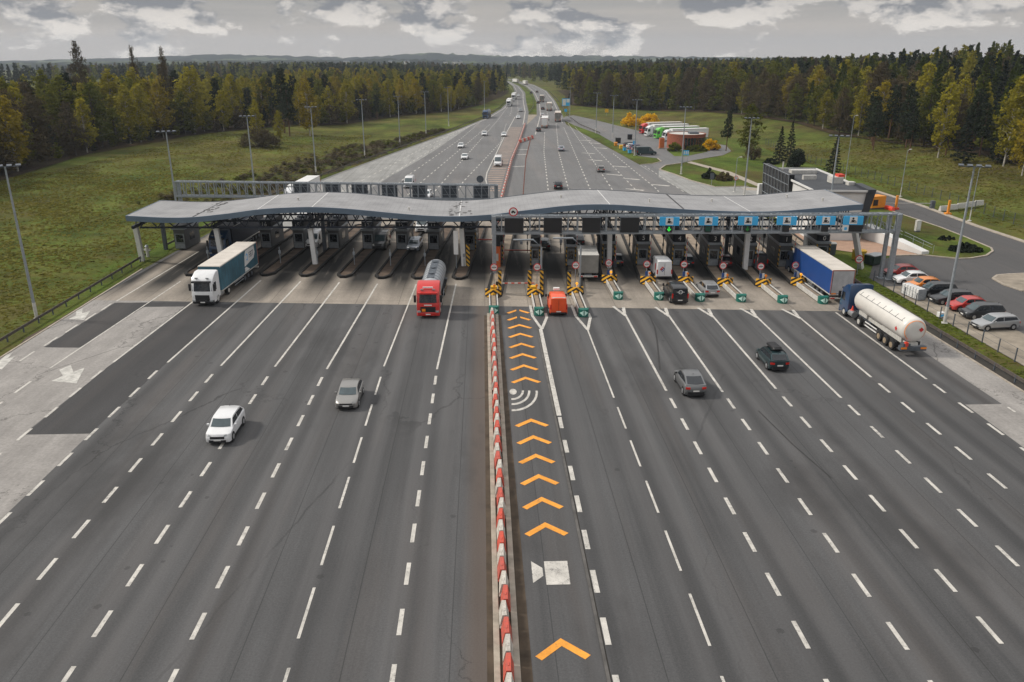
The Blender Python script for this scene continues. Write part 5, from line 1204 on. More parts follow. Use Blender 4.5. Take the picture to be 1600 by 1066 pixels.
for k, (x, y, h) in enumerate(((49.3, 79.5, 16.6), (53.4, 121, 15.7), (53.8, 163.2, 15.3), (48.1, 194.7, 15.6), (43.7, 233.4, 15.3), (45.3, 285, 14.2), (42.2, 305, 14.2), (38.9, 368, 14))):
    lamp_post(x, y, h, ['tall floodlight post beside the row of parked cars', 'tall floodlight post between the canopy and the black glass building', 'tall floodlight post on the lawn corner by the exit road', 'tall floodlight post on the triangular lawn facing the brick pavilion', 'tall floodlight post beside the parked dark van at the rest area', 'tall floodlight post at the yellow bushes of the rest area', 'tall floodlight post at the tip of the rest-area verge', 'farthest floodlight post on the rest-area side, by the blue sign'][k], 'tall floodlight posts along the rest-area side', 4, -.45 + .05 * k)
for x, y, h, lb in ((85.2, 160.5, 9.2, 'thin grey street lamp on the far kerb of the service road, behind the canopy end'), (84.6, 134.9, 9.0, 'thin grey street lamp with junction box beside the white concrete blocks'), (82.2, 180, 14.5, 'slender whitish mast behind the black glass building'), (53.0, 167.5, 7.0, 'low street lamp with round head near the dark shrub')):
    lamp_post(x, y, h, lb, 'slim lamps along the service road', 1, 2.2, .09)
# ------------------------------------------------------------------ guard rails and fences
def guard_rail(label, pts, post_step, name='guard_rail', posts=True):
    r = empty(name, (pts[0][0], pts[0][1], 0), 0, label, 'guard rail'); ox, oy = pts[0]
    q = MB()
    for a, b_ in zip(pts, pts[1:]):
        for dz in (.52, .68): q.bar((a[0] - ox, a[1] - oy, dz), (b_[0] - ox, b_[1] - oy, dz), .07, .13)
        q.bar((a[0] - ox, a[1] - oy, .6), (b_[0] - ox, b_[1] - oy, .6), .03, .06)
    q.build('rail', M['rust_steel'], r)
    if posts:
        src = None; d = 0.; n = 0
        for a, b_ in zip(pts, pts[1:]):
            L = sqrt((b_[0] - a[0]) ** 2 + (b_[1] - a[1]) ** 2)
            while d < L and n < 95:
                t = d / L
                if src is None: q = MB(); q.box(-.06, .06, -.05, .05, 0, .72); src = q.build('post', M['steel_dark'], r); o = src
                else: o = src.copy(); COL.objects.link(o); o.parent = r
                o.location = (a[0] + (b_[0] - a[0]) * t - ox, a[1] + (b_[1] - a[1]) * t - oy, -.05); d += post_step; n += 1
            d -= L
    return r
guard_rail('dark weathered guard rail along the near meadow edge', [(-47.9, 20), (-47.9, 112)], 3)
guard_rail('long dark guard rail along the meadow edge beyond the canopy', [(-47.3, 118), (-46, 132), (-42.8, 166), (-37.6, 197), (-26.8, 249), (-11.2, 322), (-.3, 381), (8.8, 452), (19.4, 577)], 5)
guard_rail('grey guard rail beside the drain and the tanker lane', [(46.4, 30), (46.4, 117)], 3)
guard_rail('low guard rail along the far rest-area road', [(43, 300), (40, 340), (40.4, 388), (48.6, 534), (54.5, 684)], 6)
guard_rail('pale guard rail in the middle of the distant green median', [(23, 410), (29, 470), (34, 560), (36.8, 654), (38.5, 780), (34, 980)], 8)
def post_fence(label, pts, step, h, cat='fence'):
    r = empty('mesh_fence', (pts[0][0], pts[0][1], 0), 0, label, cat); ox, oy = pts[0]
    q = MB()
    for a, b_ in zip(pts, pts[1:]):
        za, zb = hgt(*a), hgt(*b_)
        for z in (.15, h * .5, h * .94): q.bar((a[0] - ox, a[1] - oy, za + z), (b_[0] - ox, b_[1] - oy, zb + z), .018)
    q.build('wire', M['steel_dark'], r); src = None; d = 0; n = 0
    for a, b_ in zip(pts, pts[1:]):
        L = sqrt((b_[0] - a[0]) ** 2 + (b_[1] - a[1]) ** 2)
        while d < L and n < 95:
            t = d / L; x = a[0] + (b_[0] - a[0]) * t; y = a[1] + (b_[1] - a[1]) * t
            if src is None: q = MB(); q.box(-.045, .045, -.045, .045, 0, h); src = q.build('post', M['steel_dark'], r); o = src
            else: o = src.copy(); COL.objects.link(o); o.parent = r
            o.location = (x - ox, y - oy, hgt(x, y) - .06); d += step; n += 1
        d -= L
    return r
post_fence('low wire fence with dark posts in front of the parked cars', [(49.6, 55), (49.6, 99)], 2.6, 1.45)
post_fence('wire mesh fence with dark posts along the foot of the wooded slope', [(90, 92), (89.5, 120), (90.5, 150), (90, 180), (88, 215), (91, 260)], 3.0, 2.0)
# ------------------------------------------------------------------ office building behind the canopy
r = empty('office_building', (51, 120, 0), 0, 'low white office building with slanting black glass front and dark flat roof', 'building')
def bb(q, nm, m, par=None, **kw): q.v = [(x - 51, y - 120, z) for x, y, z in q.v]; return q.build(nm, m, par or r, **kw)
q = MB(); q.prism([(50.6, 120.7), (58.4, 119.8), (59.8, 145.8), (52.4, 147.3)], 0, 7.4); wl_ = bb(q, 'wall', M['render'])
# upper storey overhang and roof
q = MB(); top = [(50.4, 120.4), (58.9, 119.5), (60.6, 145.2), (51.8, 146.4)]
q.prism(top, 7.4, 7.55); bb(q, 'roof', M['roof_felt'])
q = MB()
for a, b_ in zip(top, top[1:] + top[:1]): q.bar((a[0], a[1], 7.66), (b_[0], b_[1], 7.66), .16, .3)
bb(q, 'parapet', M['render'])
q = MB(); b8 = [(58.3, 119.3, 7.95), (59.5, 119.2, 7.95), (60.3, 126, 7.95), (59.2, 126, 7.95), (57.4, 119.9, 0), (58.2, 119.8, 0), (59.2, 126, 0), (58.2, 126, 0)]
for f_ in ((0, 1, 2, 3), (4, 7, 6, 5), (0, 4, 5, 1), (1, 5, 6, 2), (2, 6, 7, 3), (3, 7, 4, 0)): q.quad(*[b8[i] for i in f_])
bb(q, 'slanted_corner', mat('dark_cladding', (.035, .04, .048), .5))
q = MB(); x0, y0, x1, y1 = 51.95, 147.0, 51.0, 131.6
def fp(t, u): return (x0 + (x1 - x0) * t - .35 * u - .06, y0 + (y1 - y0) * t, 1.8 + 6.7 * u)
q.quad(fp(0, 0), fp(1, 0), fp(1, 1), fp(0, 1)); q.v += [(x + .9, y, z) for x, y, z in q.v]; q.f += [(7, 6, 5, 4)] + [(k, 4 + k, 4 + (k + 1) % 4, (k + 1) % 4) for k in range(4)]; q.m += [0] * 5
gl = bb(q, 'glass_facade', mat('black_facade_glass', (.008, .009, .011), .25, 0, .3, .6, .25))
q = MB()
for k in range(9): t = k / 8; q.bar((fp(t, 0)[0] - .05, fp(t, 0)[1], fp(t, 0)[2]), (fp(t, 1)[0] - .05, fp(t, 1)[1], fp(t, 1)[2]), .07)
for k in range(5): u = k / 4; q.bar((fp(0, u)[0] - .06, fp(0, u)[1], fp(0, u)[2]), (fp(1, u)[0] - .06, fp(1, u)[1], fp(1, u)[2]), .08)
bb(q, 'mullion', M['steel'], gl)
for bx_, nm in (((53.4, 55.6, 132.5, 133.2, 7.55, 8.3), 'roof_upstand'), ((54, 58.5, 139.5, 141, 7.55, 8.2), 'roof_duct'), ((56.5, 58.2, 128, 130.4, 7.55, 8.6), 'cooling_unit'), ((58.2, 59.3, 126, 127.2, 7.55, 8.1), 'skylight')):
    q = MB(); q.box(*bx_); u = bb(q, nm, M['offwhite'], bevel=.03)
q = MB(); q.box(57.4, 58.4, 128.2, 129.6, 8.6, 9.0); bb(q, 'red_cover', M['red'])
q = MB(); q.tube([(53.2, 141.8, 7.5), (53.2, 141.8, 9.4)], .12, 8); bb(q, 'roof_flue', M['offwhite'])
q = MB(); q.box(51.3, 52.2, 147.6, 148.6, 0, 4.6); q.box(50.6, 51.4, 148.6, 149.4, 0, 1.2)
bb(q, 'stair_tower', M['render'])
# ramp wall and things on the forecourt
r = empty('ramp_wall', (59.5, 121, 0), 0, 'white sloping ramp wall with thin handrail at the edge of the lot lawn', 'wall')
q = MB(); w = [(59.3, 121.5, 2.3), (61.2, 115.5, 1.3), (63.0, 110.2, .5)]
for (xa, ya, za), (xb, yb, zb) in zip(w, w[1:]):
    i = len(q.v); q.v += [(xa, ya, 0), (xb, yb, 0), (xb, yb, zb), (xa, ya, za), (xa + 1.5, ya, 0), (xb + 1.2, yb + .2, 0), (xb + 1.2, yb + .2, zb), (xa + 1.5, ya, za)]
    for f_ in ((0, 1, 2, 3), (7, 6, 5, 4), (3, 2, 6, 7), (0, 3, 7, 4), (1, 5, 6, 2)): q.f.append(tuple(i + t for t in f_)); q.m.append(0)
q.v = [(x - 59.5, y - 121, z) for x, y, z in q.v]; q.build('wall', M['render'], r)
q = MB()
for (xa, ya, za), (xb, yb, zb) in zip(w, w[1:]):
    q.bar((xa + 1.7 - 59.5, ya - 121, za + .95), (xb + 1.5 - 59.5, yb + .2 - 121, zb + .95), .05); q.bar((xa + 1.7 - 59.5, ya - 121, za + .5), (xb + 1.5 - 59.5, yb + .2 - 121, zb + .5), .03)
    for t in (0, .33, .66, 1): x = xa + (xb - xa) * t + 1.65; y = ya + (yb - ya) * t; z = za + (zb - za) * t; q.bar((x - 59.5, y - 121, z - .3), (x - 59.5, y - 121, z + .95), .04)
q.build('handrail', M['steel'], r)
def bin_(x, y, c, lidc, lb, w=1.3, d=1.0, h=1.25, rz=0., cat='waste bin', group=None):
    r = empty('waste_container', (x, y, 0), rz, lb, cat, group); q = MB(); q.loft([(-d / 2, .1), (-d / 2 - .08, h), (d / 2 + .08, h), (d / 2, .1)], [(-w / 2, 0, 0, 0, 0), (w / 2, 0, 0, 0, 0)]); q.build('body', c, r, bevel=.04)
    q = MB(); q.loft([(-d / 2 - .12, h), (-d / 2 - .1, h + .1), (0, h + .2), (d / 2 + .1, h + .1), (d / 2 + .12, h)], [(-w / 2 - .05, 0, 0, 0, 0), (w / 2 + .05, 0, 0, 0, 0)]); q.build('lid', lidc, r, bevel=.02)
    return r
bin_(52.6, 107.6, mat('bin_yellow', (.55, .36, .02), .5), M['yellow'], 'yellow waste container behind the right gantry posts', 1.5, 1.1, 1.3)
bin_(53.6, 105.2, mat('bin_green', (.012, .03, .02), .5), mat('bin_lid_grey', (.4, .42, .42), .5), 'dark green waste container with pale lid behind the gantry posts', 2.2, 1.4, 1.3, .5)
bin_(49.6, 110.6, M['steel_dark'], M['offwhite'], 'dark utility bin standing on the forecourt by the leaning white column', 1.5, 1.0, 1.7)
r = empty('utility_cabinet', (70.4, 125.6, .1), .2, 'small white utility cabinet alone on the lot lawn', 'cabinet'); q = MB(); q.box(-.42, .42, -.25, .25, .18, 1.9); q.build('housing', M['offwhite'], r, bevel=.03); q = MB(); q.box(-.36, .36, -.2, .2, 0, .2); q.build('plinth', M['steel_dark'], r); q = MB(); q.box(-.3, .3, -.27, -.25, .4, 1.7); q.build('door', M['white'], r)
r = empty('white_container', (50.9, 89.3, 0), -1.42, 'white slatted tank container on the grass before the parked orange car', 'container'); q = MB(); q.box(-1.5, 1.5, -.5, .5, .1, 1.35); q.build('body', M['white'], r, bevel=.05)
q = MB()
for k in range(7): q.box(-1.52 + k * .5, -1.46 + k * .5, -.53, .53, .08, 1.38)
q.build('cage', M['steel'], r)
r = empty('generator', (73.2, 146.8, 0), .3, 'orange-yellow generator cabinet at the roadside behind the building corner', 'generator'); q = MB(); q.box(-1.6, 1.6, -1.1, 1.1, .35, 2.5); q.build('housing', M['orange_box'], r, bevel=.05); q = MB(); q.box(-1.3, -.2, -1.13, -1.1, .8, 1.9); q.box(-1.64, -1.6, -.7, .7, .8, 1.9); q.build('grille', M['black'], r); q = MB(); q.box(-1.7, 1.7, -1.0, 1.0, 0, .35); q.build('skid', M['steel_dark'], r)
for x, y, lb in ((77.0, 146.0, 'orange road barrier post with red base next to the generator cabinet'), (83.9, 140.6, 'orange road barrier post in front of the white concrete blocks')):
    r = empty('gate_post', (x, y, 0), 0, lb, 'barrier post'); q = MB(); q.box(-.18, .18, -.18, .18, 0, 2.6); q.build('post', M['orange_box'], r, bevel=.03); q = MB(); q.box(-.5, .5, -.4, .4, 0, .35); q.build('base', M['red'] if x < 80 else M['orange_box'], r)
r = empty('barrier_block', (75.4, 145.2, 0), .1, 'red water-filled barrier lying by the orange barrier post', 'road barrier'); q = MB(); q.loft([(-1.3, 0), (-1.3, .3), (-1.1, .8), (1.1, .8), (1.3, .3), (1.3, 0)], [(-.35, 0, 0, .3, 0), (-.1, 0, 0, 0, 0), (.1, 0, 0, 0, 0), (.35, 0, 0, .3, 0)]); q.build('body', M['red'], r, bevel=.05)
r = empty('boom_gate', (84.2, 146.5, 0), 0, 'long pale boom closing the service road, with dark machine box', 'boom gate'); q = MB(); q.bar((-11.5, .6, 1.0), (.2, 0, 1.0), .09, .12); q.build('arm', M['offwhite'], r); q = MB(); q.box(-.35, .35, -.35, .35, 0, 1.5); q.build('housing', M['steel_dark'], r, bevel=.04)
for k in range(5):
    r = empty('concrete_block', (84.9 + 1.96 * k, 143.7 + .58 * k, .1 + .14 * k), .29, 'white concrete barrier block in the row closing the verge of the service road', 'concrete block', 'white concrete blocks on the verge'); q = MB(); q.loft([(-.3, 0), (-.28, .25), (-.12, .95), (.12, .95), (.28, .25), (.3, 0)], [(-1.0, 0, 0, 0, 0), (1.0, 0, 0, 0, 0)]); q.build('body', M['offwhite'], r, bevel=.03)
r = empty('helmet_sign', (49.9, 81.4, 0), .3, 'small blue and white box on the grass beside the guard rail, near the floodlight post', 'marker box'); q = MB(); q.box(-.35, .35, -.25, .25, .1, .65); q.build('body', M['white'], r, bevel=.04); q = MB(); q.box(-.3, .3, -.27, -.25, .2, .45); q.build('blue_band', M['sign_blue'], r)

# ------------------------------------------------------------------ rest area
r = empty('brick_pavilion', (63.6, 254, 0), 0, 'round red brick pavilion with flat roof at the rest area', 'pavilion')
q = MB(); n = 40; pts = [(5.9 * cos(2 * pi * k / n), 5.9 * sin(2 * pi * k / n)) for k in range(n)]; q.prism(pts, 0, 4.2); q.build('wall', M['brick'], r, smooth=35)
q = MB(); q.prism([(x * .96, y * .96) for x, y in pts], 4.16, 4.25); q.build('roof', M['offwhite'], r)
q = MB(); ring(q, [(x * 1.012, y * 1.012) for x, y in pts], [(x * .955, y * .955) for x, y in pts], 4.0, 4.4); q.build('parapet', M['brick'], r)
q = MB()
for k in range(24, 34):
    a0, a1 = 2 * pi * (k + 4) / n, 2 * pi * (k + 4.86) / n; q.quad((5.95 * cos(a0), 5.95 * sin(a0), .2), (5.95 * cos(a1), 5.95 * sin(a1), .2), (5.95 * cos(a1), 5.95 * sin(a1), 3.4), (5.95 * cos(a0), 5.95 * sin(a0), 3.4))
q.build('window', M['glass'], r, fix=False)
q = MB(); q.box(.6, 3.4, -2, 1.0, 4.25, 4.8); q.build('roof_unit', M['steel_dark'], r)
def board(x, y, w, h, z, m, lb, cat='road sign', legs=2, rz=0.):
    r = empty('road_sign', (x, y, hgt(x, y)), rz, lb, cat); q = MB()
    for k in range(legs): xx = (-.35 * w + .7 * w * k) if legs > 1 else 0; q.tube([(xx, .05, 0), (xx, .05, z + h / 2)], .06, 8)
    q.build('post', M['steel'], r); q = MB(); q.box(-w / 2, w / 2, -.04, .02, z - h / 2, z + h / 2); q.build('panel', m, r); return r
s_ = board(54.5, 216.5, 1.5, 1.3, 2.6, M['sign_blue'], 'blue rest-area sign with white symbols at the mouth of the side road'); q = MB()
for x in (-.5, 0, .5): q.box(x - .14, x + .14, -.055, -.045, 2.2, 3.0)
q.build('symbols', M['white'], s_)
s_ = board(43.6, 432, 4.2, 3.7, 4.4, M['sign_blue'], 'large blue motorway sign with white panels on the far verge'); q = MB(); q.box(-1.8, -.15, -.06, -.045, 2.8, 5.9); q.box(.2, 1.8, -.06, -.045, 4.3, 6.0); q.build('white_panel', M['white'], s_)
s_ = board(40.5, 402, 1.3, 1.3, 2.2, M['sign_blue'], 'small blue round-topped sign below the large motorway sign', legs=1)
s_ = board(59.5, 395, 1.6, 1.6, 2.4, M['yellow'], 'small yellow sign on the grass at the wood edge by the rest-area road', legs=1)
board(50.6, 176.5, .9, 1.3, 2.0, M['steel_dark'], 'grey sign seen from behind on the lawn tip by the exit road', legs=1)
s_ = round_sign('prohibition_sign', 'small round red-rimmed sign on the low street lamp by the exit road', 'road sign', (53.05, 167.2, 0), .45, 2.9, -.2, 'bar')
board(46.6, 250, .9, 1.4, 1.8, M['sign_blue'], 'small blue information sign amid the parked rest-area vehicles', legs=1)
for x, y, c, lb in ((42.3, 259, 'orange_box', 'orange-lidded bottle bank at the end of the rest-area bins'), (42.6, 250.5, 'yellow', 'yellow recycling bin at the rest-area verge'), (42.8, 245.0, 'sign_blue', 'blue recycling bin next to the yellow one'), (43.2, 238.5, 'sign_blue', 'blue recycling bin beside the dark green van')):
    bin_(x, y, M[c], M[c] if c != 'sign_blue' else M['steel_dark'], lb, .9, .9, 1.05, 0, 'recycling bin')
bin_(44.5, 268, M['black'], M['black'], 'black waste bin on the rest-area verge by the lamp post', 1.6, 1.4, 1.6); bin_(50.5, 280, M['black'], M['steel_dark'], 'black waste bin standing alone on the rest-area asphalt', 1.5, 1.2, 1.7)
r = empty('information_stele', (55.3, 251, 0), .3, 'orange-brown information stele beside the brick pavilion', 'stele'); q = MB(); q.box(-.8, .8, -.3, .3, 0, 3.2); q.build('panel', mat('stele_orange', (.5, .14, .04), .6), r, bevel=.05); q = MB(); q.box(-1.1, 1.1, -.5, .5, 0, .25); q.build('base', M['kerb'], r)

# ------------------------------------------------------------------ the traffic
white = paint('paint_white', (.70, .71, .72)); silver = paint('paint_silver', (.36, .37, .38), .4); greyp = paint('paint_grey', (.10, .108, .115), .3); black = paint('paint_black', (.012, .013, .015)); redp = paint('paint_red', (.42, .025, .02)); orng = paint('paint_orange', (.68, .22, .03)); green = paint('paint_deep_green', (.012, .036, .042), .3); dgrey = paint('paint_dark_grey', (.04, .043, .048), .3); greybeige = paint('paint_warm_silver', (.27, .265, .255), .4); bluep = paint('paint_blue', (.012, .05, .13)); lime = paint('paint_lime', (.12, .55, .05)); mattegrey = paint('paint_matt_grey', (.14, .145, .15), .3); vivid = paint('paint_vivid_orange', (.78, .085, .012)); scared = paint('paint_bright_red', (.56, .022, .018)); pale = paint('paint_pale_blue', (.42, .46, .52), .3)
curt_teal = mat('teal_curtain', (.045, .125, .17), .6, 0, .35, .5); curt_blue = mat('blue_curtain', (.01, .055, .22), .5, 0, .12, .4); tarp = mat('pale_roof_tarp', (.56, .52, .47), .7, 0, .12, .5); tank_white = mat('cream_white_tank', (.66, .64, .60), .35, 0, .08, .5, .5, .3); tank_steel = mat('ribbed_steel_tank', (.42, .44, .46), .4, .45, .15, 1.); boxgrey = mat('dirty_grey_tarp', (.21, .205, .19), .8, 0, .3, .6); boxgrey2 = mat('grey_trailer_door', (.42, .42, .43), .6, 0, .15, .8)
def near(x, y, L): return (x, y + L / 2)
A, T_ = 0., pi                              # heading away from / towards the camera
# foreground cars
car('suv_car', 'white compact off-roader with black grille, nearest car of the carriageway on the meadow side', 'car', near(-19.75, 53.3, 4.35), T_, 'suv', white)
car('hatchback_car', 'warm silver hatchback driving towards the camera, ahead of the red tanker', 'car', near(-11.3, 59.1, 4.25), T_, 'hatch', greybeige)
car('coupe_car', 'matt grey coupe-shaped crossover driving away towards the toll booths', 'car', near(17.55, 60.6, 4.6), A, 'coupe', mattegrey)
car('suv_car', 'deep green off-roader with black roof box driving towards the booths', 'car', near(26.6, 66.1, 4.35), A, 'suv', green, roofbox=True, rails=True)
car('estate_car', 'silver estate car with red tail lights queuing before booth 3', 'car', near(26.95, 89.7, 4.7), A, 'estate', silver)
# white lorry with teal curtain side
T = 13.0 + 2.75
lo, tr, tf, tb = lorry('articulated_lorry', 'white tractor lorry pulling a teal curtain-sided trailer with white panel', (-31.75, 88.5 + T / 2), T_ - .06, white, curt_teal, tarp, L=13.0, H=4.0, cabH=3.75, lit=False, dark_bumper=True)
sx = -1.275 - .012                        # local -x side is the one facing the median (world +x)
q = MB(); q.quad((sx, tb + 5.0, 1.9), (sx, tb + 1.5, 2.25), (sx, tb + .9, 2.9), (sx, tb + 1.1, 3.8), (sx, tb + 4.3, 3.8), (sx, tb + 4.8, 3.1)); pn = q.build('white_panel', M['white'], tr, fix=False)
q = MB(); q.quad((sx, tb + 5.0, 1.2), (sx, tb + 3.2, 1.2), (sx, tb + 4.4, 1.75), (sx, tb + 5.0, 1.75)); q.build('white_corner', M['white'], tr, fix=False)
text('lettering', 'FBT', 1.05, M['steel_dark'], pn, (sx - .01, tb + 2.35, 2.95), (pi / 2, 0, -pi / 2))
q = MB()
for k in range(12):
    a0, a1 = .5 + k * .42, .5 + k * .42 + .36; q.quad(*[(sx - .008, tb + 3.95 + r_ * cos(a), 2.92 + r_ * sin(a) * 1.2) for a, r_ in ((a0, .22), (a0, .38), (a1, .38), (a1, .22))])
q.build('round_emblem', M['sign_blue'], pn, fix=False)
q = MB()
for k in range(10): q.box(sx - .004, sx + .02, tb + 5.2 + k * .78, tb + 5.23 + k * .78, 1.15, 3.85)
q.build('curtain_strap', M['steel_dark'], tr)
# red tanker lorry
lo, tk, tf, tb = tanker('tanker_lorry', 'bright red lorry with ribbed silver tank leaving the toll lanes', near(-6.05, 83.1, 13.6), T_ - .02, scared, tank_steel, True, 10.7, 1.2, 2.3, 3.7, visor=scared)
fy = (10.7 + 2.9) / 2
q = MB(); q.box(.28, .68, fy + .07, fy + .085, .8, 1.1); q.build('hazard_plate', M['amber'], lo)
q = MB(); q.box(-.42, .42, fy + .028, fy + .05, 1.44, 1.56); q.build('badge_strip', M['white'], lo)
q = MB(); q.box(-.55, .55, fy - .6, fy - .48, 3.28, 3.42); q.build('roof_sign', M['white'], lo)
# white gas tanker behind a blue tractor
lo, tk, tf, tb = tanker('tanker_lorry', 'blue lorry pulling a smooth cream-white gas tank trailer at the drain side', near(40.75, 69.6, 14.2), .0, bluep, tank_white, False, 11.3, 1.23, 2.45, 3.75, gas=True)
q = MB(); q.tube([(-.9, tf + .35, 1.0), (-.9, tf + .35, 1.1), (-.9, tf + .35, 1.55)], [.22, .15, .03], 12); q.build('traffic_cone', M['red'], tk)
# blue curtain lorry
lo, tr, tf, tb = lorry('articulated_lorry', 'lorry with bright blue curtain-sided trailer and grey rear doors in the outermost booth lane', near(41.25, 87.0, 15.2), -.02, bluep, curt_blue, tarp, boxgrey2, L=12.5, H=4.0, cabH=2.95, deflector=False)
# vans
v = van('panel_van', 'bright orange panel van with small white roof sign, seen from behind', 'van', near(8.1, 83.3, 4.9), A, vivid, 4.9, 1.95, 2.15)
q = MB(); q.box(-.35, .35, .55, .95, 2.12, 2.38); q.build('roof_sign', M['white'], v, bevel=.03); q = MB(); q.quad((-.72, -2.33, 2.0), (.72, -2.33, 2.0), (.74, -2.2, 2.135), (-.74, -2.2, 2.135)); q.build('reflective_strip', M['offwhite'], v)
v = van('passenger_van', 'black passenger van with round white emblem on its rear window', 'van', near(22.45, 87.1, 5.2), A, black, 5.2, 1.98, 2.05, rear_glass=False, side_glass=True)
q = MB(); q.quad((-.8, -2.575, 1.15), (.8, -2.575, 1.15), (.72, -2.52, 1.8), (-.72, -2.52, 1.8)); rw = q.build('rear_window', M['glass'], v)
q = MB(); q.v += [(.24 * cos(2 * pi * t / 20), -2.60 + .02 + .0 * t, 1.52 + .24 * sin(2 * pi * t / 20)) for t in range(20)]; q.f.append(tuple(range(20))); q.m.append(0); q.box(-.45, .45, -2.59, -2.575, 1.50, 1.54); q.build('round_emblem', M['white'], rw, fix=False)
q = MB(); q.tube([(0, -2.588, 1.52), (0, -2.578, 1.52)], .17, 16); q.build('emblem_core', M['steel_dark'], rw)
v = van('panel_van', 'white delivery van with red and blue tilted square emblem on its rear door', 'van', near(22.98, 98.0, 5.3), A, white, 5.3, 2.06, 2.5)
for nm, m_, d0 in (('emblem', M['red_deep'], 1), ('emblem', mat('emblem_blue', (.02, .08, .25), .5), 0)):
    q = MB(); c_ = (-.28, -2.668, 1.42)
    P4 = [(-.34, -.02), (0, -.36), (.34, -.0), (.0, .34)]
    h_ = [(P4[0]), ((P4[0][0] + P4[1][0]) / 2 * 1.0, (P4[0][1] + P4[1][1]) / 2), ((P4[2][0] + P4[3][0]) / 2, (P4[2][1] + P4[3][1]) / 2), P4[3]] if d0 else [((P4[0][0] + P4[1][0]) / 2, (P4[0][1] + P4[1][1]) / 2), P4[1], P4[2], ((P4[2][0] + P4[3][0]) / 2, (P4[2][1] + P4[3][1]) / 2)]
    q.quad(*[(c_[0] + a, c_[1], c_[2] + b_) for a, b_ in h_]); e_ = q.build(nm, m_, v, fix=False)
    q = MB()
    for a, b_ in (((-.05, .12),) if d0 else ((-.02, -.18), (.15, -.03))): q.disc((c_[0] + a, c_[1] - .006, c_[2] + b_), (0, 1, 0), .055, 12, 0, .004)
    q.build('dot', M['white'], e_)
q = MB(); q.quad((-.965, -1.9, 1.15), (-.955, -1.3, 1.0), (-.91, -1.3, 1.9), (-.91, -1.75, 1.95)); q.v = [(x - .035, y, z) for x, y, z in q.v]; q.build('red_flash', M['red_deep'], v)
b_ = boxtruck('box_lorry', 'small lorry with dirty grey tarpaulin box entering the lane beside booth 6', near(13.4, 97.7, 7.6), -.06, white, boxgrey, 7.6, 3.4)
# cars in the booth lanes
car('hatchback_car', 'black hatchback with yellow number plate leaving past booth 5', 'car', near(18.1, 104.4, 4.25), -.08, 'hatch', black, plate='plate_y')
car('suv_car', 'black car beyond the small box lorry, under the gantry', 'car', near(14.3, 116.7, 4.35), -.08, 'suv', black)
car('suv_car', 'dark off-roader with pale roof in the second electronic lane', 'car', near(8.9, 114, 4.35), -.08, 'suv', dgrey, rails=True)
car('estate_car', 'dark green estate car waiting between booths 4 and 3', 'car', near(27.6, 103.7, 4.7), -.08, 'estate', green)
car('hatchback_car', 'dark red hatchback waiting between booths 3 and 2', 'car', near(32.7, 103.5, 4.25), -.08, 'hatch', paint('paint_wine', (.07, .01, .012)))
van('panel_van', 'dark van with pale roof waiting between booths 2 and 1', 'van', near(37.3, 103, 4.9), -.08, dgrey, 4.9, 1.95, 2.0)
# incoming lanes
van('pickup_van', 'dark grey van with lit headlamps and white roof passing booth 12', 'van', near(-15.4, 115.4, 5.2), T_ - .08, dgrey, 5.2, 2.0, 2.35)
car('estate_car', 'silver white car with lit headlamps passing booth 11', 'car', near(-10.3, 114.6, 4.7), T_ - .08, 'estate', pale, lit=True)
van('panel_van', 'white van waiting behind the silver white car at booth 11', 'van', near(-10.0, 127.5, 5.2), T_ - .08, white, 5.2, 2.0, 2.3)
lorry('articulated_lorry', 'black lorry with blue nose in the shade at the outermost booth, behind the white lorry', near(-37.0, 111.5, 16), T_ - .08, bluep, M['navy'], M['navy'], L=13.2, H=4.0, cabH=3.75)
van('panel_van', 'white van in the shade beside the booth third from the white lorry', 'van', near(-25.6, 117, 5.0), T_ - .08, white, 5.0, 2.0, 2.3)
lorry('articulated_lorry', 'lorry with white trailer rising behind the rear gantry on the meadow side', near(-35.4, 150, 16.3), T_ - .08, white, M['white'], M['white'], L=13.6, H=4.0)
lorry('articulated_lorry', 'lorry with grey trailer standing under the canopy two lanes from the black lorry', near(-28.2, 128, 16.3), T_ - .08, white, M['offwhite'], M['offwhite'], L=13.6, H=4.0)
van('panel_van', 'white van with black roof items just beyond the rear gantry', 'van', near(-16.2, 174, 5.2), T_ - .08, white, 5.2, 2.0, 2.35)
car('estate_car', 'white car half hidden by the rear gantry, next to the white van', 'car', near(-11.5, 160, 4.7), T_ - .08, 'estate', white)
van('panel_van', 'white van driving towards the canopy beside the faded orange bars', 'van', near(3.95, 209.4, 5.8), T_ - .08, white, 5.8, 2.0, 2.6)
car('sedan_car', 'white saloon nearer to the rear gantry of the two white saloons side by side', 'car', near(-5.1, 224.6, 4.6), T_ - .08, 'sedan', white)
car('sedan_car', 'white saloon farther from the rear gantry of the two white saloons side by side', 'car', near(-6.9, 254, 4.6), T_ - .08, 'sedan', white)
car('suv_car', 'white car with dark windows in mid carriageway below the dark lorry', 'car', near(.6, 293.7, 4.35), T_ - .08, 'suv', white)
car('sedan_car', 'white car next to the faded orange bars, behind the lone white van', 'car', near(7.6, 291, 4.6), T_ - .08, 'sedan', white)
tanker('tanker_lorry', 'dark blue tanker lorry at the wood edge coming towards the canopy', near(2.0, 377.2, 14), T_ - .12, bluep, M['steel'], True)
car('hatchback_car', 'white car on the inner lane at the tip of the median barrier', 'car', near(16.3, 376.7, 4.25), T_ - .08, 'hatch', white)
car('suv_car', 'pale car following at the start of the green median', 'car', near(19.7, 425.5, 4.35), T_ - .08, 'suv', silver)
lorry('articulated_lorry', 'white lorry with black grille coming down the distant carriageway', near(15.5, 470, 16.3), T_ - .1, white, M['white'], M['white'])
lorry('articulated_lorry', 'second white lorry farther up the distant carriageway', near(21, 545, 16.3), T_ - .1, white, M['white'], M['white'])
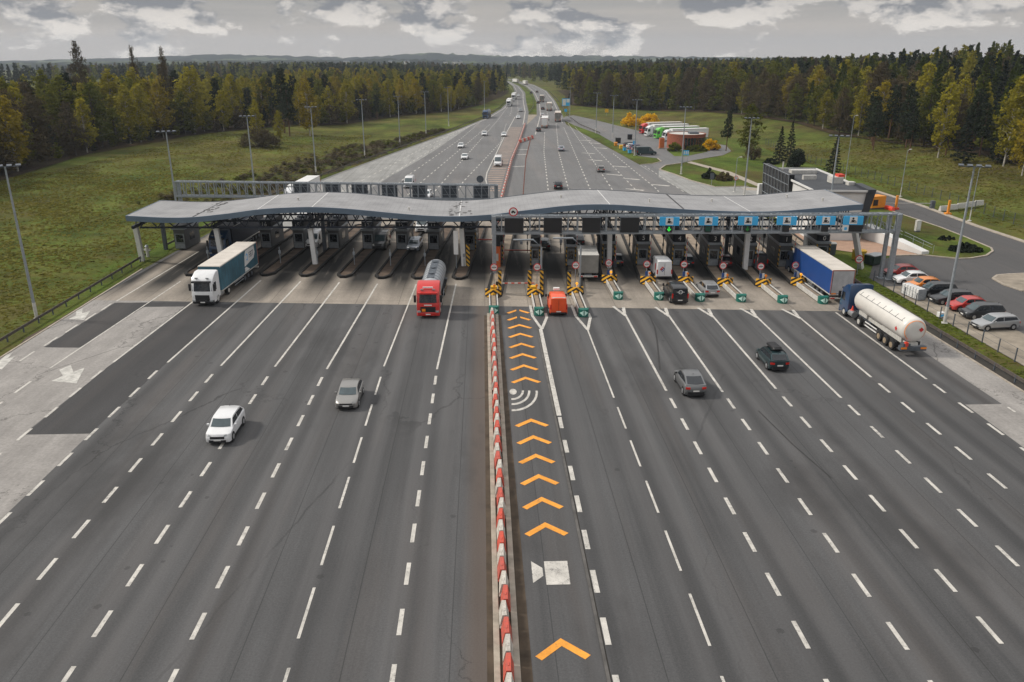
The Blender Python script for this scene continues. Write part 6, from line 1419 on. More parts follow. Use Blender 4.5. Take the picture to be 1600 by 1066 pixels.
car('suv_car', 'pale car between the two white lorries on the distant carriageway', 'car', near(19.5, 527, 4.35), T_ - .1, 'suv', silver)
car('suv_car', 'white car above the distant white lorries, before the bend', 'car', near(25.5, 590, 4.35), T_ - .1, 'suv', white)
# outgoing beyond the canopy
car('suv_car', 'dark grey off-roader with pale roof rails driving off just beyond the canopy', 'car', near(16.2, 171.3, 4.35), -.08, 'suv', dgrey, rails=True)
car('estate_car', 'warm grey car on the open asphalt beyond the canopy, towards the rest area', 'car', near(29.2, 197.7, 4.7), -.08, 'estate', greybeige)
car('sedan_car', 'pale blue-silver car driving off past the slanting barrier', 'car', near(23.7, 244, 4.6), -.08, 'sedan', pale)
car('suv_car', 'black car following the white box trailer on the distant carriageway', 'car', near(21.3, 311, 4.35), -.08, 'suv', black)
lorry('articulated_lorry', 'lorry with plain white box trailer and red rear frame driving off', near(25.2, 325, 16.3), -.1, white, M['white'], M['white'], M['white'])
lorry('articulated_lorry', 'lorry with grey and red rear driving off on the outermost distant lane', near(33.4, 357, 16.3), -.1, redp, M['offwhite'], tarp, boxgrey)
lorry('articulated_lorry', 'lorry with pale tarpaulin box farther along the outer distant lane', near(35.4, 430, 16.3), -.1, white, tarp, tarp)
lorry('articulated_lorry', 'small-looking box lorry climbing towards the bend, beyond the pale tarpaulin one', near(37.5, 515, 14), -.1, white, boxgrey, tarp, boxgrey, L=11)
car('suv_car', 'white car ahead of the white box trailer on the distant carriageway', 'car', near(28.3, 388.5, 4.35), -.1, 'suv', white)
car('suv_car', 'black car in front of the pale distant lorry', 'car', near(32.3, 441, 4.35), -.1, 'suv', black); car('suv_car', 'dark car beside the climbing box lorry', 'car', near(33.8, 500, 4.35), -.1, 'suv', dgrey)
for x, y, lb, c in ((37.5, 640, 'dark car nearer to the bend, on the inner distant lane', black), (43, 655, 'dark car nearer to the bend, on the outer distant lane', dgrey)): car('suv_car', lb, 'car', (x, y), 0, 'suv', c)
lorry('articulated_lorry', 'white lorry at the bend of the distant motorway, first of two', (43, 840), .15, white, M['white'], M['white']); lorry('articulated_lorry', 'white lorry at the bend of the distant motorway, second of two', (36, 905), .3, white, M['white'], M['white'])
# parked cars beside the verge: noses towards the fence
PK = [('hatchback_car', 'red hatchback at the canopy end of the parked row', 54.2, 98.9, 'hatch', redp), ('hatchback_car', 'white hatchback second in the parked row, next to the red one', 53.8, 95.5, 'hatch', white), ('coupe_car', 'orange car with black roof in the parked row', 53.9, 92.6, 'hatch', orng), ('mpv_car', 'shiny black people carrier in the parked row, next to the orange car', 54.0, 89.8, 'mpv', black), ('estate_car', 'black estate in the parked row, next to the crimson hatchback', 54.1, 86.9, 'estate', black), ('hatchback_car', 'crimson hatchback in the middle of the parked row, behind the floodlight post', 54.4, 84.2, 'hatch', redp), ('mpv_car', 'dark grey people carrier in the parked row, next to the silver estate', 54.4, 81.3, 'mpv', dgrey), ('estate_car', 'silver estate car at the near end of the parked row', 53.6, 77.7, 'estate', silver)]
for nm, lb, x, y, kd, c in PK:
    car(nm, lb, 'car', (x, y), pi / 2 + RNG.uniform(-.04, .06) + (.0 if y > 80 else .1), kd, c, 'cars parked beside the verge')
# rest-area vehicles
lorry('articulated_lorry', 'red lorry parked first at the rest area below the yellow bushes', (66, 303), pi / 2 + .25, scared, M['offwhite'], tarp)
lorry('articulated_lorry', 'white lorry with dark grille parked between the red and the lime one', (66, 293), pi / 2 + .25, white, M['white'], M['white'])
lorry('articulated_lorry', 'lime green lorry with green-edged trailer at the rest area', (67.5, 284), pi / 2 + .25, lime, mat('lime_trailer', (.16, .34, .1), .5), M['white'])
lorry('articulated_lorry', 'white lorry with long white trailer beside the brick pavilion', (68.5, 275.5), pi / 2 + .25, white, M['white'], M['white'])
van('panel_van', 'dark green van with white front parked at the rest-area verge', 'van', (47.3, 234.5), -pi / 2 + .1, green, 6.0, 2.0, 2.4)
van('passenger_van', 'dark van parked behind the dark green van at the rest area', 'van', (46.9, 239.2), -pi / 2 + .15, dgrey, 5.2, 2.0, 2.1)
for x, y, c, lb, kd in ((46.9, 243.6, silver, 'silver car among the rest-area cars, third from the dark green van', 'estate'), (46.9, 247.8, paint('paint_violet', (.10, .05, .13)), 'violet-brown car parked at the rest area', 'mpv'), (46.8, 252, white, 'white car parked at the rest area near the yellow recycling bin', 'estate'), (46.6, 256.4, dgrey, 'dark car at the far end of the rest-area cars', 'estate')): car('parked_car', lb, 'car', (x, y), -pi / 2 + .15, kd, c, 'cars parked at the rest area')
# ------------------------------------------------------------------ trees
def cards(nr, centres, radii, n, size, droop=0., flat=0., aspect=1.):
    """n leaf-clump quads round every centre; returns (4*N, 3) vertices"""
    C_ = np.repeat(np.array(centres, float), n, 0); R_ = np.repeat(np.array(radii, float), n)[:, None]
    N_ = len(C_)
    d = nr.normal(size=(N_, 3)); d /= np.linalg.norm(d, axis=1)[:, None]
    rad = nr.uniform(.25, 1, (N_, 1)) ** .6
    P_ = C_ + d * R_ * rad * np.array([1, 1, .85]); P_[:, 2] -= droop * nr.uniform(0, 1, N_) ** 2
    a = nr.normal(size=(N_, 3)); a[:, 2] *= (1 - flat); a /= np.linalg.norm(a, axis=1)[:, None]
    b = np.cross(a, nr.normal(size=(N_, 3))); b /= np.linalg.norm(b, axis=1)[:, None]
    s = size * nr.uniform(.55, 1.3, (N_, 1)) / 2
    a = a * s; b = b * s * aspect
    V = np.stack([P_ - a - b * .6, P_ + a * .5 - b, P_ + a + b * .6, P_ - a * .5 + b], 1)
    return V.reshape(-1, 3)
def mesh_quads(name, V, m):
    n = len(V) // 4; me = bpy.data.meshes.new(name)
    me.vertices.add(len(V)); me.vertices.foreach_set('co', V.astype(np.float32).ravel())
    me.loops.add(n * 4); me.loops.foreach_set('vertex_index', np.arange(n * 4, dtype=np.int32))
    me.polygons.add(n); me.polygons.foreach_set('loop_start', np.arange(0, n * 4, 4, dtype=np.int32)); me.polygons.foreach_set('loop_total', np.full(n, 4, dtype=np.int32))
    me.update(calc_edges=True); me.materials.append(m); return me
LEAF = {
    'birch': leafmat('birch_leaves', (.17, .155, .014), (.33, .29, .024)),
    'amber': leafmat('amber_leaves', (.20, .155, .014), (.34, .27, .022)),
    'brown': leafmat('bare_brown_twigs', (.05, .039, .022), (.105, .08, .036), .2),
    'olive': leafmat('olive_leaves', (.065, .078, .011), (.15, .155, .017)),
    'pine': leafmat('pine_needles', (.010, .018, .008), (.026, .038, .013), .1),
    'spruce': leafmat('spruce_needles', (.009, .016, .010), (.02, .03, .014), .08),
    'larch': leafmat('fresh_larch', (.042, .066, .012), (.085, .105, .016)),
    'gold': leafmat('forsythia_flowers', (.62, .38, .012), (.88, .58, .02)),
}
def tree_shape(kind, seed, H, q=1.):
    """(leaf vertices, trunk MB)"""
    rr = random.Random(seed); nr = np.random.default_rng(seed); C_ = []; R_ = []; t = MB()
    bend = [(rr.uniform(-.4, .4), rr.uniform(-.4, .4)) for _ in range(5)]
    tp = lambda u: (bend[2][0] * u * u * H * .05 + bend[1][0] * u, bend[2][1] * u * u * H * .05 + bend[1][1] * u, u * H)
    r0 = H * (.011 if kind in ('birch', 'amber', 'olive') else .014)
    t.tube([tp(u) for u in (0, .25, .5, .75, .97)], [r0, r0 * .85, r0 * .62, r0 * .38, r0 * .1], 7)
    def limb(u, ang, ln, rise, k=1.):
        p = Vector(tp(u)); e = p + Vector((cos(ang) * ln, sin(ang) * ln, rise)); m_ = (p + e) / 2 + Vector((0, 0, ln * .08)); t.tube([p, m_, e], [r0 * .34 * k, r0 * .2 * k, r0 * .06], 4, cap=False); return e
    if kind in ('birch', 'amber', 'olive', 'brown'):
        lo = {'birch': .20, 'amber': .2, 'olive': .12, 'brown': .16}[kind]; W = {'birch': .17, 'amber': .2, 'olive': .21, 'brown': .21}[kind] * H
        n = int({'birch': 66, 'amber': 74, 'olive': 66, 'brown': 68}[kind])
        for k in range(n):
            u = lo + (1 - lo) * ((k + rr.random()) / n); s = (u - lo) / (1 - lo)
            w = W * (sin(pi * min(1, (.12 + s * .9))) ** .8) * rr.uniform(.35, 1.08) + .15
            a = k * 2.4 + rr.uniform(-.6, .6); e = limb(max(.1, u - .10), a, w, H * .07 * rr.uniform(.6, 1.6))
            if rr.random() < .12: continue
            C_.append(tuple(e)); R_.append(H * rr.uniform(.032, .062))
            if w > W * .5: C_.append(tuple(e * .55 + Vector(tp(u)) * .45)); R_.append(H * rr.uniform(.03, .05))
        if kind == 'brown': V = cards(nr, C_, [x * 1.25 for x in R_], int(34 * q), .95 / sqrt(q), 0, 0, .2)
        else: V = cards(nr, C_, R_, int({'birch': 28, 'amber': 30, 'olive': 28}[kind] * q), .60 / sqrt(q), 1.0 if kind != 'olive' else .3, 0, .8)
    elif kind == 'pine':
        n = 40
        for k in range(n):
            u = .34 + .65 * (k + rr.random()) / n; s = (u - .34) / .65; w = H * .17 * (1 - s * .75) * rr.uniform(.4, 1.1)
            e = limb(u - .02, k * 2.4 + rr.uniform(-.5, .5), w, H * .02, 1.1); C_.append(tuple(e)); R_.append(H * rr.uniform(.035, .06) * (1.1 - s * .4))
            if w > H * .08: C_.append(tuple(e * .5 + Vector(tp(u)) * .5)); R_.append(H * .04)
        V = cards(nr, C_, R_, int(40 * q), .62 / sqrt(q), 0, .3, .7)
    else:   # spruce, larch: whorls on a cone
        n = 62; lo = .06 if kind == 'spruce' else .22
        for k in range(n):
            u = lo + (1 - lo) * (k + rr.random()) / n; s = (u - lo) / (1 - lo); w = H * (.155 if kind == 'spruce' else .125) * (1 - s) ** .85 * rr.uniform(.7, 1.1) + .1
            e = limb(u, k * 2.4, w, -H * .012 * (1 - s) if kind == 'spruce' else H * .02); C_ += [tuple(e), tuple(e * .6 + Vector(tp(u)) * .4)]; R_ += [H * .03 * (1.15 - s), H * .033 * (1.15 - s)]
        C_.append(tp(.985)); R_.append(H * .012)
        V = cards(nr, C_, [max(.15, x) for x in R_], int(28 * q), .56 / sqrt(q), .25, .5, .6)
    return V, t
BARK = {'birch': 'birch_bark', 'amber': 'birch_bark', 'olive': 'bark', 'brown': 'bark', 'pine': 'pine_bark', 'spruce': 'bark', 'larch': 'bark'}
BASEH = 22.
TREES = {}
for kd, nv in (('birch', 3), ('amber', 2), ('olive', 3), ('brown', 3), ('pine', 3), ('spruce', 2), ('larch', 2)):
    for v in range(nv):
        V, t = tree_shape(kd, 100 + v * 17 + len(kd), BASEH)
        me = mesh_quads('crown', V, LEAF[kd]); o = t.build('trunk', M[BARK[kd]], fix=False, smooth=50); TREES[kd, v] = (me, o.data); bpy.data.objects.remove(o)
NV = {'birch': 3, 'amber': 2, 'olive': 3, 'brown': 3, 'pine': 3, 'spruce': 2, 'larch': 2}
TN = {'birch': 'birch_tree', 'amber': 'birch_tree', 'olive': 'broadleaf_tree', 'brown': 'broadleaf_tree', 'pine': 'pine_tree', 'spruce': 'spruce_tree', 'larch': 'larch_tree'}
TR = random.Random(11)
def tree(kd, x, y, H, label, group=None, v=None, wide=1.):
    me, tm = TREES[kd, TR.randrange(NV[kd]) if v is None else v]
    r = empty(TN[kd], (x, y, hgt(x, y) - .1), TR.uniform(0, 6.28), label, 'tree', group)
    s = H / BASEH; r.scale = (s * wide, s * wide, s)
    t = bpy.data.objects.new('trunk', tm); COL.objects.link(t); t.parent = r
    c = bpy.data.objects.new('crown', me); COL.objects.link(c); c.parent = r
    return r
DESC = {'birch': 'slender yellow-green birch', 'amber': 'amber-leaved birch', 'olive': 'olive-green broadleaf tree', 'brown': 'bare brown broadleaf tree', 'pine': 'dark green pine', 'spruce': 'dark pointed spruce', 'larch': 'fresh green larch'}
def pick(mixd):
    t = TR.random() * sum(mixd.values())
    for k, w in mixd.items():
        t -= w
        if t <= 0: return k
    return k
def wood(edge, rows, gap, mixes, hrange, place, inward):
    """individual trees in rows behind the wood's edge; inward = unit vector into the wood at each edge leg"""
    pts = []
    for a, b_ in zip(edge, edge[1:]):
        L = sqrt((b_[0] - a[0]) ** 2 + (b_[1] - a[1]) ** 2); ux, uy = (b_[0] - a[0]) / L, (b_[1] - a[1]) / L; nx_, ny_ = (-uy, ux) if inward > 0 else (uy, -ux)
        for rw in range(rows):
            d = TR.uniform(0, gap)
            while d < L:
                off = rw * gap * .95 + TR.uniform(-.25, .6) * gap; pts.append((a[0] + ux * d + nx_ * off, a[1] + uy * d + ny_ * off, rw)); d += gap * TR.uniform(.75, 1.35)
    for x, y, rw in pts:
        kd = pick(mixes(x, y, rw)); H = TR.uniform(*hrange) * {'birch': 1., 'amber': .92, 'olive': .95, 'brown': .96, 'pine': .95, 'spruce': 1.05, 'larch': 1.05}[kd]
        if rw == 0: H *= TR.uniform(.62, 1.0)
        if x < -95: H *= 1.14
        tree(kd, x, y, H, DESC[kd] + ' standing in the ' + place, DESC[kd] + 's of the ' + place, wide=TR.uniform(1.0, 1.45) if kd in ('birch', 'amber', 'olive', 'brown') else TR.uniform(.95, 1.2))
    return len(pts)
L_EDGE = [(-106, 150), (-109, 200), (-113, 228), (-110, 262), (-105, 292), (-92, 312), (-74, 326), (-62, 340), (-54, 366), (-36, 408), (-18, 430), (-3, 490)]
def lmix(x, y, rw):
    if y < 262: return {'birch': 3.8, 'brown': 2.2, 'olive': 2.0, 'amber': 1.3, 'pine': .4}
    if y < 320: return {'birch': 3.2, 'amber': 2., 'pine': 2.2, 'olive': 1.4, 'brown': .6}
    return {'pine': 2.4, 'birch': 2.8, 'amber': 2.2, 'olive': 1.4, 'brown': .3}
nL = wood(L_EDGE, 3, 7.6, lmix, (14, 20.5), 'wood beyond the meadow', 1)
R_EDGE = [(128, 130), (121, 168), (126, 200), (120, 222), (116, 262), (119, 300), (116, 345), (108, 395), (92, 432), (66, 458), (51, 492)]
def rmix(x, y, rw):
    if y < 240: return {'pine': 4.4, 'birch': 1.2, 'larch': 1.2, 'brown': 1.2, 'olive': .8} if rw < 1 else {'larch': 2.4, 'birch': 2.4, 'olive': 1.4, 'pine': 1.}
    if y < 340: return {'brown': 3.4, 'olive': 1.6, 'larch': 1.6, 'birch': 1.1, 'amber': .8, 'pine': .8}
    return {'brown': 3., 'olive': 2.4, 'birch': 1.4, 'pine': .9, 'larch': .6}
nR = wood(R_EDGE, 3, 7.8, rmix, (16, 22), 'wood on the slope', -1)
print('individual trees', nL, nR)
# single trees one can point to
tree('amber', -61, 292, 19, 'large round orange birch standing in front of dark pines at the meadow\'s end', v=1, wide=1.25)
tree('pine', -67, 287, 17, 'broad dark pine to the meadow side of the large orange birch', v=0, wide=1.1)
tree('pine', -71, 297, 22, 'tall dark pine behind the round bare bush', v=1)
tree('birch', -72, 264, 13, 'small pale yellow birch behind the bare bush', v=0); tree('birch', -66, 268, 10, 'low bright yellow birch growing out of the bare bush', v=2)
tree('brown', -126.9, 270, 30, 'very tall bare poplar topping the wood beyond the meadow', v=1, wide=.55); tree('brown', -122, 300, 29, 'tall bare twin poplar, lower of the tree-top pair', v=2, wide=.4); tree('brown', -113, 302, 29, 'tall bare twin poplar beside its lower neighbour', v=0, wide=.4)
tree('olive', 77.5, 236, 14.5, 'lone olive-yellow tree on the lawn between pavilion and wood', v=1, wide=1.2); tree('pine', 73.5, 244, 12, 'dark pine beside the lone olive-yellow lawn tree', v=2)
tree('spruce', 79.8, 216, 9.5, 'loose dark conifer on the lawn, first of the conifer group', v=0, wide=1.3); tree('spruce', 83.8, 219, 10.5, 'taller dark conifer behind the first lawn conifer', v=1, wide=1.1); tree('spruce', 84.8, 193.4, 9.2, 'dense dark spruce on the lawn behind the black glass building', v=1, wide=1.35)
tree('spruce', 118, 182, 9.5, 'broad low spruce at the foot of the wooded slope', v=0, wide=1.7); tree('spruce', 113, 187, 11, 'second broad spruce at the foot of the wooded slope', v=1, wide=1.5)
tree('amber', 113.5, 166, 15, 'golden birch with pale trunk at the photo\'s outer slope edge', v=0, wide=1.)
for k, (x, y, H) in enumerate(((108, 222, 11), (111, 229, 12.5), (115, 218, 12), (112, 210, 10.5), (118, 208, 12), (116, 200, 11), (122, 214, 14), (120, 226, 14), (114, 236, 13), (125, 204, 13.5), (121, 194, 12.5), (128, 190, 13), (117, 244, 14), (126, 222, 15), (130, 212, 15))): tree('pine', x, y, H, 'low dark pine on the open slope before the wood', 'low dark pines on the open slope', wide=1.25)
for k, (x, y, H) in enumerate(((117, 178, 19), (124, 186, 20), (113, 198, 18))): tree('birch', x, y, H, 'tall birch with white trunk rising from the pines on the slope', 'white-trunked birches on the slope', v=k)
def shrub(name, label, x, y, w, d, h, kd, n, per, size, twigs=True, cat='shrub', asp=.8):
    nr = np.random.default_rng(int(abs(x * 7 + y))); rr = random.Random(int(x * 3 + y)); r = empty(name, (x, y, hgt(x, y) - .05), 0, label, cat); C_ = []; R_ = []; t = MB()
    for k in range(n):
        a = rr.uniform(0, 6.28); u = sqrt(rr.random()); zz = h * (1 - .75 * u * u) * rr.uniform(.35, .95); p = (cos(a) * u * w / 2 * .85, sin(a) * u * d / 2 * .85, zz); C_.append(p); R_.append(h * rr.uniform(.14, .26)); t.tube([(p[0] * .25, p[1] * .25, 0), (p[0] * .7, p[1] * .7, zz * .6), p], [.06, .04, .015], 4, cap=False)
    me = mesh_quads('foliage', cards(nr, C_, R_, per, size, 0, 0, asp), LEAF[kd] if kd in LEAF else M[kd]); o = bpy.data.objects.new('foliage', me); COL.objects.link(o); o.parent = r
    t.build('stems', M['bark'], r, fix=False); return r
shrub('bare_bush', 'big round bare brown bush on the meadow in front of the wood', -68, 252, 14, 11, 6.2, 'brown', 80, 60, .8, asp=.14)
shrub('forsythia_bush', 'golden flowering bush above the red parked lorry, left half of the pair', 60.5, 336, 8, 6, 5., 'gold', 40, 70, .55); shrub('forsythia_bush', 'golden flowering bush above the parked lorries, larger half of the pair', 68, 334, 9, 6, 5.6, 'gold', 44, 70, .55)
shrub('forsythia_bush', 'golden flowering bush beside the brick pavilion', 69.5, 246.5, 6, 4, 3.4, 'gold', 34, 60, .45)
shrub('hedge_bush', 'dark green low hedge in front of the pavilion wall', 64, 243.5, 8, 3.6, 2., 'olive', 36, 60, .4); shrub('hedge_bush', 'loose green bush at the pavilion\'s roadside corner', 57.8, 244, 4.5, 4, 3.0, 'olive', 26, 60, .45)
shrub('conifer_bush', 'dark rounded evergreen on the lawn corner, first of two by the path', 52.9, 187, 3.6, 3.4, 2.3, 'spruce', 30, 60, .4); shrub('conifer_bush', 'dark rounded evergreen on the lawn corner, second of two by the path', 55.6, 184, 4.4, 3.6, 2.2, 'brown', 32, 60, .4, asp=.3)
shrub('thuja_bush', 'dense dark barrel-shaped thuja on the lawn', 80.8, 206, 3.6, 3.6, 4.8, 'spruce', 60, 80, .42); shrub('conifer_bush', 'flat dark cushion bush on the lawn', 76.5, 213, 5, 3.5, 1.6, 'spruce', 30, 60, .4); shrub('bare_bush', 'small bare brown tree-bush on the lawn near the flat cushion bush', 74.5, 222, 5, 5, 5, 'brown', 34, 50, .6, asp=.16)
shrub('juniper_bush', 'wide dark juniper at the rounded tip of the lot lawn', 70.6, 112.2, 5.0, 3.4, 1.5, 'spruce', 40, 70, .38); shrub('juniper_bush', 'small flat dark juniper on the lot lawn', 72, 119.6, 3.0, 1.8, .8, 'spruce', 20, 60, .32)
# ------------------------------------------------------------------ far woods: one mass each
def mass(name, label, pts, mixes, hr, q, cat='wood', wd=1.):
    nr = np.random.default_rng(len(pts)); LODS = {}
    for kd in NV:
        for v in range(2):
            V, t = tree_shape(kd, 300 + v * 7 + len(kd), BASEH, q); LODS[kd, v] = V
    by = {}
    for x, y in pts:
        kd = pick(mixes(x, y, 3)); s = TR.uniform(*hr) / BASEH; a = TR.uniform(0, 6.28); V = LODS[kd, TR.randrange(2)]
        c, n_ = cos(a), sin(a); W_ = np.empty_like(V); W_[:, 0] = (V[:, 0] * c - V[:, 1] * n_) * s * wd + x; W_[:, 1] = (V[:, 0] * n_ + V[:, 1] * c) * s * wd + y; W_[:, 2] = V[:, 2] * s + hgt(x, y)
        by.setdefault(kd, []).append(W_)
    names = list(by); V = np.concatenate([np.concatenate(by[k]) for k in names]); me = mesh_quads(name, V, LEAF[names[0]])
    for k in names[1:]: me.materials.append(LEAF[k])
    idx = np.concatenate([np.full(sum(len(w) for w in by[k]) // 4, i, np.int32) for i, k in enumerate(names)]); me.polygons.foreach_set('material_index', idx)
    o = bpy.data.objects.new(name, me); COL.objects.link(o); return tag(o, label, cat, kind='stuff')
def offset_edge(edge, d, inward):
    out = []
    for k, p in enumerate(edge):
        a = edge[max(k - 1, 0)]; b_ = edge[min(k + 1, len(edge) - 1)]; L = sqrt((b_[0] - a[0]) ** 2 + (b_[1] - a[1]) ** 2); ux, uy = (b_[0] - a[0]) / L, (b_[1] - a[1]) / L
        out.append((p[0] + (-uy if inward > 0 else uy) * d, p[1] + (ux if inward > 0 else -ux) * d))
    return out
def fill(test, x0, x1, y0, y1, gap):
    pts = []; y = y0
    while y < y1:
        x = x0
        while x < x1:
            px, py = x + TR.uniform(-.5, .5) * gap, y + TR.uniform(-.5, .5) * gap
            if test(px, py): pts.append((px, py))
            x += gap
        y += gap
    return pts
LX = [(-132, 100), (-134, 228), (-130, 270), (-118, 320), (-88, 346), (-74, 385), (-50, 430), (-22, 452), (2, 500), (15, 622), (21, 700), (21, 800), (12, 900), (-8, 1050), (-60, 1250)]
RX = [(150, 100), (146, 200), (140, 262), (142, 320), (136, 372), (112, 425), (78, 472), (62, 520), (63, 600), (65, 684), (64, 800), (58, 900), (40, 1050), (10, 1250)]
def floor_sheet(name, xs_of, y0, y1):
    q = MB(); ny_, nx_ = 60, 12
    for j in range(ny_ + 1):
        y = y0 + (y1 - y0) * j / ny_; a, b_ = xs_of(y)
        for i in range(nx_ + 1): x = a + (b_ - a) * i / nx_; q.v.append((x, y, hgt(x, y) + .12))
    for j in range(ny_):
        for i in range(nx_): a = j * (nx_ + 1) + i; q.f.append((a, a + 1, a + nx_ + 2, a + nx_ + 1)); q.m.append(0)
    tag(q.build(name, M['forest_floor'], fix=False, smooth=60), kind='structure')
EL = [(x + 3, y) for x, y in L_EDGE] + [(18, 622), (23, 700)]; ER = [(x - 3, y) for x, y in R_EDGE] + [(60, 600), (62, 700)]
floor_sheet('forest_floor', lambda y: (interp(EL, y) - 170, interp(EL, y)), 150, 700); floor_sheet('forest_floor', lambda y: (interp(ER, y), interp(ER, y) + 200), 130, 700)
view = lambda x, y: (x / y < .76 and x / y > -.80)
lp = fill(lambda x, y: x < interp(LX, y) and view(x, y), -560, 30, 130, 700, 8.5) ; rp = fill(lambda x, y: x > interp(RX, y) and view(x, y), 50, 560, 130, 700, 8.8)
lp = [p for p in lp if p[0] > interp(LX, p[1]) - 150]; rp = [p for p in rp if p[0] < interp(RX, p[1]) + 190]
mass('wood', 'mixed yellow and dark wood filling the land behind the meadow\'s edge trees', lp, lambda x, y, rw: {'birch': 3., 'amber': 1.7, 'olive': 2., 'brown': .7, 'pine': 1.}, (12.5, 18), .3)
mass('wood', 'mixed green and brown wood filling the slope behind its edge trees', rp, lambda x, y, rw: {'larch': 3.2, 'olive': 1.6, 'brown': 1.2, 'birch': 1.4, 'pine': 1.4, 'spruce': .8} if y < 400 else {'brown': 2, 'olive': 2.4, 'pine': 2, 'birch': 1, 'larch': 1}, (15.5, 21.5), .3)
# undergrowth along the wood edges
up = []
for edge, sg in ((L_EDGE, 1), (R_EDGE, -1)):
    for d in (1, 6, 12, 20):
        e = offset_edge(edge, d, sg)
        for a, b_ in zip(e, e[1:]):
            L = sqrt((b_[0] - a[0]) ** 2 + (b_[1] - a[1]) ** 2); t = 0.
            while t < L: up.append((a[0] + (b_[0] - a[0]) * t / L + TR.uniform(-2, 2), a[1] + (b_[1] - a[1]) * t / L + TR.uniform(-2, 2))); t += TR.uniform(3, 6.5)
mass('undergrowth', 'tangled low undergrowth beneath the trees along both wood edges', up, lambda x, y, r_: {'brown': 3, 'olive': 2, 'spruce': 1}, (3, 8.5), .12, 'undergrowth', 1.5)
BK = [(-47.5, 150), (-43.6, 168), (-38, 197), (-27.3, 249), (-12, 322)]
hb = [(interp(BK, y) - 1.5 - TR.random() ** 1.3 * 17 * (1 - sstep(240, 325, y) * .75), y) for y in [TR.uniform(152, 318) for _ in range(520)]]
mass('heather', 'dark low heather and scrub on the bank beside the incoming carriageway', hb, lambda x, y, r_: {'brown': 4, 'olive': 1.2}, (.5, 1.1), .05, 'scrub', 4.5)
fp_ = fill(lambda x, y: (x < interp(LX, y) or x > interp(RX, y)) and view(x, y), -420, 700, 700, 1250, 15) + fill(lambda x, y: view(x, y) and not (abs(x - (y - 1250) * -.5) < 30 and y < 1300), -700, 900, 1250, 2300, 26)
mass('wood', 'distant bluish dark wood closing the view where the motorway bends away', fp_, lambda x, y, rw: {'pine': 3.4, 'olive': 2., 'spruce': 1.4, 'brown': 1.}, (14, 20), .07)
# grass tufts: one mass for each meadow
def tufts(name, label, polys, n, kinds, hh, seed):
    nr = np.random.default_rng(seed); P_ = []
    for (x0, x1, y0, y1), k in zip(polys, n):
        xs = nr.uniform(x0, x1, k); ys = nr.uniform(y0, y1, k); keep = (np.sin(xs * .31 + 2 * np.sin(ys * .13)) + np.sin(ys * .23 + 1.7 * np.sin(xs * .17)) + nr.normal(0, 2.2, k)) > .2
        P_.append(np.stack([xs[keep], ys[keep]], 1))
    P_ = np.concatenate(P_); N_ = len(P_); z = np.array([hgt(a, b) for a, b in P_]) - .06; a = nr.uniform(0, 6.28, N_); w_ = nr.uniform(.12, .42, N_); h_ = nr.uniform(.4, 1., N_) * hh; dx, dy = np.cos(a) * w_, np.sin(a) * w_; lx, ly = nr.normal(0, .15, N_), nr.normal(0, .15, N_)
    V = np.stack([np.stack([P_[:, 0] - dx, P_[:, 1] - dy, z], 1), np.stack([P_[:, 0] + dx, P_[:, 1] + dy, z], 1), np.stack([P_[:, 0] + dx * .7 + lx, P_[:, 1] + dy * .7 + ly, z + h_], 1), np.stack([P_[:, 0] - dx * .7 + lx, P_[:, 1] - dy * .7 + ly, z + h_], 1)], 1).reshape(-1, 3)
    me = mesh_quads(name, V, kinds); o = bpy.data.objects.new(name, me); COL.objects.link(o); return tag(o, label, 'grass', kind='stuff')
GT = leafmat('grass_blades', (.105, .108, .02), (.20, .18, .04), .5)
tufts('grass', 'rough tufted grass of the sloping meadow on the wood side', [(-105, -49, 70, 190), (-100, -40, 190, 300)], [46000, 16000], GT, .2, 1)
tufts('grass', 'rough tufted grass of the slope behind the wire mesh fence', [(87, 125, 95, 250)], [26000], GT, .2, 2)
tufts('grass', 'short tufted grass on the verge between guard rail and parked cars', [(47.7, 49.6, 50, 104)], [2600], leafmat('verge_blades', (.08, .12, .018), (.17, .20, .03), .5), .14, 3)

# ------------------------------------------------------------------ far hills: low ridges with a bumpy wooded crest
def ridge(name, y0, prof, depth, m, rough, seed):
    nr = random.Random(seed); q = MB(); X0, X1 = prof[0][0], prof[-1][0]; n = 420
    rows = ((0, -12), (depth * .25, .55), (depth * .6, .92), (depth, 1.), (depth * 1.5, .5))
    for k in range(n + 1):
        x = X0 + (X1 - X0) * k / n; h = [a[1] + (b_[1] - a[1]) * (x - a[0]) / (b_[0] - a[0]) for a, b_ in zip(prof, prof[1:]) if a[0] <= x <= b_[0]][0]
        for dy, u in rows: q.v.append((x, y0 + dy, (h * u if u > 0 else u) + (nr.uniform(-1, 1) * rough if u > .4 else 0)))
    R_ = len(rows)
    for k in range(n):
        for j in range(R_ - 1): a = k * R_ + j; q.f.append((a, a + R_, a + R_ + 1, a + 1)); q.m.append(0)
    return tag(q.build(name, m, smooth=20, fix=False), kind='structure')
def hillmat(name, a, b_, c):
    m, nt, b = newmat(name); f = noise(nt, .012, 8, .75); g_ = noise(nt, .0025, 4, .6)
    col = ramp(nt, f, [(.35, a), (.6, b_)]); col = mix(nt, ramp(nt, g_, [(.54, 0.), (.6, 1.)]), col, c); nt.links.new(col, b.inputs['Base Color']); b.inputs['Roughness'].default_value = .95; b.inputs['Specular IOR Level'].default_value = .05; bump(nt, b, noise(nt, .05, 5, .8), 1, 12); return m
hm = hillmat('hill_woods', (.006, .011, .010), (.020, .030, .020), (.10, .125, .07))
ridge('hill_near', 2350, [(-2400, 2), (-1500, 4), (-900, 13), (-500, 14), (-250, 19), (0, 10), (300, 9), (700, 14), (2200, 10)], 260, hm, 4.2, 2)
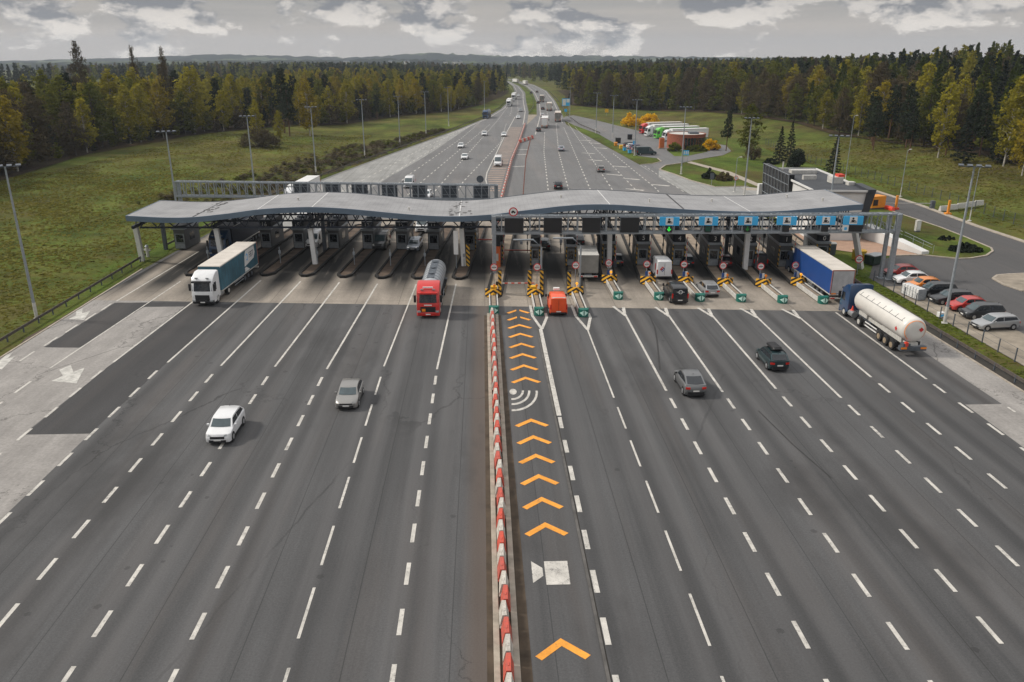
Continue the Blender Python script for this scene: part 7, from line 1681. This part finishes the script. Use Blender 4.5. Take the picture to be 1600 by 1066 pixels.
ridge('hill_far', 3400, [(-3400, 0), (-2000, 6), (-1500, 20), (-1150, 34), (-850, 27), (-600, 20), (-420, 27), (-220, 42), (-60, 34), (120, 26), (400, 29), (700, 26), (1500, 18), (3200, 14)], 400, hm, 4.5, 3)
# a few far white houses on the hillside
for k, (x, y, w) in enumerate(((-372, 2330, 16), (-250, 2320, 10), (-205, 2318, 12), (-72, 2250, 13), (-60, 2262, 18), (-98, 2270, 10))):
    r = empty('house', (x, y, 6), .3 * k, 'tiny pale house on the far wooded hillside', 'house', 'pale houses on the far hillside'); q = MB(); q.box(-w / 2, w / 2, -5, 5, 0, 7); q.build('wall', M['offwhite'], r); q = MB(); q.loft([(-5.5, 7), (0, 11), (5.5, 7)], [(-w / 2 - .4, 0, 0, 0, 0), (w / 2 + .4, 0, 0, 0, 0)]); q.build('roof', M['steel_dark'], r)

# ------------------------------------------------------------------ sky, sun, air, camera
SUN_EL, SUN_AZ = radians(40), radians(-78)      # azimuth from +y towards +x
w = bpy.data.worlds.new('World'); SC.world = w; w.use_nodes = True; nt = w.node_tree; bg = nt.nodes['Background']
sky = nt.nodes.new('ShaderNodeTexSky'); sky.sky_type = 'NISHITA'; sky.sun_disc = False; sky.sun_elevation = SUN_EL; sky.sun_rotation = SUN_AZ; sky.air_density = 1.2; sky.dust_density = 2.5; sky.ozone_density = 1.
tc = nt.nodes.new('ShaderNodeTexCoord'); sx_ = nt.nodes.new('ShaderNodeSeparateXYZ'); nt.links.new(tc.outputs['Generated'], sx_.inputs[0])
az = math_(nt, 'ARCTAN2', sx_.outputs[0], sx_.outputs[1]); el = math_(nt, 'ARCSINE', sx_.outputs[2])
def dirnoise(sa, se, oa, oe, detail, rough, wv=0.):
    c = nt.nodes.new('ShaderNodeCombineXYZ'); nt.links.new(math_(nt, 'ADD', math_(nt, 'MULTIPLY', az, sa), oa), c.inputs[0]); nt.links.new(math_(nt, 'ADD', math_(nt, 'MULTIPLY', el, se), oe), c.inputs[1])
    n = nt.nodes.new('ShaderNodeTexNoise'); n.noise_dimensions = '2D' if False else '3D'; n.inputs['Scale'].default_value = 1; n.inputs['Detail'].default_value = detail; n.inputs['Roughness'].default_value = rough; n.inputs['Distortion'].default_value = wv; nt.links.new(c.outputs[0], n.inputs[0]); return n.outputs['Fac']
def mr(v, a, b_, c=0., d=1.):
    g_ = nt.nodes.new('ShaderNodeMapRange'); g_.interpolation_type = 'SMOOTHSTEP'; nt.links.new(v, g_.inputs[0]); g_.inputs[1].default_value = a; g_.inputs[2].default_value = b_; g_.inputs[3].default_value = c; g_.inputs[4].default_value = d; return g_.outputs[0]
n1 = dirnoise(11., 22., 5.3, 2.2, 12, .62, .1); n1b = dirnoise(11., 22., 5.3 + .12, 2.2 - .26, 12, .62, .1)
big = dirnoise(2.2, 7., 8.2, 4.4, 5, .55); veil = dirnoise(1.5, 30., 1.2, 7.7, 6, .6)
puff = mr(math_(nt, 'ADD', math_(nt, 'ADD', n1, math_(nt, 'MULTIPLY', math_(nt, 'SUBTRACT', big, .5), .30)), mr(el, .004, .05, -.05, .045)), .475, .54)
lit = mr(math_(nt, 'SUBTRACT', n1, n1b), -.10, .09)
base = mix(nt, mr(veil, .35, .68), (.38, .37, .365), (.54, .495, .455)); base = mix(nt, mr(el, .0, .05), (.60, .545, .50), base)
skyc = nt.nodes.new('ShaderNodeVectorMath'); skyc.operation = 'SCALE'; nt.links.new(sky.outputs[0], skyc.inputs[0]); skyc.inputs['Scale'].default_value = .085
base = mix(nt, .86, skyc.outputs[0], base)
lit = math_(nt, 'SUBTRACT', lit, mr(el, .022, .07, 0., .45)); lit = math_(nt, 'MAXIMUM', lit, 0.)
cl = mix(nt, lit, (.20, .21, .235), (.95, .88, .80)); c_ = mix(nt, math_(nt, 'MULTIPLY', puff, .85), base, cl)
over = mix(nt, mr(el, .12, .8), c_, (.95, .945, .95))
nt.links.new(over, bg.inputs[0]); bg.inputs[1].default_value = 1.0
sd = bpy.data.lights.new('sun', 'SUN'); sd.energy = 3.0; sd.angle = radians(7); sd.color = (1., .93, .83); so = bpy.data.objects.new('sun', sd); COL.objects.link(so)
dv = Vector((sin(SUN_AZ) * cos(SUN_EL), cos(SUN_AZ) * cos(SUN_EL), sin(SUN_EL))); so.rotation_euler = (-dv).to_track_quat('-Z', 'Y').to_euler(); so.location = dv * 300
HAZE = True
if HAZE:
    q = MB(); q.box(-5200, 5200, -300, 5600, -14, 130); hz = tag(q.build('haze', bpy.data.materials.new('haze_air')), 'thin bluish haze over the whole landscape', 'haze', kind='stuff')
    hm_ = hz.data.materials[0]; hm_.use_nodes = True; t_ = hm_.node_tree; t_.nodes.remove(t_.nodes['Principled BSDF']); pv = t_.nodes.new('ShaderNodeVolumePrincipled'); pv.inputs['Color'].default_value = (.74, .83, .95, 1); pv.inputs['Density'].default_value = .00012; pv.inputs['Anisotropy'].default_value = .1; t_.links.new(pv.outputs[0], t_.nodes['Material Output'].inputs['Volume'])
cd = bpy.data.cameras.new('camera'); cam = bpy.data.objects.new('camera', cd); COL.objects.link(cam); SC.camera = cam
cd.sensor_width = 36; cd.lens = 28.0; cd.clip_end = 20000; cd.clip_start = .5
cam.location = (0, 0, 27); cam.rotation_euler = (radians(90 - 19.677), 0, radians(-2.037))
SC.view_settings.view_transform = 'Standard'; SC.view_settings.look = 'None'; SC.view_settings.exposure = 0.; SC.view_settings.gamma = 1
SC.cycles.max_bounces = 6; SC.cycles.volume_bounces = 0; SC.cycles.use_denoising = True
SC.cycles.transparent_max_bounces = 8
